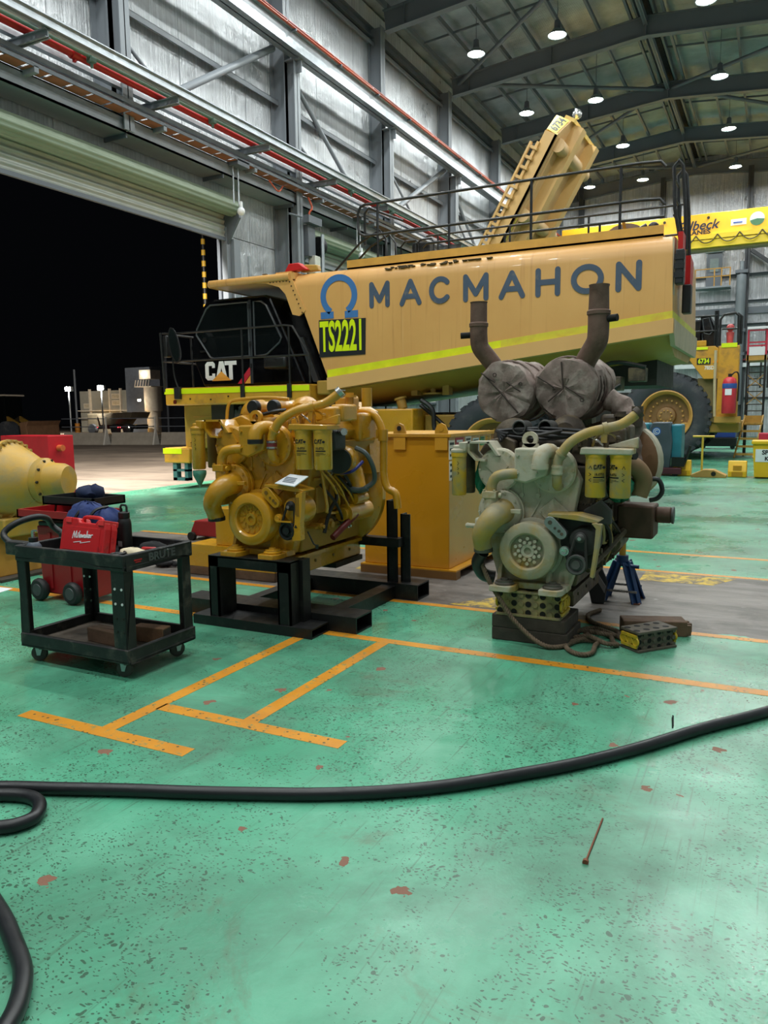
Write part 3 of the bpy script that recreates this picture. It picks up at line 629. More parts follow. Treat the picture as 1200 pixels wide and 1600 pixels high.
for dy in (0, .45): rail('ladder_rail', [(-3.7, .5 + dy, 4.75), (-3.05, .5 + dy, 5.3), (-2.6, .5 + dy, 5.5), (-2.45, .5 + dy, 5.3), (-2.45, .5 + dy, 4.76)], .024)
for u in (-2.3, -1.95): rail('hoop', [(u, .9, 4.76), (u, .9, 5.2), (u + .1, .9, 5.3), (u + .35, .9, 5.3), (u + .4, .9, 5.2), (u + .4, .9, 4.76)], .02)
MB().bx(-2.05, -1.65, .9, 1.2, 4.76, 5.25).build('valve_cabinet', black_st, T, bev=.02)
hd = MB().lathe([(.0, 0), (.5, 0), (.5, .04), (0, .05)], (2.2, 1.2, 4.72), (0, -1, .15), 28).build('hatch_lid', M('hatch_brown', (110, 84, 62), .55), T)
MB().beam((2.3, 1.1, 4.8), (2.22, .9, 5.2), .05, .03).build('hatch_latch', shade_y, T, 0)
MB().bx(2.4, 2.95, .5, .8, 4.75, 4.88).cyl((2.5, .6, 4.88), (2.7, .6, 4.98), .07, n=10).ball((2.8, .6, 4.95), .1).build('spray_valve', dark_metal, T)
# rear ladder rails, red lamp brackets and rubber flaps
for y in (.5, 1.1):
    rail('rear_rail', [(3.3, y, 4.5), (3.16, y, 5.2), (3.12, y, 5.9), (3.2, y, 6.0), (3.27, y, 5.9), (3.33, y, 5.2), (3.36, y, 4.5)], .03)
for z in (5.7, 5.4, 5.1): rail('rear_rung', [(3.15, .5, z), (3.15, 1.1, z)], .02)
MB().yz([(.05, 4.72), (.5, 4.72), (.62, 4.3), (.6, 3.95), (.4, 3.95), (.35, 4.3), (.1, 4.35)], 3.28, 3.36).build('red_lamp_bracket', red_pt, T, 0)
MB().yz([(.8, 4.45), (1.3, 4.4), (1.25, 3.95), (.85, 3.9)], 3.3, 3.42).build('red_lamp_bracket', red_pt, T, 0)
f = MB().bx(3.26, 3.4, -.06, .16, 3.85, 4.42).build('rear_lamp', black_pl, T, bev=.02)
for z in (3.95, 4.1, 4.25): MB().bx(3.25, 3.41, -.075, -.05, z, z + .09).build('lamp_unit', black_st, f, 0)
MB().bx(3.3, 3.45, .75, 1.0, 3.45, 3.95).build('rear_lamp', black_pl, T, bev=.02)
MB().bx(3.2, 3.23, .02, .3, 3.45, 4.62).build('rear_streak_panel', M('dusty_grey_tan', (184, 166, 138)), T, 0)
# chassis below the tank
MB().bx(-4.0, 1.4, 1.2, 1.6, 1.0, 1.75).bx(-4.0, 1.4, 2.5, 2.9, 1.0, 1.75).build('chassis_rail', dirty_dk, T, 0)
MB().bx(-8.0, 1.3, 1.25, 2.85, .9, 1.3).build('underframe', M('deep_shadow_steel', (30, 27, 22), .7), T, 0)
tk = MB().bx(-3.95, -1.62, -.05, .9, .75, 1.83).build('hydraulic_tank', cat_yel, T, bev=.03)
MB().bx(-2.72, -2.69, -.06, -.04, .75, 1.83).build('tank_seam', shade_y, tk, 0); MB().cyl((-2.0, .3, 1.83), (-2.05, .3, 2.02), .1, n=12).cyl((-2.05, .3, 2.02), (-2.06, .3, 2.06), .13, n=12).build('filler_cap', shade_y, tk)
MB().tube([(-1.5, .1, 2.0), (-1.25, .1, 1.8), (-1.2, .1, 1.4), (-1.0, .1, 1.2)], .05, 8, 5).tube([(-1.6, .3, 1.9), (-1.1, .3, 1.5), (-.9, .3, 1.2)], .04, 8, 5).build('hydraulic_hose', black_st, T)
MB().bx(-1.6, -.9, .5, .9, .9, 1.7).build('pump_bay', shade_y, T, bev=.03)
for u in (-1.9, -1.2): MB().bx(u, u + .14, .5, .7, 2.1, 2.5).build('spray_bracket', shade_y, T, 0)
MB().cyl((-1.45, .6, 2.15), (-1.45, .6, 2.4), .06, n=10).lathe([(0, 0), (.22, 0), (.22, .03), (0, .03)], (-1.45, .6, 2.12), Z_, 14).build('spray_nozzle', shade_y, T)
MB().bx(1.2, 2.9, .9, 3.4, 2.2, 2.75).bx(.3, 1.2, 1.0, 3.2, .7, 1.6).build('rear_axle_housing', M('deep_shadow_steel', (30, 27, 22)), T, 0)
MB().tube([(1.2, .3, 2.4), (1.6, .2, 2.3), (2.2, .25, 2.6), (2.8, .2, 2.5)], .04, 6, 5).tube([(1.9, .1, 2.3), (2.0, .05, 2.0), (2.4, .1, 2.2)], .03, 6, 5).build('hanging_hose', black_st, T)
MB().bx(1.9, 2.4, .1, .5, 2.1, 2.35).bx(2.5, 2.8, .2, .5, 2.25, 2.5).build('pump_bracket', dirty_dk, T, bev=.02)
rimp = M('rim_dusty_yellow', (200, 150, 78), .5, var=.1, vs=3)
def wheel(parent, x, y, z, R, w, dual=False, lugs=34, d=1):
    k = R; a = (0, -d, 0)
    prof = [(.56 * k, w * .16), (.58 * k, w * .04), (.66 * k, 0), (.78 * k, -.02 * w), (.9 * k, .03 * w), (.965 * k, .12 * w), (.975 * k, .5 * w), (.965 * k, .88 * w), (.9 * k, .97 * w), (.66 * k, w), (.56 * k, .9 * w)]
    b = MB().lathe([(r, -h) for r, h in prof], (x, y, z), a, 48, caps=False)
    for i in range(lugs):
        t = 2 * pi * i / lugs; c, s = cos(t), sin(t)
        for q, (h0, h1) in enumerate(((.03, .46), (.54, .97))):
            tt = t + (pi / lugs if q else 0); c, s = cos(tt), sin(tt)
            P = lambda r, dt, h: (x + r * k * cos(tt + dt), y + d * h * w, z + r * k * sin(tt + dt))
            e = .055 * 34 / lugs
            b.add([P(.9 if h0 < .1 else .96, -e, h0), P(.9 if h0 < .1 else .96, e, h0), P(.96 if h0 < .1 else .9, e, h1), P(.96 if h0 < .1 else .9, -e, h1), P(.985, -e, h0 + .02), P(.985, e, h0 + .02), P(1, e, h1), P(1, -e, h1)],
                  [(3, 2, 1, 0), (4, 5, 6, 7), (0, 1, 5, 4), (1, 2, 6, 5), (2, 3, 7, 6), (3, 0, 4, 7)])
    ty = b.build('tyre', rubber, parent, 32)
    rm = MB().lathe([(.575 * k, -.0 * w), (.585 * k, .02 * w), (.56 * k, .03 * w), (.53 * k, -.02 * w), (.5 * k, -.1 * w), (.49 * k, -.36 * w)], (x, y + .0 * w, z), a, 40, caps=False).build('rim', rimp, parent)
    MB().lathe([(.49 * k, -.36 * w), (.3 * k, -.42 * w), (.22 * k, -.4 * w), (.2 * k, -.22 * w), (.17 * k, -.18 * w), (.05 * k, -.17 * w), (0, -.17 * w)], (x, y, z), a, 40, caps=False).build('wheel_dish', M('dusty_shaded_dish', (138, 104, 62), .65, var=.15, vs=3), parent)  # dusty brown, darkened so the colour carries the shade of the recess
    MB().bolts((x, y + d * .34 * w, z), a, .36 * k, .022 * k, .03 * k, 20).build('wheel_nuts', rimp, rm)['kind'] = 'stuff'
    MB().bolts((x, y + d * .2 * w, z), a, .13 * k, .018 * k, .05 * k, 10).build('hub_bolts', rimp, rm)['kind'] = 'stuff'
    return ty
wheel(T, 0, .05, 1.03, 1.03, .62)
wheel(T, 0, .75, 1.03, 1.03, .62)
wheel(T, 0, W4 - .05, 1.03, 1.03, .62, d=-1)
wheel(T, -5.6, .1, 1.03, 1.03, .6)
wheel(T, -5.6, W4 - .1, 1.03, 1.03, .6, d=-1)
# cab
cabp = [(-7.13, 4.37), (-6.9, 4.41), (-5.45, 4.41), (-5.3, 4.34), (-4.86, 3.41), (-4.42, 2.42), (-7.3, 2.42), (-7.6, 3.1), (-7.64, 3.34), (-7.56, 3.65), (-7.25, 4.25)]
CB = MB().xz(cabp, .4, 1.9).build('cab', black_gl, T, 0, bev=.05)
w1 = [(-7.0, 4.28), (-5.92, 4.28), (-5.92, 3.08), (-6.95, 3.06), (-7.05, 3.1), (-7.44, 3.62), (-7.42, 3.75), (-7.12, 4.2)]
w2 = [(-5.76, 4.28), (-5.55, 4.27), (-5.42, 4.18), (-5.03, 3.44), (-5.08, 3.34), (-5.42, 3.1), (-5.5, 3.08), (-5.76, 3.08)]
for q in (w1, w2):
    wn = MB().tube([(x, .385, z) for x, z in q], .022, 6, closed=True).build('window_frame', M('frame_grey', (70, 74, 78), .35), CB)
    MB().xz(q, .388, .395).build('window_pane', M('cab_window_glass', (17, 21, 22), .05, var=.2, vs=.8, spec=.8), wn, 0)
MB().bx(-5.86, -5.84, .37, .4, 2.45, 4.32).bx(-5.9, -5.88, .37, .4, 2.45, 4.32).build('door_seam', M('frame_grey', (70, 74, 78)), CB, 0)
for z in (4.12, 3.3, 2.8): MB().cyl((-5.87, .36, z), (-5.87, .36, z + .1), .03, n=8).build('door_hinge', black_st, CB)
MB().cyl((-7.2, .37, 3.5), (-7.2, .38, 3.5), .06, n=12).bx(-7.34, -7.18, .36, .4, 3.22, 3.26).build('door_handle', black_st, CB)
MB().bx(-5.35, -4.75, .1, .45, 2.75, 3.02).cyl((-5.0, .1, 2.95), (-5.0, .4, 2.95), .07, n=10).build('air_box', black_pl, CB, bev=.05)
cw = M('logo_white', (236, 238, 238), .45, var=.02); co = M('logo_orange', (240, 170, 70), .45, var=.03)
def logo(parent, O, U, Vv, h, d, word=cw, tri=co, wide=1.0):
    """block wordmark with the triangle under the middle letter"""
    O = V(O); U = V(U) * h * wide; Vv = V(Vv) * h; d = V(d)
    b = MB()
    for q in ([(.62, .66), (.44, .66), (.44, .78), (.22, .78), (.22, .24), (.44, .24), (.44, .36), (.62, .36), (.62, .12), (.5, 0), (.14, 0), (0, .14), (0, .86), (.14, 1), (.5, 1), (.62, .88)],):
        b.prism(q, O, U, Vv, d)
    b.prism([(.66, 0), (.9, 1), (1.16, 1), (1.4, 0), (1.2, 0), (1.03, .66), (.86, 0)], O, U, Vv, d)
    b.prism([(1.24, 1), (1.98, 1), (1.98, .78), (1.73, .78), (1.73, 0), (1.5, 0), (1.5, .78), (1.24, .78)], O, U, Vv, d)
    o = b.build('logo_letters', word, parent, 0)
    if tri: MB().prism([(.42, -.04), (1.03, .46), (1.64, -.04)], O + d * 1.4, U, Vv, d).build('logo_triangle', tri, parent, 0)
    return o
logo(CB, (-7.22, .392, 2.56), X_, Z_, .43, (0, -.006, 0), wide=1.08)
MB().xz([(-6.28, 2.46), (-6.1, 2.46), (-5.88, 2.7), (-5.88, 2.88)], .385, .395).build('red_flash', M('flash_red', (196, 40, 60), .45), CB, 0)
MB().xz([(-6.08, 2.46), (-5.88, 2.46), (-5.88, 2.68)], .385, .395).build('orange_flash', co, CB, 0)
MB().xz([(-5.3, 4.3), (-4.6, 4.2), (-3.75, 2.4), (-4.6, 2.4)], .9, 2.6).build('engine_side_panel', black_gl, T, 0)
MB().bx(-7.9, -4.3, 1.9, 3.8, 2.3, 3.4).build('hood', black_gl, T, bev=.06)
MB().xz([(-4.72, 3.45), (-4.35, 2.45), (-4.2, 2.45), (-4.6, 3.45)], .6, .7).build('strut', M('frame_grey', (70, 74, 78)), T, 0)
# deck with rails and mirror
MB().bx(-7.96, -3.95, -.2, 3.9, 1.98, 2.38).build('deck', cat_yel2, T, bev=.03)
MB().bx(-7.97, -3.95, -.212, -.2, 2.24, 2.36).build('reflective_stripe', hi_vis, T, 0)
MB().bx(-3.9, -3.35, .0, .7, 2.15, 2.45).build('deck_bracket', shade_y, T, bev=.03)
for u, z in ((-7.2, 2.12), (-6.6, 2.1), (-6.1, 2.16), (-5.2, 2.12), (-4.9, 2.08)): MB().cyl((u, -.22, z), (u, -.2, z), .018, n=8).build('deck_bolt', dark_metal, T)
MB().cyl((-7.66, -.215, 2.06), (-7.66, -.2, 2.06), .05, n=12).build('reflector', M('dark_red_reflector', (96, 28, 24), .3), T)
rail('deck_handrail', [(-7.92, -.2, 3.64), (-7.4, -.2, 3.62), (-4.55, -.2, 3.63), (-4.35, -.2, 3.6), (-3.95, -.2, 3.0), (-3.93, -.2, 2.4)], .022)
rail('deck_handrail', [(-7.96, -.2, 2.99), (-3.94, -.2, 2.99)], .022)
for u in (-5.68, -4.44): rail('deck_rail_post', [(u, -.2, 2.3), (u, -.2, 3.62)], .024); MB().bx(u - .05, u + .05, -.26, -.2, 2.1, 2.4).build('post_bracket', black_pl, T, bev=.01)
rail('deck_rail_post', [(-7.96, -.2, 2.3), (-7.98, -.2, 2.9), (-8.02, -.2, 3.66)], .03)
rail('deck_rail_post', [(-7.95, .8, 2.3), (-7.98, .8, 3.66)], .024)
for z in (3.64, 3.0): rail('deck_handrail', [(-7.97, -.2, z), (-7.97, 3.8, z)], .022)
MB().bx(-7.62, -7.45, -.28, -.18, 2.12, 2.4).build('mirror_bracket', black_pl, T, bev=.01)
rail('mirror_arm', [(-7.45, -.22, 2.2), (-7.6, -.24, 2.6), (-7.62, -.26, 3.0), (-7.55, -.26, 3.2)], .018, sm=5)
mr = MB().prism([(.14 * cos(2 * pi * i / 20) * (1.1 if sin(2 * pi * i / 20) < 0 else 1), .41 * sin(2 * pi * i / 20)) for i in range(20)], (-7.53, -.3, 3.35), (1, .1, .0), (-.18, 0, 1), (-.08, .12, 0)).build('wing_mirror', black_pl, T, 30)
MB().prism([(.115 * cos(2 * pi * i / 20), .37 * sin(2 * pi * i / 20)) for i in range(20)], (-7.53, -.307, 3.35), (1, .1, 0), (-.18, 0, 1), (0, .004, 0)).build('mirror_glass', M('mirror_face', (40, 48, 48), .1, .6), mr, 0)
MB().bx(-8.0, -7.86, -.18, 0, 3.1, 3.6).build('front_lamp', black_pl, T, bev=.03)
# front end below the deck
MB().bx(-7.9, -6.9, .35, 3.6, .95, 2.0).build('front_grille_panel', M('shaded_yellow_front', (150, 130, 50), .5), T, bev=.04)  # yellow panel coloured olive, with the shade below the deck painted in
for z in (1.2, 1.45, 1.7): MB().bx(-7.6, -7.0, .335, .355, z, z + .02).build('panel_joint', shade_y, T, 0)
MB().bx(-8.18, -7.4, -.1, 3.9, .62, .98).build('bumper', cat_yel2, T, bev=.03)
MB().bx(-8.19, -7.62, -.112, -.1, .84, .97).build('reflective_stripe', hi_vis, T, 0)
teal = M('teal_steel', (60, 110, 110), .5)
MB().bx(-7.96, -7.84, -.05, .1, .2, .62).bx(-7.6, -7.5, -.05, .1, .2, .62).bx(-7.96, -7.5, -.05, .1, .2, .27).bx(-7.96, -7.5, -.05, .1, .42, .47).build('boarding_step', teal, T, 0)
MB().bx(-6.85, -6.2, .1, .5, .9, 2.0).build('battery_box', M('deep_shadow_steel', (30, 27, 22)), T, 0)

# ------------------------------------------------------------------ haul truck behind with the raised tray
HT = thing('haul_truck', 'yellow haul truck with its tan dump tray tipped up, behind the water truck', 'truck', (0, 28.5, 0))
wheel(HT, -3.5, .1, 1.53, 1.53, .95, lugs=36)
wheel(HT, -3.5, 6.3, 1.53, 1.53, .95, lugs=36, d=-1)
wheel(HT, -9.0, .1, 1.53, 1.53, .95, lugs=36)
MB().xz([(-3.6, 3.55), (-2.88, 3.56), (-2.3, 2.76), (-1.83, 2.76), (-1.86, 3.75), (-1.98, 3.85), (-3.6, 3.85)], -.05, .1).build('deck_skirt', cat_yel2, HT, 0, bev=.02)
MB().bx(-3.6, -1.9, -.02, 6.2, 3.6, 3.85).build('deck', cat_yel2, HT, 0)
MB().bx(-3.5, -2.25, -.06, .1, 3.85, 4.05).build('deck_box', cat_yel, HT, bev=.03); MB().bx(-3.5, -2.2, -.075, -.05, 3.74, 3.83).build('reflective_stripe', hi_vis, HT, 0)
npl = MB().bx(-2.53, -2.1, -.065, -.05, 3.25, 3.46).build('number_plate', M('plate_black', (24, 28, 30)), HT, 0)
text('6734', .22, 'lettering', hi_vis, npl, (-2.315, -.067, 3.355), X_, Z_, .8, .003, .008)
text('785D', .17, 'lettering', M('faded_white_ink', (226, 220, 210), .5), HT, (-2.13, -.053, 3.13), X_, Z_, .8, .003, .008)
MB().bx(-2.02, -1.88, -.07, -.05, 3.29, 3.36).build('marker_lamp', M('amber', (240, 150, 30), .3), HT, 0)
MB().bx(-1.86, -1.22, -.1, .5, 2.4, 3.84).bx(-1.86, -1.22, -.1, .5, 1.25, 2.4).build('front_column', cat_yel2, HT, 0, bev=.03); MB().bx(-1.78, -1.3, -.12, -.1, 3.78, 3.92).build('reflective_stripe', hi_vis, HT, 0)
MB().tube([(-1.95, -.05, 3.7), (-1.94, -.05, 2.6), (-1.9, -.05, 1.5)], .05, 8).build('air_pipe', M('pale_pipe', (190, 176, 140), .5), HT)
ex = MB().lathe([(0, 0), (.2, 0), (.22, .03), (.22, 1.0), (.19, 1.12), (.1, 1.19), (0, 1.2)], (-1.46, -.4, 1.6), Z_, 20).build('fire_extinguisher', M('extinguisher_red', (200, 50, 62), .4), HT)
MB().lathe([(.223, .82), (.226, .83), (.226, .97), (.223, .98)], (-1.46, -.4, 1.6), Z_, 20, caps=False).build('blue_band', M('band_blue', (50, 86, 160), .4), ex)
MB().bx(-1.58, -1.38, -.63, -.6, 2.2, 2.4).build('extinguisher_label', white_p, ex, 0)
MB().tube([(-1.46, -.4, 2.8), (-1.3, -.4, 2.95), (-1.2, -.35, 2.8), (-1.2, -.3, 2.0)], .025, 6, 5).cyl((-1.46, -.4, 2.78), (-1.46, -.4, 2.9), .06, n=8).build('extinguisher_hose', dark_metal, ex)
MB().bx(-1.9, -1.1, -.3, .3, 1.3, 1.5).build('step_bumper', shade_y, HT, 0)
MB().bx(-3, -1.15, .3, 6, .95, 1.3).build('front_bumper', shade_y, HT, bev=.04)
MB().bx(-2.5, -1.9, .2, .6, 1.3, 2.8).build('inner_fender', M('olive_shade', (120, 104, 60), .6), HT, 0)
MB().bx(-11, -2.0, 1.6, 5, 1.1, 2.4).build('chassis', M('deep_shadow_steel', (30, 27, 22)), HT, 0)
hc = MB().xz([(-2.5, 4.9), (-2.2, 4.92), (-1.95, 4.3), (-1.9, 3.85), (-2.35, 3.85)], .2, 2.2).build('cab', black_gl, HT, 0, bev=.05)
MB().bx(-4.2, -2.5, 1.0, 3.5, 3.85, 4.85).build('engine_cover', black_gl, HT, bev=.05)
MB().tube([(-2.42, .15, 4.78), (-2.22, .15, 4.8), (-2.08, .15, 4.35), (-2.18, .15, 4.25), (-2.35, .15, 4.3)], .02, 6, closed=True).build('mirror_frame', M('frame_grey', (70, 74, 78)), HT)
for z in (4.85, 4.35): rail('deck_handrail', [(-3.3, 0, z), (-1.95, 0, z)], .03, HT)
for x in (-3.0, -2.0, -1.93): rail('deck_rail_post', [(x, 0, 3.8), (x, 0, 5.0)], .035, HT)
rail('front_rail', [(-1.85, 0, 3.85), (-1.85, 0, 4.7), (-1.75, 0, 4.86), (-1.4, 0, 4.9), (-1.3, 0, 4.8), (-1.28, 0, 3.85)], .04, HT)
rail('front_rail', [(-1.8, .1, 4.4), (-1.3, .1, 4.4)], .03, HT); rail('front_rail', [(-1.22, .3, 3.9), (-1.22, .3, 4.8), (-1.35, .3, 4.9)], .05, HT)
MB().lathe([(.0, 0), (.1, .0), (.13, .35), (0, .4)], (-1.55, .3, 3.95), Z_, 10).ball((-1.55, .3, 4.45), .13, 10).build('red_beacon', M('pale_red', (210, 90, 90), .4), HT)
# raised tray
TR = bpy.data.objects.new('raised_tray', None); COL.objects.link(TR); TR.parent = HT; TR.location = (-7.1, .1, 12.15); TR['label'] = 'tan dump tray tipped up high'
d_ = V((-.495, 0, -.869)); n_ = V((-.869, 0, .495)); LN, WD = 7.2, 4.45
def tp(s, y, h): return V((0, 0, 0)) + d_ * s + V((0, y, 0)) + n_ * h
def tbox(b, s0, s1, y0, y1, h0, h1):
    return b.add([tp(s, y, h) for h in (h0, h1) for s, y in ((s0, y0), (s1, y0), (s1, y1), (s0, y1))], [(3, 2, 1, 0), (4, 5, 6, 7), (0, 1, 5, 4), (1, 2, 6, 5), (2, 3, 7, 6), (3, 0, 4, 7)])
ud = M('tray_underside', (198, 162, 112), .52, var=.05, vs=1.2)
b = MB(); q = [(.75, 0), (.06, .62), (0, .8), (0, WD), (LN, WD), (LN, 0)]
b.add([tp(s, y, 0) for s, y in q] + [tp(s, y, .1) for s, y in q], [(0, 1, 2, 3, 4, 5), (6, 7, 8, 9, 10, 11)] + [(i, (i + 1) % 6, 6 + (i + 1) % 6, 6 + i) for i in range(6)]); b.build('floor_plate', ud, TR, 0)
tbox(MB(), .75, LN, 0, .1, 0, .5).build('side_wall', tray_tan, TR, 0); tbox(MB(), .3, LN, WD - .1, WD, 0, .5).build('side_wall', tray_tan, TR, 0)
lp = [(.75, 0, 0), (.06, .62, 0), (.06, .62, .62), (.7, 0, .45)]
b = MB(); a = [tp(*t) for t in lp]; b.add(a + [p + V((-.06, .08, 0)) for p in a], [(0, 1, 2, 3), (4, 5, 6, 7)] + [(i, (i + 1) % 4, 4 + (i + 1) % 4, 4 + i) for i in range(4)])
b.build('canopy_corner', M('canopy_lip', (236, 196, 100), .45), TR, 0)
ca = (a[0] + a[1] + a[2] + a[3]) / 4; cu = (a[1] - a[0]).normalized(); cn = cu.cross(a[3] - a[0]).normalized(); cv = cn.cross(cu)
if cn.y > 0: cn = -cn; cv = cn.cross(cu)
np2 = MB().prism([(-.42, -.2), (.42, -.2), (.42, .2), (-.42, .2)], ca + cn * .012, cu, cv, cn * .006).build('number_plate', hi_vis2, TR, 0)
text('6734', .42, 'lettering', M('plate_black', (24, 28, 30)), TR, ca + cn * .022, cu, cv, .85, .002, .012)
tbox(MB(), -.06, .06, .62, WD, -.1, .3).build('canopy_lip', M('canopy_lip', (236, 196, 100)), TR, 0)
for y in (.95, 3.2): tbox(MB(), .06, LN, y, y + .5, -.42, 0).build('long_beam', tray_tan, TR, 0)
for s in (1.0, 3.6, 5.8):
    for y0, y1 in ((.3, .95), (1.5, 3.1), (3.75, WD - .1)):
        b = MB().tube([tp(s, y0 - .05, -.1), tp(s, y1, -.1)], .25, 14).ball(tp(s, y1, -.1), .25, 12); b.build('cross_tube', ud, TR)
for y in (.3,): tbox(MB(), .8, LN, y - .02, y + .04, -.06, 0).build('edge_strip', ud, TR, 0)
tbox(MB(), 1.2, LN, -.12, 0, .45, .55).build('top_rail', tray_tan, TR, 0); tbox(MB(), 1.2, LN, WD, WD + .12, .45, .55).build('top_rail', tray_tan, TR, 0)
for i in range(17):
    s = 1.4 + i * .36
    tbox(MB(), s, s + .1, -.2, 0, .4, .7).build('side_rib', tray_tan, TR, 0)
    if i % 2: tbox(MB(), s, s + .1, WD, WD + .3, .0, .5).build('side_rib', tray_tan, TR, 0)
tbox(MB(), 1.3, LN, -.22, -.1, .68, .76).build('rock_ejector_strip', tray_tan, TR, 0); tbox(MB(), 2.6, 5.6, WD + .26, WD + .32, .0, .5).build('rock_ejector_strip', tray_tan, TR, 0)
for y in (1.0, 2.5):                                           # curved pivot brackets low on the floor
    pts = [tp(4.8 + i * .3, y, -.34 - .5 * sin(pi * i / 10)) for i in range(9)]
    MB().tube(pts, .1, 8).build('pivot_rib', M('canopy_lip', (236, 196, 100)), TR)
tbox(MB(), 3.6, LN, .12, .16, -.02, -.005).build('yellow_weld_line', hi_vis2, TR, 0)
MB().tube([tp(-.2, 1.8, .4), tp(-.6, 1.8, .5)], .05, 8).ball(tp(-.4, 1.6, .3), .18).build('camera_bracket', chrome, TR)
# ------------------------------------------------------------------ the two diesel engines, same model; local origin on the axis of the front damper
def engine(t, new):
    P = cat_yel if new else dirty
    PY = cat_yel if new else dirty_y
    BLK = M('engine_side_new', (176, 126, 40), .42, var=.12, vs=4) if new else dirty_dk
    FY = M('fresh_filter_paint', (212, 160, 46), .32, var=.05, vs=4, coat=.4) if new else filt_d
    dk = M('dark_ochre_recess', (120, 88, 30), .5) if new else dirty_dk
    blk = black_pl if new else M('grimy_black', (44, 42, 40), .6, var=.3, vs=6)
    A = (0, 1, 0); F_ = (0, -1, 0)
    def o(name, b, m=P, par=t, sharp=38, bev=0): return b.build(name, m, par, sharp, bev)
    # crankshaft damper with bolted hub, pulley behind it
    d = o('damper', MB().lathe([(.125, .045), (.128, .012), (.14, 0), (.19, 0), (.21, .012), (.216, .03), (.216, .12), (.2, .135), (.2, .15)], (0, 0, 0), A, 48), P if new else M('dusty_damper', (158, 152, 128), .75, var=.16, vs=5, dirt=(176, 140, 60), damt=.3, ds=4, bump=.3, bs=30))
    o('hub_plate', MB().lathe([(.028, .09), (.028, .03), (.05, .028), (.055, .045), (.1, .046), (.125, .05)], (0, 0, 0), A, 36), P, d)
    o('crank_bore', MB().cyl((0, .06, 0), (0, .07, 0), .028, n=16), M('bore_dark', (14, 13, 12), .8), d)
    if new:
        o('hub_bolts', MB().bolts((0, .046, 0), F_, .072, .007, .012, 12).bolts((0, .046, 0), F_, .105, .009, .012, 12, .2), P, d)['kind'] = 'stuff'
        o('hub_lobes', MB().bolts((0, .052, 0), F_, .1, .022, .012, 12, .1, 10), P, d)['kind'] = 'stuff'
    else:
        o('hub_bolts', MB().bolts((0, .046, 0), F_, .066, .014, .03, 10).bolts((0, .046, 0), F_, .095, .014, .026, 10, .3), P, d)['kind'] = 'stuff'
    o('crank_pulley', MB().lathe([(.2, .15), (.235, .155), (.235, .18), (.215, .19), (.215, .2), (.235, .21), (.235, .23), (.15, .25)], (0, 0, 0), A, 40))
    # block, pan, heads
    o('cylinder_block', MB().xz([(-.3, -.3), (.3, -.3), (.36, .1), (.42, .42), (.5, .62), (-.5, .62), (-.42, .42), (-.36, .1)], .3, 1.3), BLK, bev=.015)
    fc = o('timing_cover', MB().xz([(-.27, -.3), (.27, -.3), (.36, .0), (.3, .3), (.34, .52), (.3, .6), (-.3, .6), (-.4, .5), (-.36, .2), (-.36, 0)], .2, .31), P, bev=.01)
    for cx, cz, r in ((-.27, .59, .165), (.15, .595, .17)):
        o('gear_cover', MB().lathe([(r - .015, 0), (r, .012), (r, .06)], (cx, .15, cz), A, 36), P, fc)
        o('cover_bolts', MB().bolts((cx, .15, cz), F_, r - .02, .008, .01, 14), P, fc)['kind'] = 'stuff'
    o('badge_plate', MB().xz([(-.37, .62), (-.3, .56), (-.24, .56), (-.19, .62), (-.24, .69), (-.3, .69)], .138, .15), P, fc)
    o('access_cover', MB().xz([(.03, .28), (.15, .39), (.27, .28), (.15, .17)], .185, .2), P, fc, bev=.004)
    o('access_bolts', MB().bolts((.15, .185, .28), F_, .095, .007, .01, 4), P, fc)['kind'] = 'stuff'
    for x in (-.2, -.05, .1): o('rib', MB().xz([(x, .2), (x + .012, .2), (x + .1, .36), (x + .088, .36)], .19, .2), P, fc)
    o('oil_pan', MB().bx(-.25, .25, .46, 1.42, -.5, -.34).bx(-.22, .22, .25, .5, -.312, -.26), P if new else dirty_dk, bev=.01)
    o('pan_rail', MB().bx(-.29, .29, .26, 1.4, -.36, -.33), P if new else dirty_dk)
    o('pan_bolts', MB().bolts((.25, .9, -.42), X_, .001, .014, .01, 1).bolts((.25, .6, -.42), X_, .001, .014, .01, 1).bolts((.25, 1.2, -.42), X_, .001, .014, .01, 1), dk)['kind'] = 'stuff'
    for s in (-1, 1):
        for k in range(3):
            y = .34 + k * .31
            o('valve_cover', MB().xz([(s * .2, .66), (s * .44, .6), (s * .5, .7), (s * .44, .8), (s * .3, .84), (s * .2, .8)], y, y + .28), P if new else dirty_dk, bev=.012)
            o('cover_bolt', MB().cyl((s * .36, y + .08, .8), (s * .36, y + .08, .85), .014, n=6).cyl((s * .36, y + .2, .8), (s * .36, y + .2, .85), .014, n=6), dk)
    o('air_plenum', MB().bx(-.2, .2, .4, 1.2, .6, .82), BLK, bev=.04)
    # side of the block: ribs, covers, hoses, starter
    for y in (.5, .72, .94, 1.12): o('side_cover', MB().yz([(y - .09, .02), (y + .09, .02), (y + .09, .24), (y - .09, .24)], .37, .4), BLK, bev=.008)
    for z in (-.1, .3): o('side_rib', MB().bx(.33, .42, .34, 1.28, z, z + .02), BLK)
    rs_ = random.Random(5 if new else 9)
    for i in range(10):
        y = rs_.uniform(.4, 1.15); z = rs_.uniform(-.22, .4); r = rs_.uniform(.02, .05); x = .4 + rs_.uniform(0, .05)
        o('fitting', MB().cyl((.34, y, z), (x, y, z), r, n=10).cyl((x, y, z), (x + .02, y, z), r * .6, n=6), BLK if i % 3 else (chrome if new else dirty_dk))
    for i in range(7):
        y = rs_.uniform(.38, .7); z = rs_.uniform(.25, .5)
        o('hose', MB().tube([(.42, y, z), (.5, y + .1, z - .15), (.48, y + .25, z - .3), (.42, y + .35, z - .45 + rs_.uniform(0, .2))], rs_.uniform(.008, .016), 6, 5), blk if i % 2 else PY)
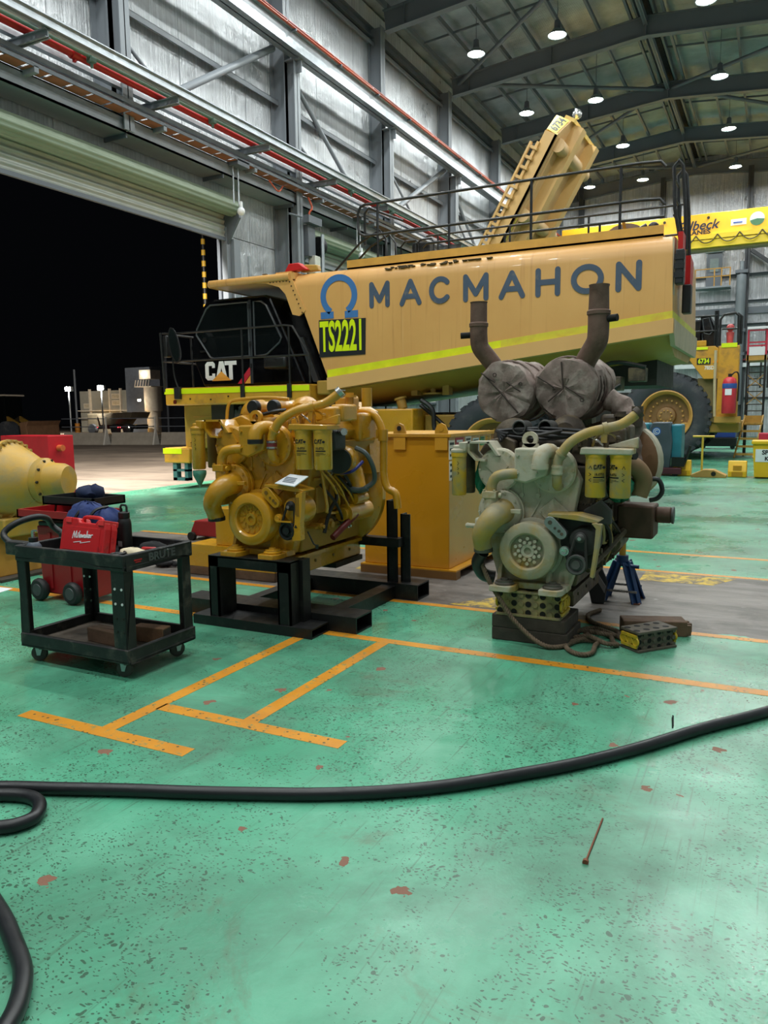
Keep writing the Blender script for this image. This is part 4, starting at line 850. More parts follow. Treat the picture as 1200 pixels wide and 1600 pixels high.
    o('fuel_line', MB().tube([(.44, .42, .4), (.47, .45, .1), (.46, .5, .02), (.46, .9, .02), (.5, 1.0, .2), (.5, 1.0, .36)], .014, 6, 5), PY)
    o('starter', MB().cyl((.46, .75, -.02), (.46, 1.15, -.02), .085, n=16).cyl((.5, .85, .1), (.5, 1.05, .1), .05, n=14).cyl((.46, .7, -.02), (.46, .75, -.02), .06, n=12), P if new else dirty_dk)
    # flywheel housing at the back
    fh = o('flywheel_housing', MB().lathe([(.3, 0), (.44, .02), (.52, .1), (.52, .16), (.5, .18)], (0, 1.28, .1), A, 40).xz([(.2, .3), (.5, .3), (.46, .86), (.3, .95), (.15, .9)], 1.2, 1.42), P if new else dirty_dk)
    o('housing_bolts', MB().bolts((0, 1.38, .1), F_, .49, .014, .02, 24), dk, fh)['kind'] = 'stuff'
    # engine feet on a front cross member
    for x0, x1 in ((-.28, -.09), (.1, .27)):
        f = o('engine_foot', MB().prism([(x0, -.03), (x1 - .03, -.03), (x1, .02), (x1, .14), (x0, .14)], (0, 0, -.316), X_, Y_, (0, 0, .045)), P, bev=.006)
        o('mount_pad', MB().lathe([(.072, 0), (.075, .012), (.06, .02), (.06, .03), (.03, .034), (.03, .045), (.012, .047)], ((x0 + x1) / 2, .06, -.271), Z_, 24), P if new else M('worn_pad', (96, 92, 84), .5, .5, var=.2), f)
        o('foot_web', MB().yz([(.1, -.28), (.22, -.28), (.22, -.05), (.16, -.1)], x0 + .02, x0 + .05), P, f)
    o('cross_member', MB().bx(-.28, .28, .12, .25, -.31, -.26), P, bev=.006)
    # water pump, its elbow and the coolant pipe
    pu = o('water_pump', MB().lathe([(.06, .0), (.14, .01), (.165, .03), (.17, .06), (.17, .12), (.15, .14)], (-.25, .1, .27), A, 36), P)
    o('pump_flange', MB().lathe([(.172, .06), (.182, .06), (.182, .085), (.172, .085)], (-.25, .1, .27), A, 36, caps=False), P, pu)
    o('pump_bolts', MB().bolts((-.25, .11, .27), F_, .155, .009, .012, 10), P, pu)['kind'] = 'stuff'
    o('pump_strap', MB().bx(-.14, -.06, .04, .07, .275, .305), P, pu, bev=.003)
    o('pump_elbow', MB().tube([(-.22, .13, .28), (-.23, .03, .27), (-.27, -.04, .22), (-.325, -.045, .13), (-.342, -.01, .06), (-.342, .02, .0)], lambda u: .1 - .032 * min(1, u * 1.25), 16, 6), PY if not new else P, pu, 60)
    o('pump_body', MB().bx(-.42, -.28, .03, .14, .1, .23), P, pu, bev=.02)
    o('drain_cock', MB().cyl((-.48, .08, .16), (-.42, .08, .16), .018, n=10).ball((-.49, .08, .16), .022, 8), P, pu)
    o('elbow_clamp', MB().cyl((-.342, .022, -.025), (-.342, .02, .005), .072, n=20), blk if new else M('worn_pad', (96, 92, 84)), pu)
    cp = o('coupling_flange', MB().bx(-.345, -.235, -.01, .11, .385, .44).cyl((-.29, .05, .3), (-.29, .05, .39), .055, n=16), P, bev=.006)
    o('flange_bolts', MB().cyl((-.33, .0, .44), (-.33, .0, .452), .011, n=6).cyl((-.25, .0, .44), (-.25, .0, .452), .011, n=6).cyl((-.22, .02, .41), (-.2, .02, .41), .02, n=10), P, cp)['kind'] = 'stuff'
    o('coolant_pipe', MB().tube([(-.29, .05, .43), (-.285, .05, .49), (-.25, .05, .545), (-.18, .06, .565), (-.1, .08, .57)], .04, 12, 6), PY)
    th = o('thermostat_housing', MB().xz([(-.13, .52), (-.03, .5), (.12, .56), (.14, .62), (.14, .76), (-.12, .76), (-.12, .62)], .06, .2), P, bev=.015)
    o('housing_bolts', MB().bolts((-.09, .06, .71), F_, .001, .012, .014, 1).bolts((.03, .06, .71), F_, .001, .012, .014, 1).bolts((-.09, .06, .58), F_, .001, .012, .014, 1).bolts((.05, .06, .58), F_, .001, .012, .014, 1), P, th)['kind'] = 'stuff'
    el = o('outlet_elbow', MB().tube([(.092, .0, .61), (.092, .0, .67), (.1, .03, .725), (.12, .1, .74), (.13, .16, .735)], .056, 14, 6), P)
    o('elbow_collar', MB().cyl((.092, 0, .615), (.092, 0, .65), .062, n=20), blk if new else P, el)
    for x in (-.097, .03):
        o('link_rod', MB().tube([(x, .195, .5), (x + .003, .195, .41)], .008, 8).cyl((x, .18, .4), (x, .2, .4), .018, n=12).cyl((x, .18, .51), (x, .2, .51), .016, n=12), P)
    # big coolant pipe over the top, with its clamps
    tp_ = o('upper_coolant_pipe', MB().tube([(.198, .13, .48), (.198, .09, .5), (.2, .07, .56), (.205, .07, .66), (.235, .07, .73), (.3, .08, .81), (.4, .13, .87), (.512, .185, .9), (.62, .22, .93), (.713, .263, 1.0)], .036, 14, 6), PY, sharp=60)
    o('hose_joint', MB().cyl((.2, .07, .57), (.203, .07, .64), .041, n=16), M('red_silicone_hose', (130, 44, 48), .5) if new else dirty, tp_)
    o('hose_clamp', MB().cyl((.2, .07, .575), (.2, .07, .59), .044, n=16).cyl((.203, .07, .62), (.203, .07, .635), .044, n=16), chrome if new else dirty, tp_)
    o('pipe_clip', MB().cyl((.5, .18, .898), (.53, .19, .905), .045, n=16).bx(.49, .53, .16, .2, .8, .88), PY, tp_)
    o('pipe_bead', MB().cyl((.222, .07, .712), (.235, .07, .727), .044, n=16), PY, tp_)
    o('pipe_end_cap', MB().cyl((.71, .26, .998), (.735, .272, 1.02), .045, n=16).bx(.7, .76, .24, .29, 1.02, 1.03), chrome if new else dirty_dk, tp_)
    # fuel filters on the right
    hd_ = o('filter_head', MB().prism([(.36, .72), (.72, .72), (.72, .76), (.37, .77)], (0, .06, 0), X_, Z_, (0, .2, 0)).xz([(.5, .77), (.74, .76), (.74, .84), (.7, .83)], .2, .24), P, bev=.008)
    for x in (.462, .635):
        f = o('fuel_filter', MB().lathe([(.0, .41), (.066, .412), (.072, .42), (.072, .7), (.076, .7), (.076, .722)], (x, .14, 0), Z_, 28), FY)
        def lab(dx0, dx1, z0, z1, mat, nm):                    # print wraps round the can
            b = MB(); n = 8; r = .0727
            a0, a1 = dx0 / r, dx1 / r
            vs = []
            for i in range(n + 1):
                a = a0 + (a1 - a0) * i / n; vs += [(x + r * sin(a), .14 - r * cos(a), z0), (x + r * sin(a), .14 - r * cos(a), z1)]
            b.add(vs, [(2 * i, 2 * i + 2, 2 * i + 3, 2 * i + 1) for i in range(n)]); return o(nm, b, mat, f)
        sh = .012 if new else (.04 if x < .5 else -.045)
        ang = sh / .0727; u = (cos(ang), sin(ang), 0); c = V((x + .0735 * sin(ang), .14 - .0735 * cos(ang), 0))
        ink_ = M('black_ink', (20, 18, 18))
        logo(f, c + V((-.042 * cos(ang), -.042 * sin(ang), .615)), u, Z_, .034, V((sin(ang), -cos(ang), 0)) * .0006, ink_, None, .95)
        MB().prism([(.036, .008), (.05, .008), (.056, .017), (.05, .026), (.036, .026), (.03, .017)], c + V((-.01 * cos(ang), -.01 * sin(ang), .612)), u, Z_, V((sin(ang), -cos(ang), 0)) * .0006).build('logo_mark', ink_, f, 0)
        text('1R-0755', .026, 'lettering', ink_, f, c + V((.0, -.0005, .578)), u, Z_, .82, .0003, .0006)
        lab(sh - .042, sh + .046, .553, .563, ink_, 'label_bar')
        for i in range(3): lab(sh - .042, sh + (.03, .046, .0)[i], .54 - i * .009, .5435 - i * .009, ink_, 'label_text_line')
    # fuel filter of the left side and its bracket
    for y, nm in ((.1, 1), (.3, 2)):
        f = o('oil_filter', MB().lathe([(.0, .39), (.05, .391), (.056, .4), (.056, .69), (.062, .69), (.062, .72)], (-.57, y, 0), Z_, 24), FY if y < .2 else dk)
        if y < .2:
            text('CAT', .05, 'lettering', ink_, f, (-.623, .085, .6), (.35, -.94, 0), Z_, .8, .0003, .001)
            lab2 = MB(); vs = []
            for i in range(7):
                a = -1.5 + .9 * i / 6 - .2; vs += [(-.57 + .0567 * sin(a), .1 - .0567 * cos(a), .5), (-.57 + .0567 * sin(a), .1 - .0567 * cos(a), .515)]
            lab2.add(vs, [(2 * i, 2 * i + 2, 2 * i + 3, 2 * i + 1) for i in range(6)]); o('label_bar', lab2, ink_, f)
            strokes('hand_marks', [[(0, .0), (.012, -.015), (0, -.03)], [(0, -.045), (.012, -.055), (0, -.065)], [(.002, -.08), (.014, -.088), (.004, -.1)]], .003, ink_, f, (-.563, .043, .655), X_, Z_, (0, -.0006, 0))
    lh_ = o('left_filter_head', MB().lathe([(.064, .72), (.064, .745), (.045, .75), (.045, .775), (.02, .78)], (-.57, .1, 0), Z_, 20).bx(-.56, -.5, .06, .3, .73, .8), P, bev=.006)
    o('filter_bracket', MB().bx(-.5, -.33, .1, .3, .79, .806).xz([(-.5, .806), (-.5, .72), (-.44, .66), (-.36, .655), (-.36, .67), (-.43, .675), (-.485, .73), (-.485, .806)], .1, .3).xz([(-.35, .8), (-.27, .7), (-.25, .7), (-.33, .806)], .1, .3), P)
    # lifting eye, air intakes, small pipes on top
    o('lifting_eye', MB().lathe([(.03, 0), (.06, 0), (.06, .03), (.03, .03), (.03, 0)], (-.04, .19, .82), A, 20, caps=False).xz([(-.11, .74), (.04, .74), (.02, .79), (-.09, .79)], .19, .22), P)
    for x in (-.19, .015):
        it = o('air_inlet', MB().lathe([(.052, -.02), (.06, -.0), (.06, .02), (.053, .03), (.053, .18), (.065, .3)] if new else [(.046, .12), (.046, 0), (.054, 0), (.06, .02), (.054, .04), (.053, .2)], (x, .4, .905), A, 24, caps=new), P if new else M('grimy_grey', (74, 74, 72), .6, var=.2))
        if new: o('black_cap', MB().lathe([(0, -.045), (.055, -.045), (.062, -.035), (.062, .0)], (x, .4, .905), A, 24), black_pl, it)
        else: o('inlet_bore', MB().cyl((x, .5, .905), (x, .51, .905), .047, n=20), M('bore_dark', (14, 13, 12)), it)
    o('turbo_body', MB().lathe([(.08, 0), (.15, .05), (.16, .12), (.1, .2)], (-.28, .45, .82), A, 24).lathe([(.08, 0), (.13, .05), (.14, .12), (.1, .2)], (.12, .6, .86), A, 24), P if new else dirty_dk)
    for i, (pts, r, m) in enumerate((([(-.42, .3, .8), (-.41, .32, .93), (-.36, .36, .97), (-.1, .42, .985), (.1, .48, .97)], .014, PY), ([(-.1, .3, .84), (.0, .28, .85), (.1, .28, .87), (.16, .34, .88)], .016, blk), ([(.2, .3, .76), (.28, .26, .84), (.36, .25, .84), (.4, .24, .78)], .009, PY),
                                 ([(.42, .2, .77), (.46, .2, .85), (.55, .22, .86), (.6, .25, .8)], .009, PY), ([(.3, .3, .78), (.34, .2, .86), (.46, .16, .82), (.5, .18, .78)], .008, chrome), ([(.24, .28, .7), (.28, .22, .8), (.33, .2, .82)], .012, chrome if new else blk), ([(.18, .22, .56), (.24, .2, .6), (.28, .22, .5), (.26, .22, .34), (.23, .22, .3)], .008, PY))):
        if new or i: o('small_line', MB().tube(pts, r, 6, 5), m)
    for x, y in ((.4, .2), (.52, .2), (.6, .22), (.47, .28), (.3, .34)): o('banjo_fitting', MB().cyl((x, y, .76), (x, y, .82), .018, n=8).ball((x, y, .83), .02, 8), P if new else dirty_dk)
    o('rail_casting', MB().bx(.3, .62, .36, .5, .78, .9).bx(.52, .64, .45, .7, .78, .92), P if new else dirty_dk, bev=.02)
    o('rear_casting', MB().bx(.3, .56, .9, 1.2, .6, .85).bx(.35, .5, .8, 1.0, .85, 1.0), P if new else dirty_dk, bev=.03)
    o('rear_post', MB().cyl((.52, .78, .8), (.52, .78, 1.02), .035, n=12).cyl((.52, .78, .98), (.52, .78, 1.0), .06, n=12).cyl((.62, .9, .9), (.62, .9, 1.06), .045, n=12), P if new else dirty_dk)
    o('control_unit', MB().bx(.5, .64, .3, .5, .55, .72), blk, bev=.02)
    o('connector_plug', MB().cyl((.6, .3, .74), (.66, .28, .76), .025, n=10).cyl((.56, .3, .74), (.58, .25, .78), .02, n=10).cyl((.64, .4, .7), (.7, .36, .7), .03, n=10), chrome if new else blk)
    # belt drive under its guard
    gd = o('belt_guard', MB().xz([(.15, .27), (.5, .235), (.52, .25), (.5, .262), (.36, .292), (.15, .29)], .02, .2) .xz([(.5, .24), (.52, .245), (.495, -.02), (.5, -.14), (.42, -.15), (.41, -.09), (.44, -.02), (.46, .22)] if new else [(.5, .24), (.54, .23), (.52, .05), (.49, -.16), (.465, -.15), (.49, .05), (.5, .2), (.47, .235)], .0, .06), P if new else dirty_y, bev=.004)
    if new:
        o('guard_slots', MB().bx(.468, .474, -.004, .0, .05, .2).bx(.482, .488, -.004, 0, .05, .2).bx(.455, .461, -.004, 0, .06, .2), dk, gd)
        o('warning_mark', MB().xz([(.44, -.04), (.47, -.04), (.455, -.015)], -.003, 0), M('black_ink', (20, 18, 18)), gd)
    pm = blk if new else M('grimy_grey', (74, 74, 72))
    o('alternator', MB().lathe([(.06, 0), (.1, .01), (.11, .04), (.11, .16)], (.4, .06, .09), A, 28), P if new else M('grimy_black', (44, 42, 40)))
    o('upper_pulley', MB().lathe([(.012, -.02), (.018, -.02), (.028, 0), (.034, .005), (.03, .015), (.034, .025), (.036, .03)], (.386, .022, .121), A, 24), pm)
    o('pulley_nut', MB().cyl((.386, -.005, .121), (.386, .015, .121), .014, n=6), chrome)
    o('lower_pulley', MB().lathe([(.016, -.01), (.03, -.012), (.03, .01), (.05, .012), (.055, -.006), (.068, -.008), (.072, .0), (.066, .012), (.072, .024), (.072, .03), (.05, .05)], (.367, -.0, -.069), A, 32), blk if new else M('grimy_grey', (74, 74, 72)))
    o('idler_pulley', MB().lathe([(.01, -.01), (.02, -.012), (.022, 0), (.034, 0), (.036, .006), (.036, .03)], (.275, .018, .021), A, 24), P if new else chrome)
    o('tensioner_arm', MB().prism([(cos(t) * r + x, sin(t) * r + z) for x, z, r, a in ((.168, .225, .045, 1), (.25, .145, .04, 0)) for t in [((.8 + .95 * k / 6 * 1.0) * pi if False else (rad(45 + 180 * k / 8) if a else rad(225 + 180 * k / 8))) for k in range(9)]], (0, .02, 0), X_, Z_, (0, .05, 0)), P if new else M('bright_alloy', (150, 152, 152), .4, .7), bev=.004)
    o('tensioner_holes', MB().cyl((.168, .015, .225), (.168, .02, .225), .016, n=10).cyl((.235, .015, .165), (.235, .02, .165), .012, n=8).cyl((.255, .015, .145), (.255, .02, .145), .012, n=8).cyl((.205, .015, .185), (.205, .02, .185), .01, n=8), dk)
    bl = []                                                      # belt round the two pulleys
    for k in range(9): t = pi * k / 8 + .05; bl.append((.386 + .036 * cos(t), .037, .121 + .036 * sin(t)))
    for k in range(9): t = pi + pi * k / 8 + .05; bl.append((.367 + .07 * cos(t), .012, -.069 + .07 * sin(t)))
    o('drive_belt', MB().tube(bl, .01, 6, closed=True), black_st if new else M('grimy_black', (44, 42, 40)))
    if not new: o('guard_backing', MB().xz([(.2, .25), (.48, .22), (.48, -.1), (.3, -.16), (.22, .05)], .14, .2), M('grimy_black', (44, 42, 40)))

# ---- rebuilt yellow engine
E1 = thing('diesel_engine', 'freshly painted yellow diesel engine bolted to the black steel stand', 'engine', (-3.78, 5.0, .904))
engine(E1, True)
MB().lathe([(.0, -.11), (.004, -.105), (.055, 0), (.058, .03), (.055, .04)], (-.57, .1, .34), Z_, 16).build('green_plastic_sleeve', M('green_film', (90, 160, 140), .25, var=.3, vs=14), E1, 30)
cn_ = MB().lathe([(.0, 0), (.1, 0), (.108, .02), (.108, .05)], (.5, .62, .45), (.35, -.93, 0), 28)
can = MB().lathe([(.11, -.32), (.13, -.28), (.13, -.05), (.115, -.03), (.112, 0)], (.5, .62, .45), (.35, -.93, 0), 28).tube([(.42, .9, .45), (.45, .95, .3), (.5, .92, .14)], .09, 14, 5).build('intake_canister', cat_yel, E1)
cn_.build('black_intake_cap', black_pl, can)
MB().tube([(.48, .66, .34), (.6, .66, .36), (.66, .74, .44)], .014, 6, 6).build('blue_strap', M('strap_blue', (44, 50, 130), .5), can)
MB().tube([(.56, .8, .55), (.66, .8, .5), (.7, .85, .38), (.68, .9, .26), (.62, .85, .2)], .022, 8, 5).tube([(.45, .8, .2), (.56, .84, .18), (.64, .86, .2)], .026, 8, 4).build('grey_harness', M('harness_grey', (74, 84, 84), .5), E1)
MB().tube([(.46, .6, .22), (.5, .56, .14), (.48, .5, .06), (.46, .46, -.05), (.46, .42, -.14)], .016, 8, 5).build('black_hose', black_pl, E1)
MB().tube([(.36, 1.12, .86), (.5, 1.12, .86), (.6, 1.12, .8), (.66, 1.12, .66), (.665, 1.12, .5), (.665, 1.12, .3), (.7, 1.12, .18), (.78, 1.12, .13), (.8, 1.12, .0)], .034, 12, 6).build('rear_drain_pipe', cat_yel, E1, 60)
MB().cyl((.66, 1.12, .6), (.662, 1.12, .7), .045, n=14).bx(.6, .66, 1.1, 1.14, .62, .7).build('pipe_clamp', cat_yel, E1)
MB().cyl((.46, .55, -.2), (.52, .86, -.03), .028, n=12).build('dark_red_cylinder', M('maroon_paint', (112, 34, 30), .45), E1); MB().cyl((.52, .86, -.03), (.525, .88, -.02), .02, n=10).build('cylinder_tip', chrome, E1)
MB().tube([(.5, .1, -.08), (.54, .12, -.18), (.56, .14, -.2)], .006, 6).cyl((.555, .14, -.22), (.56, .14, -.19), .014, n=8).build('dipstick', black_pl, E1)
MB().bx(.29, .42, -.02, .0, 0, .01).build('belt_shelf', cat_yel, E1)
pr = MB().prism([(0, 0), (.2, -.03), (.26, .1), (.08, .12)], (.27, .0, .3), X_, (0, .85, .55), (0, -.004, .007)).build('paper_tag', white_p, E1, 0)
for i in range(4): MB().prism([(.06, .02 + i * .018), (.17, .005 + i * .018), (.18, .012 + i * .018), (.07, .027 + i * .018)], (.27, -.0052, .309), X_, (0, .85, .55), (0, -.0006, .001)).build('print_line', M('grey_print', (110, 120, 130), .6), pr, 0)
bp = MB().prism([(0, 0), (.1, -.02), (.1, .08), (0, .09)], (.4, 1.17, .64), X_, Z_, (0, -.006, 0)).build('maker_plate', black_pl, E1, 0); text('CAT', .06, 'lettering', white_pt, bp, (.45, 1.162, .675), (1, 0, -.1), Z_, .8, .0005, .001)
# ---- worn engine with wrapped mufflers
E2 = thing('worn_diesel_engine', 'worn dust-caked diesel engine with two lagged mufflers and exhaust stacks on top', 'engine', (-1.608, 5.464, .72))
engine(E2, False)
lag = M('muffler_lagging', (132, 114, 106), .85, var=.22, vs=4, dirt=(170, 158, 148), damt=.35, ds=6, bump=.8, bs=14)
def lagged(c0, c1, r, seed):
    rs = random.Random(seed); c0, c1 = V(c0), V(c1); ax = (c1 - c0).normalized(); e1 = ax.cross(V(Z_)).normalized(); e2 = ax.cross(e1)
    N, Mx = 44, 13; b = MB(); vs = []; fs = []
    L = (c1 - c0).length
    def rr(a, s): return r * (1 + .035 * sin(a * 3 + seed) + .025 * sin(a * 7 + s * 9 + seed * 2) + .03 * sin(s * 22 + a * 2) + rs.uniform(-.02, .02) + (.03 if abs(s - .04) < .03 or abs(s - .55) < .04 else 0))
    vs.append(c0 - ax * .0)
    for q in (.35, .7, .93): 
        for i in range(N):
            a = 2 * pi * i / N; k = r * q * (1 + .03 * sin(a * 3 + seed)); vs.append(c0 - ax * (.02 * (1 - q) + rs.uniform(-.008, .008) + .008 * sin(a * 5 + q * 9)) + (e1 * cos(a) + e2 * sin(a)) * k)
    for j in range(Mx):
        s = j / (Mx - 1)
        for i in range(N):
            a = 2 * pi * i / N; vs.append(c0 + ax * (.012 + s * L + rs.uniform(-.006, .006)) + (e1 * cos(a) + e2 * sin(a)) * rr(a, s))
    vs.append(c1 + ax * .02)
    fs += [(0, 1 + (i + 1) % N, 1 + i) for i in range(N)]
    for j in range(Mx + 2):
        o = 1 + j * N; fs += [(o + i, o + (i + 1) % N, o + N + (i + 1) % N, o + N + i) for i in range(N)]
    o = 1 + (Mx + 2) * N; fs += [(o + i, o + (i + 1) % N, len(vs) - 1) for i in range(N)]
    return b.add(vs, fs)
strap_m = M('lagging_seam', (66, 54, 48), .8)
rust = M('rusty_exhaust_pipe', (118, 92, 80), .7, .2, var=.16, vs=5, dirt=(88, 66, 56), damt=.4, ds=5, bump=.3, bs=30)
for k, (cx, cz, zs) in enumerate(((-.42, 1.19, 0), (.08, 1.205, .05))):
    mf = lagged((cx, .72, cz), (cx + .05, 1.32, cz + .02), .245, k * 3 + 1).build('lagged_muffler', lag, E2, 30)
    for s in ((-.17, .1), (.05, .02)):
        MB().tube([(cx + s[0] - .02, .7, cz + s[1] + .06), (cx + s[0] + .04, .692, cz + s[1] + .02), (cx + s[0] + .1, .7, cz + s[1] - .02)] if k == 0 else [(cx + s[0] - .04, .7, cz + s[1]), (cx + s[0] + .04, .692, cz + s[1] - .05), (cx + s[0] + .11, .7, cz + s[1] - .1)], .006, 5).build('lacing_wire', strap_m, mf)
        MB().ring((cx + s[0] + .1, .69, cz + s[1] + (.04 if k == 0 else -.11)), Y_, .014, .004, 12, 5).build('lacing_ring', strap_m, mf)
    MB().tube([(cx - .17, .705, cz + .15), (cx - .02, .69, cz + .0), (cx + .13, .7, cz - .17)] if k == 0 else [(cx - .02, .7, cz + .21), (cx, .69, cz + .0), (cx - .12, .695, cz - .1)], .007, 5).build('cover_seam', strap_m, mf)
    for yy in (.8, 1.05, 1.22):
        MB().ring((cx + (yy - .72) * .08, yy, cz + .005), Y_, .252, .008, 36, 6).build('band', lag, mf)
    for yy in (.86, .98, 1.12): MB().tube([(cx + .24, yy, cz - .1), (cx + .262, yy + .02, cz), (cx + .245, yy + .03, cz + .1)], .007, 5, 4).build('lacing_wire', strap_m, mf)
s1 = MB().tube([(-.5, .85, 1.32), (-.545, .82, 1.42), (-.6, .79, 1.5), (-.645, .77, 1.57), (-.655, .76, 1.66), (-.655, .76, 1.74)], .073, 20, 6).lathe([(.073, 0), (.079, .005), (.08, .03), (.07, .04), (.069, .2), (.073, .2), (.073, .205), (.062, .205), (.062, .1)], (-.655, .76, 1.73), Z_, 24, caps=False).build('exhaust_stack', rust, E2)
MB().cyl((-.66, .76, 1.67), (-.8, .72, 1.665), .026, n=12).build('stack_stub', M('bore_dark', (14, 13, 12)), s1)
s2 = MB().tube([(.18, .88, 1.32), (.215, .84, 1.41), (.27, .8, 1.49), (.32, .77, 1.57), (.33, .76, 1.66), (.33, .76, 1.78)], .082, 20, 6).lathe([(.082, 0), (.09, .005), (.091, .03), (.079, .04), (.074, .21), (.079, .225), (.079, .23), (.067, .23), (.067, .1)], (.33, .76, 1.765), Z_, 24, caps=False).build('exhaust_stack', rust, E2)
MB().cyl((.33, .76, 1.73), (.48, .72, 1.735), .028, n=12).build('stack_stub', M('bore_dark', (14, 13, 12)), s2)
# wrapped exhaust leg at the rear right, turbo, elbow, green bag, hydraulic motor
lp_ = MB()
lp_.tube([(.36, 1.05, 1.12), (.47, 1.05, 1.06), (.54, 1.02, .94), (.6, 1.0, .8), (.64, 1.0, .62), (.66, 1.0, .5)], lambda u: .085 + .03 * u + .008 * sin(u * 40), 14, 6).build('lagged_down_pipe', lag, E2, 40, jit=.006)
MB().lathe([(.1, 0), (.24, .02), (.27, .07), (.27, .12), (.22, .15)], (.62, 1.1, .62), (-.5, -.86, 0), 28).build('turbine_housing', M('rusty_turbo', (120, 88, 60), .7, .2, var=.25), E2)
MB().lathe([(.268, .06), (.285, .07), (.285, .11), (.268, .12)], (.62, 1.1, .62), (-.5, -.86, 0), 28, caps=False).build('turbine_band', dirty, E2)
MB().tube([(.46, .62, .62), (.56, .6, .63), (.66, .62, .6), (.71, .66, .52), (.7, .68, .44), (.68, .68, .38)], .07, 14, 6).build('intake_elbow', M('dusty_brown_elbow', (140, 110, 78), .65, var=.15), E2)
MB().ball((.56, .56, .46), .1, 18, (1, .9, 1.25)).build('green_plastic_bag', M('green_bag', (20, 120, 90), .2, var=.35, vs=16, bump=.9, bs=18), E2, 60, jit=.014)
MB().ball((-.46, .28, .52), .05, 14, (.8, .8, 2.6)).build('green_plastic_wrap', M('green_bag', (20, 120, 90)), E2, 60, jit=.008)
MB().tube([(.74, .7, .5), (.82, .7, .5), (.85, .7, .42), (.82, .7, .36), (.76, .7, .34)], .018, 8, 5).build('black_loop_hose', black_pl, E2)
MB().bx(.5, .78, .8, 1.1, .02, .28).cyl((.78, .95, .2), (.9, .95, .2), .065, n=18).build('hydraulic_pump', M('rusty_brown_pump', (86, 62, 48), .65, .2, var=.2), E2, bev=.015); MB().cyl((.9, .95, .2), (.915, .95, .2), .068, n=18).build('pump_cap', M('grimy_grey', (74, 74, 72)), E2)
MB().tube([(.36, .4, -.18), (.46, .6, -.06), (.56, .8, .08)], .03, 8).build('pipe_run', dirty_dk, E2)
for i in range(9):
    y = .34 + i * .035; MB().tube([(.3 + .02 * i, .3, .34), (.42 + .015 * i, y + .1, .24 - .02 * i), (.46, y + .2, .05), (.4, y + .4, -.1)], .011, 6, 5).build('wiring_hose', dirty_dk if i % 2 else M('grimy_black', (44, 42, 40)), E2)
for i in range(4): MB().tube([(-.3 + .02 * i, .3, .8 + .02 * i), (-.36, .4, .88), (-.3 + .1 * i, .42, .84 + .02 * i), (.1 + .1 * i, .35 - .03 * i, .82 + .02 * i), (.45, .4, .9)], .013, 6, 6).build('wiring_hose', black_pl, E2)
MB().tube([(-.345, .02, -.03), (-.4, .06, -.12), (-.38, .12, -.22), (-.3, .16, -.25)], .05, 10, 5).build('black_hose', black_pl, E2)
MB().xz([(.36, .3), (.48, .38), (.56, .3), (.56, .2), (.36, .2)], .24, .3).build('grey_cover', M('grimy_grey', (74, 74, 72)), E2, bev=.01)
strokes('chalk_marks', [[(0, 0), (.01, .02), (.02, .0)], [(0, -.03), (.015, -.04), (0, -.05)], [(.015, -.07), (0, -.08), (.015, -.09)]], .004, M('black_ink', (20, 18, 18)), E2, (.43, .064, .62), X_, Z_, (0, -.001, 0))
strokes('chalk_marks', [[(0, 0), (.01, .02), (.02, .0)], [(0, -.03), (.015, -.04), (0, -.05)], [(.015, -.07), (0, -.08), (.015, -.09)]], .004, M('black_ink', (20, 18, 18)), E2, (.66, .064, .62), X_, Z_, (0, -.001, 0))
# ------------------------------------------------------------------ black steel engine stand
ST = thing('engine_stand', 'black steel box-section engine stand under the yellow engine', 'stand', (0, 0, 0))
def hollow(x0, x1, y0, y1, z0, z1, t=.012):
    return MB().bx(x0, x1, y0, y1, z0, z0 + t).bx(x0, x1, y0, y1, z1 - t, z1).bx(x0, x1, y0, y0 + t, z0 + t, z1 - t).bx(x0, x1, y1 - t, y1, z0 + t, z1 - t)
hollow(-4.34, -3.16, 4.93, 5.19, 0, .08).build('front_channel', black_st, ST, 0)
hollow(-4.7, -2.91, 5.2, 5.47, 0, .135).build('fork_pocket', black_st, ST, 0); hollow(-4.5, -2.92, 6.4, 6.67, 0, .15).build('fork_pocket', black_st, ST, 0)
for x in (-4.2, -3.28): MB().bx(x, x + .12, 5.47, 6.4, .0, .12).build('side_rail', black_st, ST, bev=.004)
MB().bx(-3.29, -3.15, 5.47, 6.4, .12, .128).build('rail_cap', black_st, ST, 0)
MB().bx(-4.17, -4.07, 4.95, 4.965, .08, .59).bx(-4.085, -4.07, 4.95, 5.18, .08, .5).bx(-4.17, -4.155, 4.95, 5.18, .08, .59).build('front_post', black_st, ST, 0)
MB().bx(-3.48, -3.36, 4.95, 4.965, .08, .59).bx(-3.375, -3.36, 4.95, 5.08, .08, .59).bx(-3.48, -3.465, 4.95, 5.2, .08, .59).build('front_post', black_st, ST, 0)
MB().bx(-3.4, -3.33, 5.09, 5.2, .08, .59).build('brace_angle', black_st, ST, 0)
MB().bx(-4.17, -3.36, 4.95, 5.16, .58, .595).bx(-4.17, -3.36, 4.95, 4.965, .505, .59).build('top_beam', black_st, ST, 0)
for x0, x1, y, z in ((-3.26, -3.15, 6.45, .93), (-3.14, -3.04, 6.5, .8), (-4.35, -4.25, 6.45, .93)): MB().bx(x0, x1, y, y + .015, .15, z).bx(x0, x0 + .015, y, y + .12, .15, z).build('rear_upright', black_st, ST, 0)
MB().bx(-4.35, -3.1, 6.38, 6.5, .5, .58).bx(-4.05, -3.5, 5.9, 6.4, .36, .404).build('rear_cradle', black_st, ST, 0)
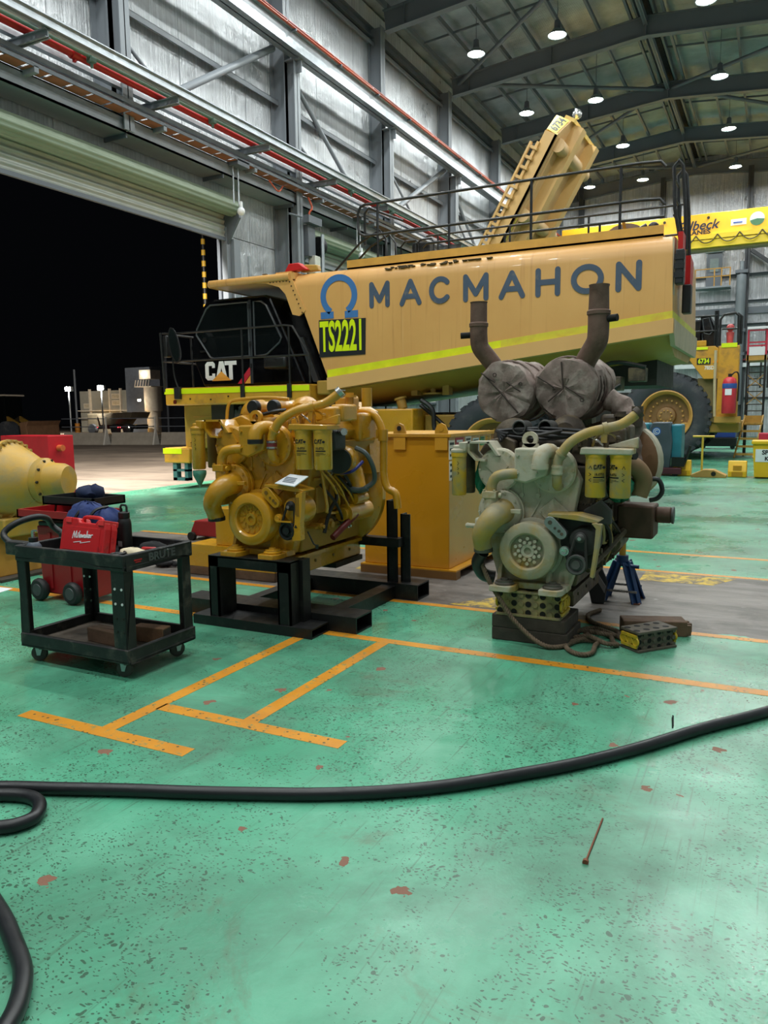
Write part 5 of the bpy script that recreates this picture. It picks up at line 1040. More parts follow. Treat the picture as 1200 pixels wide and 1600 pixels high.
# ------------------------------------------------------------------ tall yellow steel box on its pallet base
BX = thing('steel_box', 'tall plain yellow steel box standing between the two engines', 'box', (0, 0, 0))
box_y = M('box_amber_paint', (196, 138, 26), .3, var=.1, vs=1.1, coat=.3)
MB().bx(-4.03, -3.02, 7.43, 8.75, .1, 1.5).build('box_body', box_y, BX, bev=.008)
MB().bx(-4.06, -2.99, 7.4, 8.78, 1.49, 1.53).build('lid', cat_yel2, BX, bev=.006)
MB().bx(-4.06, -2.92, 7.38, 8.8, .085, .1).build('base_plate', box_y, BX, 0)
for y0, y1 in ((7.38, 7.5), (8.0, 8.2), (8.68, 8.8)): MB().bx(-4.06, -2.92, y0, y1, 0, .085).build('pallet_bearer', M('brown_shade_paint', (120, 84, 40), .6), BX, 0)
for x in (-3.58, -3.1): MB().xz([(x - .07, 1.36), (x + .07, 1.36), (x + .07, 1.56), (x + .045, 1.62), (x, 1.64), (x - .045, 1.62), (x - .07, 1.56)], 7.405, 7.43).cyl((x, 7.4, 1.58), (x, 7.405, 1.58), .028, n=12).build('lifting_lug', cat_yel2, BX, 0)
MB().cyl((-3.58, 7.398, 1.585), (-3.58, 7.404, 1.585), .026, n=12).build('lug_hole', M('bore_dark', (14, 13, 12)), BX)
for i, (y, z, hh, wv, cc) in enumerate(((7.5, 1.36, .2, .16, (236, 232, 220)), (7.72, 1.38, .2, .24, (176, 50, 76)), (7.98, 1.4, .17, .18, (228, 222, 214)), (8.22, 1.38, .16, .2, (214, 224, 226)), (8.44, 1.42, .1, .14, (70, 150, 90)), (8.64, 1.44, .07, .12, (226, 170, 40)), (7.5, 1.14, .2, .14, (232, 226, 210)))):
    sk = MB().bx(-3.02, -3.016, y - wv / 2, y + wv / 2, z - hh / 2, z + hh / 2).build('sticker', M('sticker_%d' % i, cc, .5), BX, 0)
    for j in range(3): MB().bx(-3.016, -3.0145, y - wv * .36, y + wv * .36, z - hh * .35 + j * hh * .3, z - hh * .22 + j * hh * .3).build('sticker_print', M('black_ink', (20, 18, 18)) if i != 1 else white_pt, sk, 0)
# yellow support frame seen at the left of the engine stand
FR = thing('yellow_frame_stand', 'small yellow steel frame standing behind the left side of the yellow engine', 'frame', (0, 0, 0))
MB().bx(-5.75, -4.6, 6.5, 6.9, .3, .34).bx(-5.75, -4.6, 6.5, 6.54, .1, .3).build('frame_channel', cat_yel, FR, 0)
MB().bx(-5.4, -5.05, 6.55, 6.9, .34, .75).build('frame_post', cat_yel, FR, bev=.01); MB().bx(-5.75, -4.6, 6.5, 6.9, 0, .1).build('frame_timber', wood_br, FR, bev=.01)
RJ = thing('red_trolley_jack', 'red workshop trolley jack on the concrete strip behind the yellow frame', 'jack', (-7.0, 8.5, 0))
MB().xz([(-.35, .06), (.35, .06), (.3, .2), (.1, .3), (-.25, .28)], -.16, .16).build('jack_body', M('jack_red', (150, 34, 32), .5), RJ, bev=.02)
for x in (-.28, .28):
    for y in (-.18, .18): MB().cyl((x, y - .03, .06), (x, y + .03, .06), .06, n=14).build('jack_wheel', dark_metal, RJ)
MB().tube([(.3, 0, .2), (.7, 0, .35)], .02, 8).build('jack_handle', dark_metal, RJ)
for i, (x, y, h, cc, nm, lab) in enumerate(((-5.9, 6.72, .12, (186, 60, 50), 'spray_can', 'small red and white tin beside the yellow frame'), (-6.05, 6.85, .2, (214, 214, 206), 'spray_can', 'pale spray can on the stained concrete by the yellow frame'))):
    cnn = thing(nm, lab, 'can', (x, y, 0)); MB().lathe([(.05, 0), (.052, .01), (.052, h), (.03, h + .02)], (0, 0, 0), Z_, 16).build('can_body', M('can_%d' % i, cc, .4), cnn); MB().cyl((0, 0, h + .02), (0, 0, h + .05), .02, n=10).build('can_cap', red_pl if i == 0 else white_pt, cnn)
t = thing('work_glove', 'dark crumpled glove on the concrete left of the yellow frame', 'glove', (-6.3, 6.7, 0)); MB().ball((0, 0, .05), .12, 14, (1.1, .8, .4)).ball((.12, .03, .04), .05, 10, (1.6, .7, .6)).build('glove_body', M('glove_black', (34, 34, 36), .8, var=.3), t, 60, jit=.008)
# ------------------------------------------------------------------ timber and step blocks under the worn engine
tim = []
for i, (x0, x1, z0, z1, lb) in enumerate(((-1.9, -1.31, 0, .1, 'lower black hardwood beam under the worn engine, lying on the floor'), (-1.9, -1.33, .1, .2, 'upper black hardwood beam carrying the holed block under the worn engine'))):
    t = thing('timber_beam', lb, 'timber', ((x0 + x1) / 2, 5.68, z0)); b = MB().bx(x0 - (x0 + x1) / 2, x1 - (x0 + x1) / 2, -.135, .3, 0, z1 - z0)
    b.build('beam_body', wood_dk, t, 0, bev=.008); MB().bx(.25, .262, -.12, .28, .02, z1 - z0 - .03).build('split_end', wood_br, t, 0)
def step_block(name, label, loc, rz, L, D, Hh, cols, face_m, end_m):
    t = thing(name, label, 'block', loc, rz)
    w = L / 2
    MB().bx(-w + .02, w - .02, .02, D - .02, .01, Hh - .01).build('block_core', face_m, t, bev=.006)
    for z0, z1 in ((0, .02), (Hh - .02, Hh)): MB().bx(-w, w, 0, D, z0, z1).build('block_plate', face_m, t, 0, bev=.004)
    hole_m = M('bore_dark', (14, 13, 12))
    for i in range(cols):
        x = -w + L * (i + .5) / cols
        for j in range(3):
            z = Hh * (j + .5) / 3; r = Hh * .115
            if i % 2 == 0:
                MB().ring((x, .02, z), Y_, r, .004, 14, 5).build('hole_rim', face_m, t); MB().cyl((x, .016, z), (x, .0195, z), r, n=14).build('hole', hole_m, t)
            else: MB().lathe([(r, 0), (r * .9, .012), (0, .014)], (x, .02, z), (0, -1, 0), 14).build('stud', face_m, t)
        for j in range(2):
            y = D * (j + .5) / 2
            if i % 2 == 0: MB().cyl((x, y, Hh), (x, y, Hh + .001), D * .12, n=14).build('hole', hole_m, t)
    for s in (-1, 1):
        for j in range(3): MB().cyl((s * (w - .01), D * (j + .5) / 3, Hh / 2), (s * w, D * (j + .5) / 3, Hh / 2), D * .14, n=12).ring((s * w, D * (j + .5) / 3, Hh / 2), X_, D * .14, .007, 14, 5).build('end_boss', end_m, t)
        for z in (.03, Hh - .05): MB().bx(s * w - .01, s * w + .01, .02, D - .02, z, z + .02).build('end_rib', end_m, t, 0)
    return t
blk_f = M('grimy_block', (160, 146, 96), .7, var=.2, vs=7, dirt=(92, 86, 74), damt=.45, ds=6, bump=.3); blk_e = M('yellow_block_end', (206, 172, 40), .55, var=.12, vs=7, dirt=(120, 104, 60), damt=.2, ds=8)
step_block('step_block', 'yellow holed steel block under the front feet of the worn engine', (-1.615, 5.54, .2), 0, .5, .28, .2, 9, blk_f, blk_e)
step_block('step_block', 'holed steel block with yellow end lying loose on the floor by the rope', (-.7, 5.77, 0), rad(43) * 0 + atan2(.28, .23) * .0 + rad(50), .36, .2, .155, 8, M('dark_holed_block', (96, 88, 76), .7, var=.2, vs=8, bump=.3), blk_e)
t = thing('timber_plank', 'dark split plank end lying behind the loose holed block', 'timber', (-.78, 6.22, 0), rad(20)); MB().bx(-.26, .22, -.09, .09, 0, .12).build('plank_body', wood_br, t, 0, bev=.008)
for i in range(5): MB().box((.225 + .012 * (i % 2), -.07 + i * .035, .05 + .012 * (i % 3)), (.05, .03, .08 - .01 * i), .1 * i).build('split_end', wood_br, t, 0)
# rope: two strands twisted along the line
rp = thing('rope', 'old brown twisted rope hanging from the worn engine and coiled on the floor', 'rope', (0, 0, 0))
path = [(-1.98, 5.52, .62), (-1.93, 5.49, .52), (-1.87, 5.48, .42), (-1.78, 5.47, .3), (-1.71, 5.47, .2), (-1.6, 5.47, .1), (-1.5, 5.46, .04), (-1.41, 5.46, .02), (-1.33, 5.53, .02), (-1.28, 5.68, .02), (-1.22, 5.74, .02), (-1.12, 5.72, .025), (-1.12, 5.6, .03), (-1.11, 5.46, .02), (-1.16, 5.38, .02), (-1.25, 5.42, .02), (-1.32, 5.54, .02), (-1.3, 5.66, .025), (-1.2, 5.78, .035), (-1.26, 5.92, .03), (-1.2, 6.0, .02), (-1.08, 5.94, .02), (-1.02, 5.78, .02), (-.98, 5.72, .02), (-1.06, 5.66, .04), (-1.2, 5.74, .055), (-1.34, 5.76, .02), (-1.3, 5.9, .045), (-1.16, 5.88, .045), (-1.02, 5.96, .02), (-1.06, 6.1, .02), (-1.2, 6.2, .02), (-1.31, 6.32, .02), (-1.36, 6.5, .02), (-1.3, 6.7, .02)]
def resample(pts, step):
    P = [V(p) for p in pts]; Q = []
    for i in range(len(P) - 1):
        p0, p1, p2, p3 = P[max(i - 1, 0)], P[i], P[i + 1], P[min(i + 2, len(P) - 1)]; n = max(2, int((p2 - p1).length / step))
        for k in range(n):
            t = k / n; Q.append(.5 * ((2 * p1) + (p2 - p0) * t + (2 * p0 - 5 * p1 + 4 * p2 - p3) * t * t + (3 * p1 - p0 - 3 * p2 + p3) * t ** 3))
    return Q + [P[-1]]
def rope_mesh(pts, r, pitch, n=3):
    Q = resample(pts, pitch / 7); b = MB(); s = 0; strands = [[] for _ in range(n)]
    for i, q in enumerate(Q):
        if i: s += (q - Q[i - 1]).length
        d = (Q[min(i + 1, len(Q) - 1)] - Q[max(i - 1, 0)]).normalized(); e1 = d.cross(V((.13, .2, 1))).normalized(); e2 = d.cross(e1)
        for k in range(n): a = 2 * pi * (s / pitch + k / n); strands[k].append(q + (e1 * cos(a) + e2 * sin(a)) * r * .52)
    for st in strands: b.tube(st, r * .52, 6)
    return b
rope_m = M('old_hemp_rope', (104, 88, 70), .9, var=.3, vs=16, bump=.4, bs=60)
rope_mesh(path, .019, .065).build('rope_length', rope_m, rp, 60)
rope_mesh([(-1.42, 6.0, .02), (-1.36, 5.94, .02), (-1.24, 6.06, .03), (-1.1, 6.02, .02), (-.98, 5.9, .02)], .019, .065).build('rope_length', rope_m, rp, 60)
# blue jack stand and the hanging flap beside it
JS = thing('jack_stand', 'blue pyramid jack stand holding the rear of the worn engine', 'jack stand', (-1.22, 7.25, 0))
jb = M('jack_blue', (20, 56, 98), .45, var=.15, vs=6)
for sx, sy in ((-1, -1), (1, -1), (1, 1), (-1, 1)):
    MB().beam((sx * .16, sy * .14, 0), (sx * .045, sy * .04, .36), .1, .014, (sx, sy, 0)).beam((sx * .15, sy * .13, 0), (sx * .04, sy * .035, .36), .014, .09, (sx, sy, 0)).build('leg', jb, JS, 0)
    MB().bx(sx * .16 - .03, sx * .16 + .03, sy * .14 - .03, sy * .14 + .03, 0, .012).build('foot', M('rust_foot', (110, 70, 50), .7), JS, 0)
MB().bx(-.16, .16, -.15, -.14, .1, .12).bx(-.16, .16, .14, .15, .1, .12).build('brace_bar', chrome, JS, 0)
MB().cyl((0, 0, .34), (0, 0, .42), .055, n=16).bx(-.08, .08, -.05, .05, .34, .36).build('collar', jb, JS)
MB().tube([(.0, -.05, .34), (.1, -.06, .33), (.16, -.06, .33)], .018, 8).build('ratchet_handle', jb, JS)
MB().cyl((0, 0, .4), (0, 0, .62), .03, n=14).bx(-.05, .05, -.06, .06, .62, .66).build('ratchet_post', M('jack_post_yellow', (190, 150, 50), .5), JS)
t = thing('rubber_flap', 'black folded rubber flap leaning beside the blue jack stand', 'flap', (-1.38, 7.0, 0)); MB().prism([(-.06, 0), (.05, 0), (.07, .2), (.0, .36), (-.06, .3), (-.09, .12)], (0, 0, 0), (1, .2, 0), (0, .1, 1), (0, .03, 0)).build('flap_sheet', black_pl, t, 0, bev=.006); MB().prism([(-.03, .3), (.06, .16), (.05, .1), (-.06, .28)], (0, -.012, 0), (1, .2, 0), (0, .1, 1), (0, .012, 0)).build('grey_patch', M('flap_grey', (120, 116, 116), .7), t, 0)
# ------------------------------------------------------------------ black hose across the foreground
HS = thing('air_hose', 'thick black rubber hose snaking across the green floor in front', 'hose', (0, 0, 0))
hp = [(.6, 5.6), (.03, 4.75), (-.28, 4.34), (-.55, 3.94), (-.8, 3.62), (-1.05, 3.36), (-1.28, 3.14), (-1.52, 2.96), (-1.78, 2.81), (-2.04, 2.69), (-2.32, 2.57), (-2.6, 2.46), (-2.88, 2.34), (-3.2, 2.2), (-3.5, 2.0), (-3.6, 1.75)]
hose_m = M('black_hose_rubber', (20, 22, 26), .42, var=.15, vs=6)
MB().tube([(x, y, .031) for x, y in hp], .03, 14, 6).build('hose_run', hose_m, HS, 60)
hp2 = [(-3.6, 1.75), (-3.55, 1.55), (-3.35, 1.5), (-3.3, 1.7), (-3.32, 1.95), (-3.16, 2.13), (-3.0, 2.21), (-2.88, 2.2), (-2.79, 2.11), (-2.8, 2.03), (-2.86, 1.97), (-2.95, 1.9), (-2.9, 1.78), (-2.6, 1.7), (-2.33, 1.6), (-2.18, 1.53), (-2.03, 1.45), (-1.93, 1.36), (-1.87, 1.27), (-1.8, 1.1), (-1.8, .8)]
MB().tube([(x, y, .031 + (.0 if i > 3 else .0)) for i, (x, y) in enumerate(hp2)], .03, 14, 6).build('hose_run', hose_m, HS, 60)
for i in (3, 4): MB().tube([(-.42 - .001 * i, 4.13 + .03 * i, .05), (-.43, 4.16 + .03 * i, .1)], .004, 6).build('cable_tie', black_pl, HS)
t = thing('welding_rod', 'thin rusty nail-like rod lying alone on the foreground floor', 'rod', (-.59, 3.0, 0)); MB().cyl((.0, .2, .005), (.005, -.15, .005), .004, n=8).build('rod_shaft', M('rust_rod', (120, 70, 46), .7), t); MB().cyl((.005, -.15, .006), (.006, -.165, .006), .012, n=10).build('rod_head', M('rust_rod', (120, 70, 46)), t)
t = thing('paper_sheet', 'white sheet of paper on the floor at the left frame edge', 'paper', (-7.05, 5.05, 0)); MB().prism([(-.15, -.1), (.16, -.06), (.12, .12), (-.18, .1)], (0, 0, .001), X_, Y_, (0, 0, .002)).build('sheet', white_p, t, 0)
# ------------------------------------------------------------------ service cart
SC = thing('service_cart', 'black plastic two-shelf service cart with swivel casters in the left foreground', 'cart', (0, 0, 0))
x0, x1, y0, y1 = -4.78, -3.74, 3.6, 4.27
def tray(z0, z1, zb, nm):
    b = MB().bx(x0, x1, y0, y1, zb, zb + .02)
    b.bx(x0, x1, y0, y0 + .03, z0, z1).bx(x0, x1, y1 - .03, y1, z0, z1).bx(x0, x0 + .03, y0 + .03, y1 - .03, z0, z1).bx(x1 - .03, x1, y0 + .03, y1 - .03, z0, z1)
    return b.build(nm, black_pl, SC, 0, bev=.008)
cart_m = M('scuffed_cart_plastic', (28, 29, 30), .55, var=.3, vs=7, dirt=(84, 80, 72), damt=.18, ds=7)
black_pl_keep = black_pl; black_pl = cart_m
dk_ = tray(.74, .85, .755, 'upper_tray'); lw_ = tray(.115, .215, .12, 'lower_tray')
MB().bx(x0 + .03, x1 - .03, y0 + .03, y1 - .03, .14, .146).build('dusty_floor', M('cart_dust', (84, 74, 64), .85, var=.25, vs=6), lw_, 0)
MB().prism([(x0 + .06, .745), (x0 + .3, .785), (x0 + .6, .79), (x1 - .12, .745)], (0, y0 - .004, 0), X_, Z_, (0, .006, 0)).build('moulded_arch', cart_m, dk_, 0)
for (lx, ly, sx, sy) in ((x0, y0, 1, 1), (x1, y0, -1, 1), (x1, y1, -1, -1), (x0, y1, 1, -1)):
    lg = MB()
    a, c2_ = sorted((lx + sx * .012, lx + sx * (.085 if sx > 0 else .13))); p, q = sorted((ly + sy * .012, ly + sy * .025))
    lg.bx(a, c2_, p, q, .2, .76)
    a2_, c3_ = sorted((lx + sx * .012, lx + sx * .025)); p2, q2 = sorted((ly + sy * .012, ly + sy * .1)); lg.bx(a2_, c3_, p2, q2, .2, .76)
    L_ = lg.build('leg', cart_m, SC, 0, bev=.006)
    for z in (.33, .42, .52, .62):
        if (lx, ly) in ((x1, y0), (x0, y1)):
            for dx in (.035, .095): MB().cyl((lx + sx * dx, y0 + .008 if ly == y0 else y1 - .1, z), (lx + sx * dx, y0 + .012 if ly == y0 else y1 - .104, z), .009, n=10).build('leg_screw', white_pt if z in (.52, .62) else dark_metal, L_)
for i, (cx, cy, an) in enumerate(((-4.66, 3.68, .5), (-3.83, 3.68, .25), (-3.83, 4.19, 1.2), (-4.66, 4.19, .2))):
    cs = MB().bx(cx - .045, cx + .045, cy - .045, cy + .045, .105, .116).cyl((cx, cy, .09), (cx, cy, .106), .03, n=12).build('caster', M('worn_pad', (96, 92, 84)), SC)
    dx, dy = cos(an), sin(an); wx, wy = cx - dx * .02, cy - dy * .02; nx, ny = -dy, dx
    MB().lathe([(.018, -.017), (.045, -.018), (.056, -.012), (.058, 0), (.056, .012), (.045, .018), (.018, .017)], (wx, wy, .058), (nx, ny, 0), 20).build('wheel', M('caster_grey', (66, 62, 58), .7), cs)
    for s in (-1, 1): MB().prism([(-.02, .1), (.03, .1), (.012, .045), (-.012, .045)], (wx + nx * s * .022, wy + ny * s * .022, 0), (dx, dy, 0), Z_, (nx * s * .004, ny * s * .004, 0)).build('fork', galv, cs, 0)
MB().tube([(x0 + .02, y0 + .1, .82), (x0 - .16, y0 + .1, .84), (x0 - .26, y0 + .12, .9), (x0 - .22, y0 + .2, .97), (x0 - .18, (y0 + y1) / 2, 1.0), (x0 - .22, y1 - .2, .97), (x0 - .26, y1 - .12, .9), (x0 - .16, y1 - .1, .84), (x0 + .02, y1 - .1, .82)], .024, 12, 6).build('push_handle', cart_m, SC, 60)
for y in (y0 + .1, y1 - .1): MB().bx(x0 - .18, x0 + .02, y - .04, y + .04, .76, .86).build('handle_root', cart_m, SC, 0, bev=.012)
text('BRUTE', .075, 'lettering', M('raised_grey', (74, 76, 78), .5), dk_, (x1 + .001, y0 + .36, .8), Y_, Z_, 1.15, .0015, .003)
MB().bx(x1, x1 + .002, y0 + .1, y0 + .17, .798, .806).bx(x1, x1 + .002, y0 + .11, y0 + .16, .785, .792).build('red_logo_bar', red_pl, dk_, 0)
black_pl = black_pl_keep
for nm, lb, lo, rz, d, m in (('wood_block', 'rough brown hardwood block on the lower cart shelf, left one', (-4.2, 3.86, .1465), -.1, (.3, .11, .1), wood_br), ('wood_block', 'paler sawn timber offcut on the lower cart shelf behind the front leg', (-3.93, 4.02, .1465), .12, (.26, .1, .11), M('pale_timber', (122, 88, 62), .8, var=.25, vs=8, bump=.4))):
    t = thing(nm, lb, 'timber', lo, rz); MB().bx(-d[0] / 2, d[0] / 2, -d[1] / 2, d[1] / 2, 0, d[2]).build('timber_body', m, t, 0, bev=.006); MB().bx(d[0] / 2, d[0] / 2 + .002, -d[1] * .42, d[1] * .42, .01, d[2] - .01).build('end_grain', wood_dk, t, 0)
# red tool case with its white script, standing tilted on the cart
KC = thing('tool_case', 'red plastic power-tool case with white script logo, upright on the cart', 'case', (-4.36, 3.8, .776), rad(-6))
KC.rotation_euler.x = rad(-14)
cr = M('case_red', (206, 36, 40), .38, var=.08, vs=5, dirt=(120, 24, 26), damt=.1, ds=8)
MB().xz([(-.24, .0), (.25, .0), (.235, .2), (.22, .25), (.14, .26), (.12, .235), (-.06, .235), (-.08, .262), (-.22, .262), (-.25, .24)], 0, .055).build('case_shell', cr, KC, 0, bev=.01)
MB().xz([(-.24, .0), (.25, .0), (.235, .2), (.22, .25), (.14, .26), (.12, .235), (-.06, .235), (-.08, .262), (-.22, .262), (-.25, .24)], .06, .11).build('case_shell', cr, KC, 0, bev=.01)
MB().tube([(-.08, .055, .25), (-.06, .055, .275), (.1, .055, .275), (.13, .055, .25)], .013, 8, 4).build('carry_handle', cr, KC)
MB().xz([(-.2, .03), (.2, .03), (.19, .2), (-.205, .2)], -.004, 0).build('moulded_panel', cr, KC, 0, bev=.003)
for x in (-.2, .16): MB().bx(x, x + .06, -.01, .12, .222, .262).build('latch', M('latch_red', (226, 60, 60), .35), KC, 0, bev=.004)
MB().bx(.19, .25, -.008, .03, .0, .04).build('corner_foot', cr, KC, 0)
wi = M('logo_white', (236, 238, 238))
sw = [[(0, 0), (.02, .5), (.05, 1), (.08, .55), (.12, .1), (.14, .6), (.19, 1.05), (.2, .5), (.2, .1), (.25, .15)], [(.28, .1), (.29, .5)], [(.29, .72), (.3, .76)], [(.36, .1), (.35, .6), (.37, 1)], [(.42, .1), (.4, .35), (.44, .5), (.48, .35), (.46, .1), (.42, .1)], [(.5, .5), (.52, .12), (.56, .4), (.58, .12), (.62, .5)], [(.66, .1), (.64, .35), (.68, .48), (.72, .35), (.69, .1), (.66, .1)], [(.72, .45), (.74, .1)], [(.79, .1), (.79, 1)], [(.86, .5), (.8, .3), (.88, .08)], [(.9, .3), (.97, .36), (.93, .5), (.9, .3), (.93, .1), (.98, .15)], [(1.02, .1), (1.03, .48), (1.09, .48)]]
b_ = MB()
strokes('script_logo', [[(-.1 + x * .2, .115 + y * .048 + x * .012) for x, y in s] for s in sw], .0075, wi, KC, (0, -.006, 0), X_, Z_, (0, .001, 0))
strokes('script_bolt', [[(-.08, .086), (.0, .098), (-.005, .086), (.1, .104)]], .005, wi, KC, (0, -.006, 0), X_, Z_, (0, .001, 0))
VB = thing('water_bottle', 'black insulated bottle with loop lid standing on the cart behind the red case', 'bottle', (-4.22, 4.1, .776))
MB().lathe([(.048, 0), (.05, .01), (.05, .19), (.045, .22), (.036, .235)], (0, 0, 0), Z_, 24).build('bottle_body', black_st, VB); MB().lathe([(.04, .235), (.041, .24), (.041, .275), (.036, .28)], (0, 0, 0), Z_, 24).build('lid', black_pl, VB)
MB().tube([(-.03, 0, .275), (-.03, 0, .315), (-.02, 0, .33), (.02, 0, .33), (.03, 0, .315), (.03, 0, .275)], .008, 8).build('loop_handle', black_pl, VB); MB().bx(-.02, .02, -.0515, -.05, .03, .07).build('bottle_mark', M('mark_grey', (110, 110, 110)), VB, 0)
t = thing('spray_bottle', 'grey bottle with a clear nozzle at the handle end of the cart', 'bottle', (-4.7, 3.7, .776)); MB().lathe([(.05, 0), (.052, .01), (.052, .06), (.035, .085), (.03, .09)], (0, 0, 0), Z_, 20).build('bottle_body', M('bottle_grey', (96, 104, 116), .4), t); MB().cyl((0, 0, .09), (0, 0, .12), .032, n=16).build('dark_collar', black_pl, t); MB().cyl((0, 0, .12), (0, 0, .17), .012, n=10).tube([(0, 0, .17), (.05, 0, .172)], .007, 8).build('nozzle', chrome, t)
for nm, lb, cat, lo, m, fn in (
    ('rag', 'cream crumpled rag on the right part of the cart top', 'rag', (-3.97, 3.92, .776), M('cream_rag', (214, 200, 170), .9, var=.15, vs=12), lambda: MB().ball((0, 0, .03), .09, 16, (1.2, .7, .35))),
    ('black_cloth', 'black crumpled cloth on the cart top in front of the bottle', 'cloth', (-3.93, 4.08, .776), M('black_cloth', (26, 26, 28), .9, var=.3), lambda: MB().ball((0, 0, .035), .11, 16, (1.1, .6, .45))),
    ('coiled_lead', 'dark coiled lead lying on the front right of the cart top', 'lead', (-3.93, 3.75, .776), black_pl, lambda: MB().tube([(.1 * cos(k * .7) * (1 - k * .02), .05 * sin(k * .7), .012 + k * .0015) for k in range(30)], .009, 6))):
    t = thing(nm, lb, cat, lo); fn().build(nm + '_body', m, t, 60, jit=.006 if 'lead' not in nm else 0)
t = thing('screwdriver', 'red handled screwdriver lying across the right of the cart top', 'tool', (-3.87, 3.97, .83), rad(14)); MB().lathe([(.008, 0), (.013, .01), (.012, .1), (.008, .11)], (-.05, 0, 0), X_, 12).build('handle', red_pl, t); MB().cyl((.06, 0, 0), (.15, 0, 0), .004, n=8).build('blade', chrome, t)
# navy jacket / bag heaped on the cart behind the case
t = thing('navy_bag', 'navy blue canvas tool bag with black straps on the cart behind the red case', 'bag', (-4.56, 4.1, .81)); bm_ = M('navy_canvas', (34, 52, 104), .85, var=.3, vs=9, bump=.4, bs=40)
MB().ball((-.02, 0, .14), .19, 20, (1.0, .7, .85)).ball((.14, .03, .14), .13, 16, (1, .9, .95)).ball((-.06, .02, .22), .12, 14, (1.2, .9, .7)).build('bag_body', bm_, t, 60, jit=.012)
for a in (-.06, .08): MB().tube([(a, -.13, .02), (a + .02, -.14, .14), (a + .05, -.08, .25), (a + .06, .04, .27)], .012, 6, 5).build('strap', black_pl, t)
MB().ball((.2, -.02, .1), .05, 10).ball((.18, .02, .16), .04, 10).build('brown_pouch', M('brown_leather', (110, 68, 52), .7), t)
# ------------------------------------------------------------------ red rolling tool chest behind the cart
TC = thing('rolling_tool_chest', 'red rolling tool chest with two black wheels and open cantilever trays', 'tool chest', (-5.93, 5.0, 0))
cred = M('chest_red', (158, 26, 32), .42, var=.1, vs=4)
MB().prism([(-.33, .06), (.33, .06), (.37, .72), (-.37, .72)], (0, 0, 0), X_, Z_, (0, .42, 0)).build('chest_body', cred, TC, 0, bev=.02)
for x in (-.2, .05, .25): MB().bx(x, x + .03, -.012, 0, .12, .66).build('moulded_rib', cred, TC, 0)
for x in (-.3, .14): w_ = MB().lathe([(.03, 0), (.09, .0), (.105, .02), (.11, .04), (.105, .06), (.09, .075)], (x, -.02, .11), (0, -1, 0), 28).build('wheel', M('wheel_black', (36, 37, 38), .6), TC); MB().lathe([(.0, .079), (.055, .08), (.06, .074)], (x, -.02, .11), (0, -1, 0), 20).build('wheel_hub', M('hub_grey', (72, 74, 76), .5), w_)
MB().bx(-.34, .36, .0, .42, .72, .76).build('chest_rim', black_pl, TC, 0, bev=.01)
MB().bx(-.5, .42, -.1, .34, .8, .815).bx(-.5, .42, -.1, -.08, .8, .88).bx(-.5, .42, .32, .34, .8, .88).bx(-.5, -.48, -.1, .34, .8, .88).bx(.4, .42, -.1, .34, .8, .88).build('red_tray', cred, TC, 0)
MB().bx(-.38, .3, .1, .5, .91, .925).bx(-.38, .3, .1, .12, .91, .99).bx(-.38, .3, .48, .5, .91, .99).bx(-.38, -.36, .1, .5, .91, .99).bx(.28, .3, .1, .5, .91, .99).build('black_tray', black_pl, TC, 0)
for x in (-.36, .28): MB().beam((x, .2, .72), (x + .03, .22, .92), .03, .012).build('tray_link', dark_metal, TC, 0)
t = thing('navy_rag', 'navy cloth bundled on the top tray of the red tool chest', 'cloth', (-5.9, 5.3, .93)); MB().ball((0, 0, .085), .13, 16, (1.1, .8, .55)).ball((.08, .02, .09), .08, 12).build('cloth_body', M('navy_cloth', (26, 38, 70), .9, var=.3), t, 60, jit=.01)
t = thing('wrench', 'bright steel wrench lying in the red tray of the tool chest', 'wrench', (-5.75, 5.1, .85), rad(-12)); MB().bx(-.14, .14, -.012, .012, 0, .012).build('shank', chrome, t, 0, bev=.003); MB().lathe([(.016, 0), (.032, 0), (.032, .014), (.016, .014), (.016, 0)], (-.16, 0, 0), Z_, 18, caps=False).build('ring_end', chrome, t); MB().prism([(0, -.02), (.03, -.035), (.06, -.03), (.04, -.012), (.04, .012), (.06, .03), (.03, .035), (0, .02)], (.13, 0, 0), X_, Y_, (0, 0, .014)).build('jaw', chrome, t, 0)
t = thing('orange_tool', 'small yellow and black tool lying in the red tray by the bottle', 'tool', (-5.64, 5.22, .817)); MB().cyl((-.08, 0, .02), (.1, 0, .02), .02, n=12).build('tool_grip', M('grip_yellow', (210, 150, 40), .5), t); MB().cyl((.1, 0, .02), (.16, 0, .05), .028, n=12).build('tool_head', black_pl, t)
# ------------------------------------------------------------------ yellow final drive at the left edge
GD = thing('final_drive', 'big worn yellow gear housing with a bolted flange at the left edge', 'gearbox', (-7.62, 5.75, 0))
gy = M('worn_gear_yellow', (198, 154, 58), .5, var=.1, vs=2, dirt=(168, 146, 96), damt=.4, ds=3, bump=.15)
ax = V((.95, .3, 0)).normalized()
MB().lathe([(.3, -.75), (.4, -.7), (.43, -.5), (.43, -.1), (.45, -.08), (.45, 0)], (0, 0, 1.03), ax, 40).build('drum_housing', gy, GD)
fl = MB().lathe([(.4, 0), (.475, 0), (.475, .05), (.44, .055), (.41, .1), (.36, .2), (.3, .3), (.25, .36), (.24, .38)], (0, 0, 1.03), ax, 40).build('flange_cone', gy, GD)
MB().bolts(V((0, 0, 1.03)) + ax * .05, ax, .455, .02, .035, 30).build('flange_bolts', M('bolt_yellow', (170, 140, 70), .5), fl)['kind'] = 'stuff'
MB().lathe([(.24, .38), (.25, .4), (.25, .46), (.2, .5), (.19, .66), (.16, .72), (0, .73)], (0, 0, 1.05), ax, 32).build('hub', gy, GD); MB().bolts(V((0, 0, 1.05)) + ax * .46, ax, .225, .016, .03, 10).build('hub_bolts', dark_metal, GD)['kind'] = 'stuff'
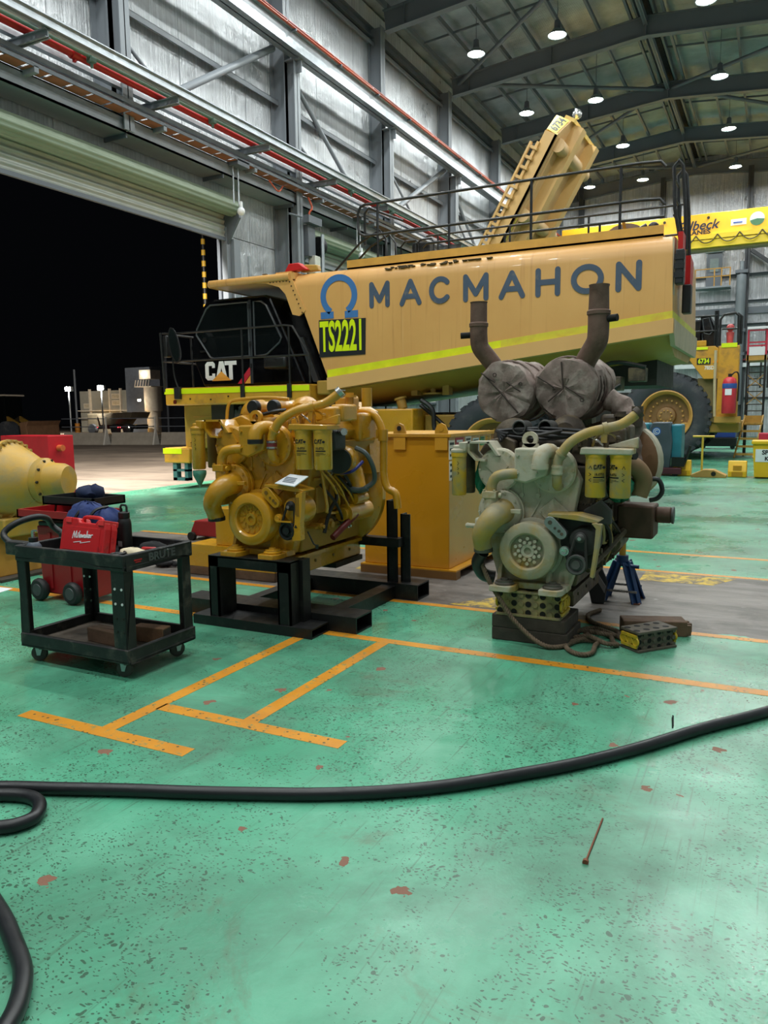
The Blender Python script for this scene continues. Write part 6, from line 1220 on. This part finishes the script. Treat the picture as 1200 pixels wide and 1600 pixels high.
for s in (-1, 1): MB().beam((.05, s * .2, .62), (.4, s * .1 + .1, .9), .05, .1).build('web', gy, GD, 0)
MB().bx(-.5, .25, -.3, .35, .45, .66).build('saddle', gy, GD, bev=.02); MB().xz([(-.7, .02), (.2, .02), (.1, .45), (-.6, .45)], -.4, .4).build('pedestal', M('pedestal_yellow', (170, 124, 40), .55, var=.15), GD, bev=.02)
MB().bx(-.8, .35, -.45, .45, 0, .03).build('base_plate', wood_dk, GD, 0)
MB().tube([(-.15, -.1, 1.5), (-.1, -.12, 1.56), (-.05, -.1, 1.5)], .02, 8, 5).tube([(-.3, -.1, 1.48), (-.22, -.15, 1.62), (-.1, -.1, 1.68), (-.05, -.08, 1.55)], .014, 8, 5).build('lifting_shackle', chrome, GD)
ch_ = MB()
for i in range(8): ch_.ring((-.2 + .02 * i, -.13, 1.6 - .045 * i), (1, i % 2, 0), .022, .006, 10, 5)
ch_.build('chain', M('chain_grey', (110, 108, 102), .5, .5), GD)
t = thing('red_cabinet', 'red sheet-metal cabinet top seen behind the yellow gear housing', 'cabinet', (-10.72, 8.5, 0)); MB().bx(-.7, .42, 0, .5, 0, 1.45).build('cabinet_body', M('cabinet_red', (206, 30, 44), .45), t, 0, bev=.01); MB().bx(-.6, .35, -.01, 0, .1, 1.0).build('cabinet_door', red_pt, t, 0, bev=.005); MB().cyl((.42, .2, 1.25), (.52, .2, 1.25), .05, n=12).build('orange_cap', M('cap_orange', (226, 110, 60), .5), t)
# ------------------------------------------------------------------ things far back on the right
SK = thing('spill_kit_bin', 'yellow wheelie bin with a white spill kit label at the right edge', 'bin', (-.12, 21.5, 0))
by = M('bin_yellow', (236, 190, 30), .42, var=.06)
MB().prism([(-.34, .03), (.34, .03), (.4, .86), (-.4, .86)], (0, 0, 0), X_, Z_, (0, .7, 0)).build('bin_body', by, SK, 0, bev=.02); MB().bx(-.43, .43, -.05, .75, .86, .95).build('lid', by, SK, 0, bev=.02)
pl_ = MB().bx(-.33, .33, -.008, -.0, .42, .74).build('label_panel', white_p, SK, 0); text('SPILL', .15, 'lettering', M('black_ink', (20, 18, 18)), pl_, (-.02, -.0095, .655), X_, Z_, 1, .001, .006); text('KIT', .13, 'lettering', M('black_ink', (20, 18, 18)), pl_, (-.02, -.0095, .5), X_, Z_, 1, .001, .006)
for x in (-.32, .26): MB().cyl((x, .62, .1), (x + .06, .62, .1), .1, n=16).build('wheel', black_pl, SK)
for i, (x, lb) in enumerate(((-2.2, 'yellow wheel chock left of the T-handled stand'), (-.86, 'yellow wheel chock beside the spill kit bin'))):
    t = thing('wheel_chock', lb, 'chock', (x, 21.7, 0), 0, 'yellow wheel chocks')
    MB().yz([(0, 0), (.45, 0), (.45, .1), (.25, .42), (.1, .42), (0, .15)], -.22, .22).build('chock_body', by, t, 0, bev=.02)
    MB().bx(-.13, .13, -.01, .06, .02, .14).bx(-.1, .1, .0, .1, .18, .3).build('moulded_pocket', M('chock_shade', (190, 140, 30), .5), t, 0)
t = thing('t_handle_stand', 'T-handled yellow stand on a tan wooden wedge base', 'stand', (-1.52, 21.6, 0)); sty = M('stand_yellow', (220, 186, 70), .5)
MB().cyl((-.18, 0, .12), (-.18, 0, 1.04), .028, n=10).build('pole', sty, t); MB().tube([(-.42, 0, 1.05), (.1, 0, 1.05)], .028, 10).build('t_handle', sty, t)
MB().xz([(-.42, 0), (.42, 0), (.42, .06), (.12, .2), (-.12, .2), (-.42, .06)], -.2, .25).build('wedge_base', M('tan_wood', (186, 144, 78), .7, var=.15), t, 0, bev=.01); MB().cyl((.12, -.21, .1), (.12, -.2, .1), .06, n=12).build('base_hole', dark_metal, t)
FS = thing('floor_scrubber', 'grey and teal ride-on floor scrubber parked in front of the truck wheel', 'scrubber', (-2.75, 21.6, 0))
MB().xz([(-.35, .2), (.25, .2), (.3, .9), (.22, 1.42), (-.2, 1.42), (-.35, 1.1)], 0, .7).build('body', M('scrubber_grey', (72, 82, 94), .45), FS, 0, bev=.03)
MB().bx(.25, .52, .15, .9, .45, 1.36).build('teal_tank', M('scrubber_teal', (50, 130, 150), .35), FS, 0, bev=.04); MB().bx(-.9, -.3, .1, .8, 1.1, 1.4).build('teal_lid', M('scrubber_teal', (50, 130, 150)), FS, 0, bev=.05)
bd = MB().lathe([(.0, -.003), (.11, -.003), (.11, 0), (0, 0)], (-.1, 0, 1.18), Y_, 24).build('round_badge', M('badge_blue', (50, 100, 180), .4), FS); strokes('badge_ring', [arc(0, 0, .075, .075, 0, 360), arc(0, 0, .035, .035, 50, 310)], .016, white_pt, bd, (-.1, -.004, 1.18), X_, Z_, (0, -.001, 0))
MB().bx(-.35, .55, -.05, .7, .05, .22).build('scrub_deck', M('deck_maroon', (90, 40, 54), .5), FS, 0, bev=.02); MB().tube([(.6, .1, .3), (.75, .1, .8)], .04, 8).bx(.3, .62, .0, .1, .25, .5).build('squeegee_arm', black_pl, FS)
for x in (-.2, .4): MB().cyl((x, 0.02, .1), (x, .1, .1), .1, n=16).build('wheel', black_pl, FS)
SS = thing('mobile_stairs', 'yellow mobile access stairs with a red top gate beside the haul truck', 'stairs', (-.78, 31.3, 0))
sy_ = M('stair_yellow', (196, 152, 70), .5, dirt=(140, 110, 60), damt=.2)
for k in range(8):
    z = 1.65 + k * .24; MB().bx(-.27, .27, .4 + k * .16, .62 + k * .16, z, z + .035).build('tread', M('tread_dark', (70, 60, 46), .6), SS, 0)
for k in range(5): z = .1 + k * .27; MB().bx(-.5 + .05 * k, .12 + .05 * k, -1.0 + k * .2, -.75 + k * .2, z, z + .07).build('lower_tread', sy_, SS, 0)
for x in (-.3, .28): MB().beam((x, .35, 1.45), (x, 1.75, 3.6), .04, .1).build('stringer', steel_dark, SS, 0); MB().bx(x - .03, x + .03, .3, .36, 0, 4.6).bx(x - .03, x + .03, 1.75, 1.81, 0, 3.6).build('post', black_st, SS, 0)
for s in (0, 1): MB().beam((-.55 + .62 * s, -1.05, 0), (-.28 + .6 * s, .1, 1.5), .04, .08).build('lower_stringer', sy_, SS, 0)
MB().bx(-.32, .3, .1, .4, 1.4, 1.5).bx(-.32, .3, .05, .1, 1.15, 1.5).build('landing', sy_, SS, 0); MB().bx(-.35, .32, .3, 1.9, 3.5, 3.7).build('top_platform', sy_, SS, 0)
for z0, z1 in ((1.9, 2.4), (2.5, 3.0)): MB().beam((-.3, .5, z0), (.28, .5, z1), .03, .03).beam((.28, .5, z0), (-.3, .5, z1), .03, .03).build('cross_brace', sy_, SS, 0)
rg = M('gate_red', (186, 36, 60), .5)
for x in (-.3, .3): MB().bx(x - .03, x + .03, .28, .34, 3.7, 4.6).build('gate_post', rg, SS, 0)
for z in (4.0, 4.12, 4.55): MB().bx(-.3, .3, .29, .33, z, z + .05).build('gate_rail', rg, SS, 0)
MB().bx(-.26, .26, .28, .3, 3.68, 3.98).build('gate_panel', white_pt, SS, 0); MB().bx(-.34, .34, .2, .26, 4.62, 4.7).build('white_bar', white_pt, SS, 0)
for nm, lb, lo, d, m in (('tool_trolley', 'dark low trolley with a blue tub behind the stairs', (-2.3, 37, 0), (1.5, .8, .5), black_st), ('red_tool_cabinet', 'low red tool cabinet behind the spill kit bin', (.2, 26.5, 0), (1.5, .6, .75), M('gate_red', (186, 36, 60)))):
    t = thing(nm, lb, 'trolley' if 'trolley' in nm else 'cabinet', lo)
    MB().bx(-d[0] / 2, d[0] / 2, 0, d[1], .12, d[2]).build('frame', m, t, 0, bev=.02)
    MB().bx(-d[0] * .46, d[0] * .46, .05, d[1] - .05, d[2], d[2] + .25).build('tub', M('tub_blue', (44, 70, 150), .5) if 'trolley' in nm else rg, t, 0, bev=.03)
    for x in (-d[0] * .4, d[0] * .4): MB().cyl((x, .05, .1), (x, .12, .1), .1, n=14).build('wheel', black_pl, t)
t = thing('hydraulic_rig', 'grey hydraulic rig with hoses standing right of the stairs', 'machine', (.6, 30.5, 0)); MB().bx(-.3, .5, 0, .6, .2, 1.9).build('rig_body', steel_grey, t, 0, bev=.03); MB().bx(-.35, .55, -.05, .65, 0, .2).build('rig_base', steel_dark, t, 0); MB().tube([(-.2, -.05, 1.8), (-.4, -.1, 2.3), (-.2, -.1, 2.6), (0, 0, 1.9)], .05, 8, 5).build('rig_hose', M('gate_red', (186, 36, 60)), t)
# ------------------------------------------------------------------ night yard outside the open door
for i in range(4):
    x = -38.2 + i * 3.25; y = 34.3 + i * .78
    t = thing('concrete_barrier', 'pale concrete barrier with rail posts out in the yard, %s from the left' % ORD[i], 'barrier', (x, y, 0), rad(13), 'concrete barriers in the yard')
    MB().yz([(-.3, 0), (.3, 0), (.2, .25), (.1, .75), (-.1, .75), (-.2, .25)], -1.4, 1.4).build('barrier_body', M('barrier_concrete', (150, 144, 132), .85), t, 0)
    for s in (1.5,): MB().bx(s - .04, s + .04, -.04, .04, 0, 1.7).yz([(-.35, 0), (.35, 0), (.05, .9), (-.05, .9)], s - .05, s + .05).build('rail_post', M('post_white', (190, 188, 180), .6), t, 0)
    for z in (1.1, 1.6): MB().tube([(-1.6, 0, z), (1.5, 0, z)], .03, 6).build('yard_rail', steel_dark, t)
flood = EM('flood_lens', (255, 248, 225), 120)
for i, (x, y, lb) in enumerate(((-62.0, 54, 'left floodlight pole in the dark yard'), (-57.6, 54, 'right floodlight pole in front of the yard building'))):
    t = thing('floodlight_pole', lb, 'floodlight', (x, y, 0)); MB().cyl((0, 0, 0), (0, 0, 4.2), .07, n=10).build('pole', steel_grey, t); MB().bx(-.4, .4, -.1, .2, 4.2, 4.65).build('lamp_housing', steel_dark, t, 0); MB().bx(-.36, .36, -.14, -.1, 4.24, 4.6).build('lamp_lens', flood, t, 0)
    l = bpy.data.lights.new('flood_light', 'SPOT'); l.energy = 7000; l.spot_size = rad(120); l.spot_blend = .5; l.shadow_soft_size = .3; l.color = (1, .95, .85)
    o = bpy.data.objects.new('flood_light', l); COL.objects.link(o); o.location = (x, y - .3, 4.42); o.rotation_euler = (rad(72), 0, rad(25 if i else 40))
for i, y in enumerate((7.5, 15.5)):  # unseen floods added over the door to brighten the yard ground
    t = thing('added_wall_floodlight', 'added unseen floodlight on the outside of the left wall above the open door, %s' % ('nearer one' if i == 0 else 'farther one'), 'floodlight', (-14.45, y, 8.6)); MB().bx(-.1, .14, -.03, .03, .1, .16).build('bracket_arm', steel_dark, t, 0); MB().box((-.12, 0, .05), (.2, .5, .3), 0, rad(35)).build('lamp_body', steel_dark, t, bev=.02)
    l = bpy.data.lights.new('added_yard_fill', 'SPOT'); l.energy = 9000; l.spot_size = rad(150); l.spot_blend = .7; l.shadow_soft_size = .2; l.color = (1, .94, .86)
    o = bpy.data.objects.new('added_yard_fill', l); COL.objects.link(o); o.location = (-14.9, y, 8.45); o.rotation_euler = (0, rad(-38) * -1, 0)
YX = -61.5
YB2 = thing('yard_building', 'dim grey industrial shed with a tall plain silo across the dark yard', 'building', (YX, 62, 0)); bg = M('shed_grey', (120, 118, 108), .8, var=.2, vs=.6); sg = M('silo_grey', (74, 80, 90), .7)
shp = M('shed_pale', (170, 160, 144), .7)
MB().bx(-8, .6, 0, 6, 0, 4.5).build('shed_wall', bg, YB2, 0); MB().bx(.5, 5.2, -1.5, 3.5, 0, 6.7).build('silo_tower', sg, YB2, 0)
for x in (-6.4, -3.4, -1.8, -.2): MB().bx(x, x + .18, -.25, 0, 0, 4.7).build('shed_column', shp, YB2, 0)
for x, z in ((-7.4, 2.6), (-3.1, 2.9), (-3.1, 3.6), (-.1, 2.9), (-.1, 3.6)): f = MB().bx(x, x + 1.2, -.08, 0, z, z + .55).build('window', shp, YB2, 0); MB().bx(x + .1, x + 1.1, -.1, -.08, z + .08, z + .47).build('pane', M('pane_pale', (150, 140, 120), .3), f, 0)
for z in (1.5, 2.3): MB().bx(-8, .6, -.6, -.5, z, z + .08).build('pipe_rail', shp, YB2, 0)
MB().cyl((4.7, -2, 0), (4.7, -2, 2.2), .7, .7, n=16).cyl((4.7, -2, 2.2), (4.7, -2, 4.6), .9, n=20).build('storage_tank', shp, YB2)
MB().bx(3.4, 5.6, -3.2, -1.4, 4.6, 4.7).bx(3.9, 5.4, -3, -1.6, 5.4, 6.3).build('tank_platform', shp, YB2, 0)
for i in range(6): MB().beam((3.4 + i * .36, -3.2, 4.6), (3.6 + i * .36, -3.2, 5.3), .05, .05).build('platform_rail', shp, YB2, 0)
for x, y, z, p in ((-3.4, -1.6, 1.5, 40), (3.6, -3.4, 1.8, 40)):
    MB().ball((x, y, z), .2, 10).build('sodium_lamp', EM('sodium_glow', (255, 190, 70), 40), YB2)
    l = bpy.data.lights.new('sodium_light', 'POINT'); l.energy = p; l.color = (1, .68, .25); l.shadow_soft_size = .2; o = bpy.data.objects.new('sodium_light', l); COL.objects.link(o); o.location = (YX + x, 62 + y - .5, z)
for x, z, e in ((4.6, 5.8, 60), (4.0, 3.2, 30)):
    MB().bx(x - .15, x + .15, -3.3, -3.2, z, z + .2).build('bulkhead_lamp', EM('bulkhead_glow', (255, 240, 210), 30), YB2, 0); l = bpy.data.lights.new('bulkhead_light', 'POINT'); l.energy = e; l.color = (1, .92, .8); l.shadow_soft_size = .15; o = bpy.data.objects.new('bulkhead_light', l); COL.objects.link(o); o.location = (YX + x, 62 - 3.9, z)
t = thing('dump_truck', 'dark parked truck with a tipping body in front of the yard building', 'truck', (-57.4, 54.6, 0)); td = M('truck_dim', (120, 110, 92), .7)
MB().xz([(-1.6, 2.0), (3.0, 2.1), (2.6, 1.5), (1.2, 1.5), (.6, .9), (-1.2, .9)], 0, 2.4).build('tipping_body', td, t, 0); MB().bx(-3.2, -1.7, .2, 2.2, .6, 2.0).build('cab', M('truck_cab_dim', (90, 82, 66), .6), t, 0, bev=.1); MB().bx(-3.2, 3.0, .4, 2.0, .5, .9).build('chassis', black_st, t, 0)
for x in (-2.4, .6, 2.2): MB().cyl((x, -.05, .5), (x, .35, .5), .5, n=18).build('wheel', rubber, t)
for x in (-1.5, 1.2, 1.5, 2.6): MB().ball((x, -.12, .7), .05, 8).build('tail_lamp', EM('tail_red', (255, 60, 70), 12) if x != 2.6 else EM('bulkhead_glow', (255, 240, 210), 30), t)
LD = thing('wheel_loader', 'dark wheel loader with a rusty bucket parked at the left of the yard', 'loader', (-45.5, 34.0, 0), rad(10)); ld = M('loader_dim_yellow', (120, 92, 30), .6); kd = M('loader_black', (28, 28, 28), .6)
MB().bx(-2.4, -.3, -.9, .9, .9, 1.9).build('engine_hood', ld, LD, 0, bev=.1); MB().bx(-.4, 1.1, -.8, .8, 1.2, 3.1).build('cab', glass_dk, LD, 0, bev=.08); MB().bx(-.5, 1.2, -.9, .9, 3.1, 3.2).build('cab_roof', M('shed_pale', (170, 160, 144)), LD, 0)
for x in (-1.4, 1.5): 
    for y in (-1.25, .75): MB().cyl((x, y, .75), (x, y + .5, .75), .75, n=22).build('wheel', rubber, LD)
for y in (-.6, .5): MB().beam((1.0, y, 1.7), (3.0, y, .7), .14, .3).build('lift_arm', ld, LD, 0)
MB().xz([(2.9, .15), (4.3, 0), (4.9, .1), (4.2, .25), (3.4, .4), (3.3, 1.2), (3.5, 1.5), (2.8, 1.4)], -1.5, 1.5).build('bucket', M('bucket_rust', (120, 88, 62), .7, var=.2), LD, 0, bev=.03)
PB = thing('striped_height_pole', 'yellow and black striped pole standing in the doorway behind the truck cab', 'pole', (-18.6, 22.5, 0))
for i in range(46):
    z = i * .19; MB().cyl((0, 0, z), (0, 0, z + .19), .075, n=12).build('stripe_band', M('pole_yellow', (214, 170, 50), .5) if i % 2 else black_st, PB)
t = thing('yard_light_mast', 'thin dark mast with a small lamp at the corner of the truck deck outside', 'mast', (-41.2, 45, 0)); MB().cyl((0, 0, 0), (0, 0, 6.6), .09, n=10).build('mast_pole', steel_dark, t); MB().bx(-.3, .2, -.1, .1, 6.5, 6.7).build('mast_lamp', EM('mast_glow', (225, 235, 240), 20), t, 0)
# bollards / sacks etc. at the door line
t = thing('traffic_post', 'orange and yellow guard post beside the barriers in the yard', 'post', (-41.3, 36.5, 0)); MB().cyl((0, 0, 0), (0, 0, 1.3), .16, n=14).build('post_sleeve', M('post_orange', (214, 140, 50), .6), t); MB().cyl((0, 0, 1.3), (0, 0, 4.8), .07, n=10).build('post_pipe', steel_grey, t)
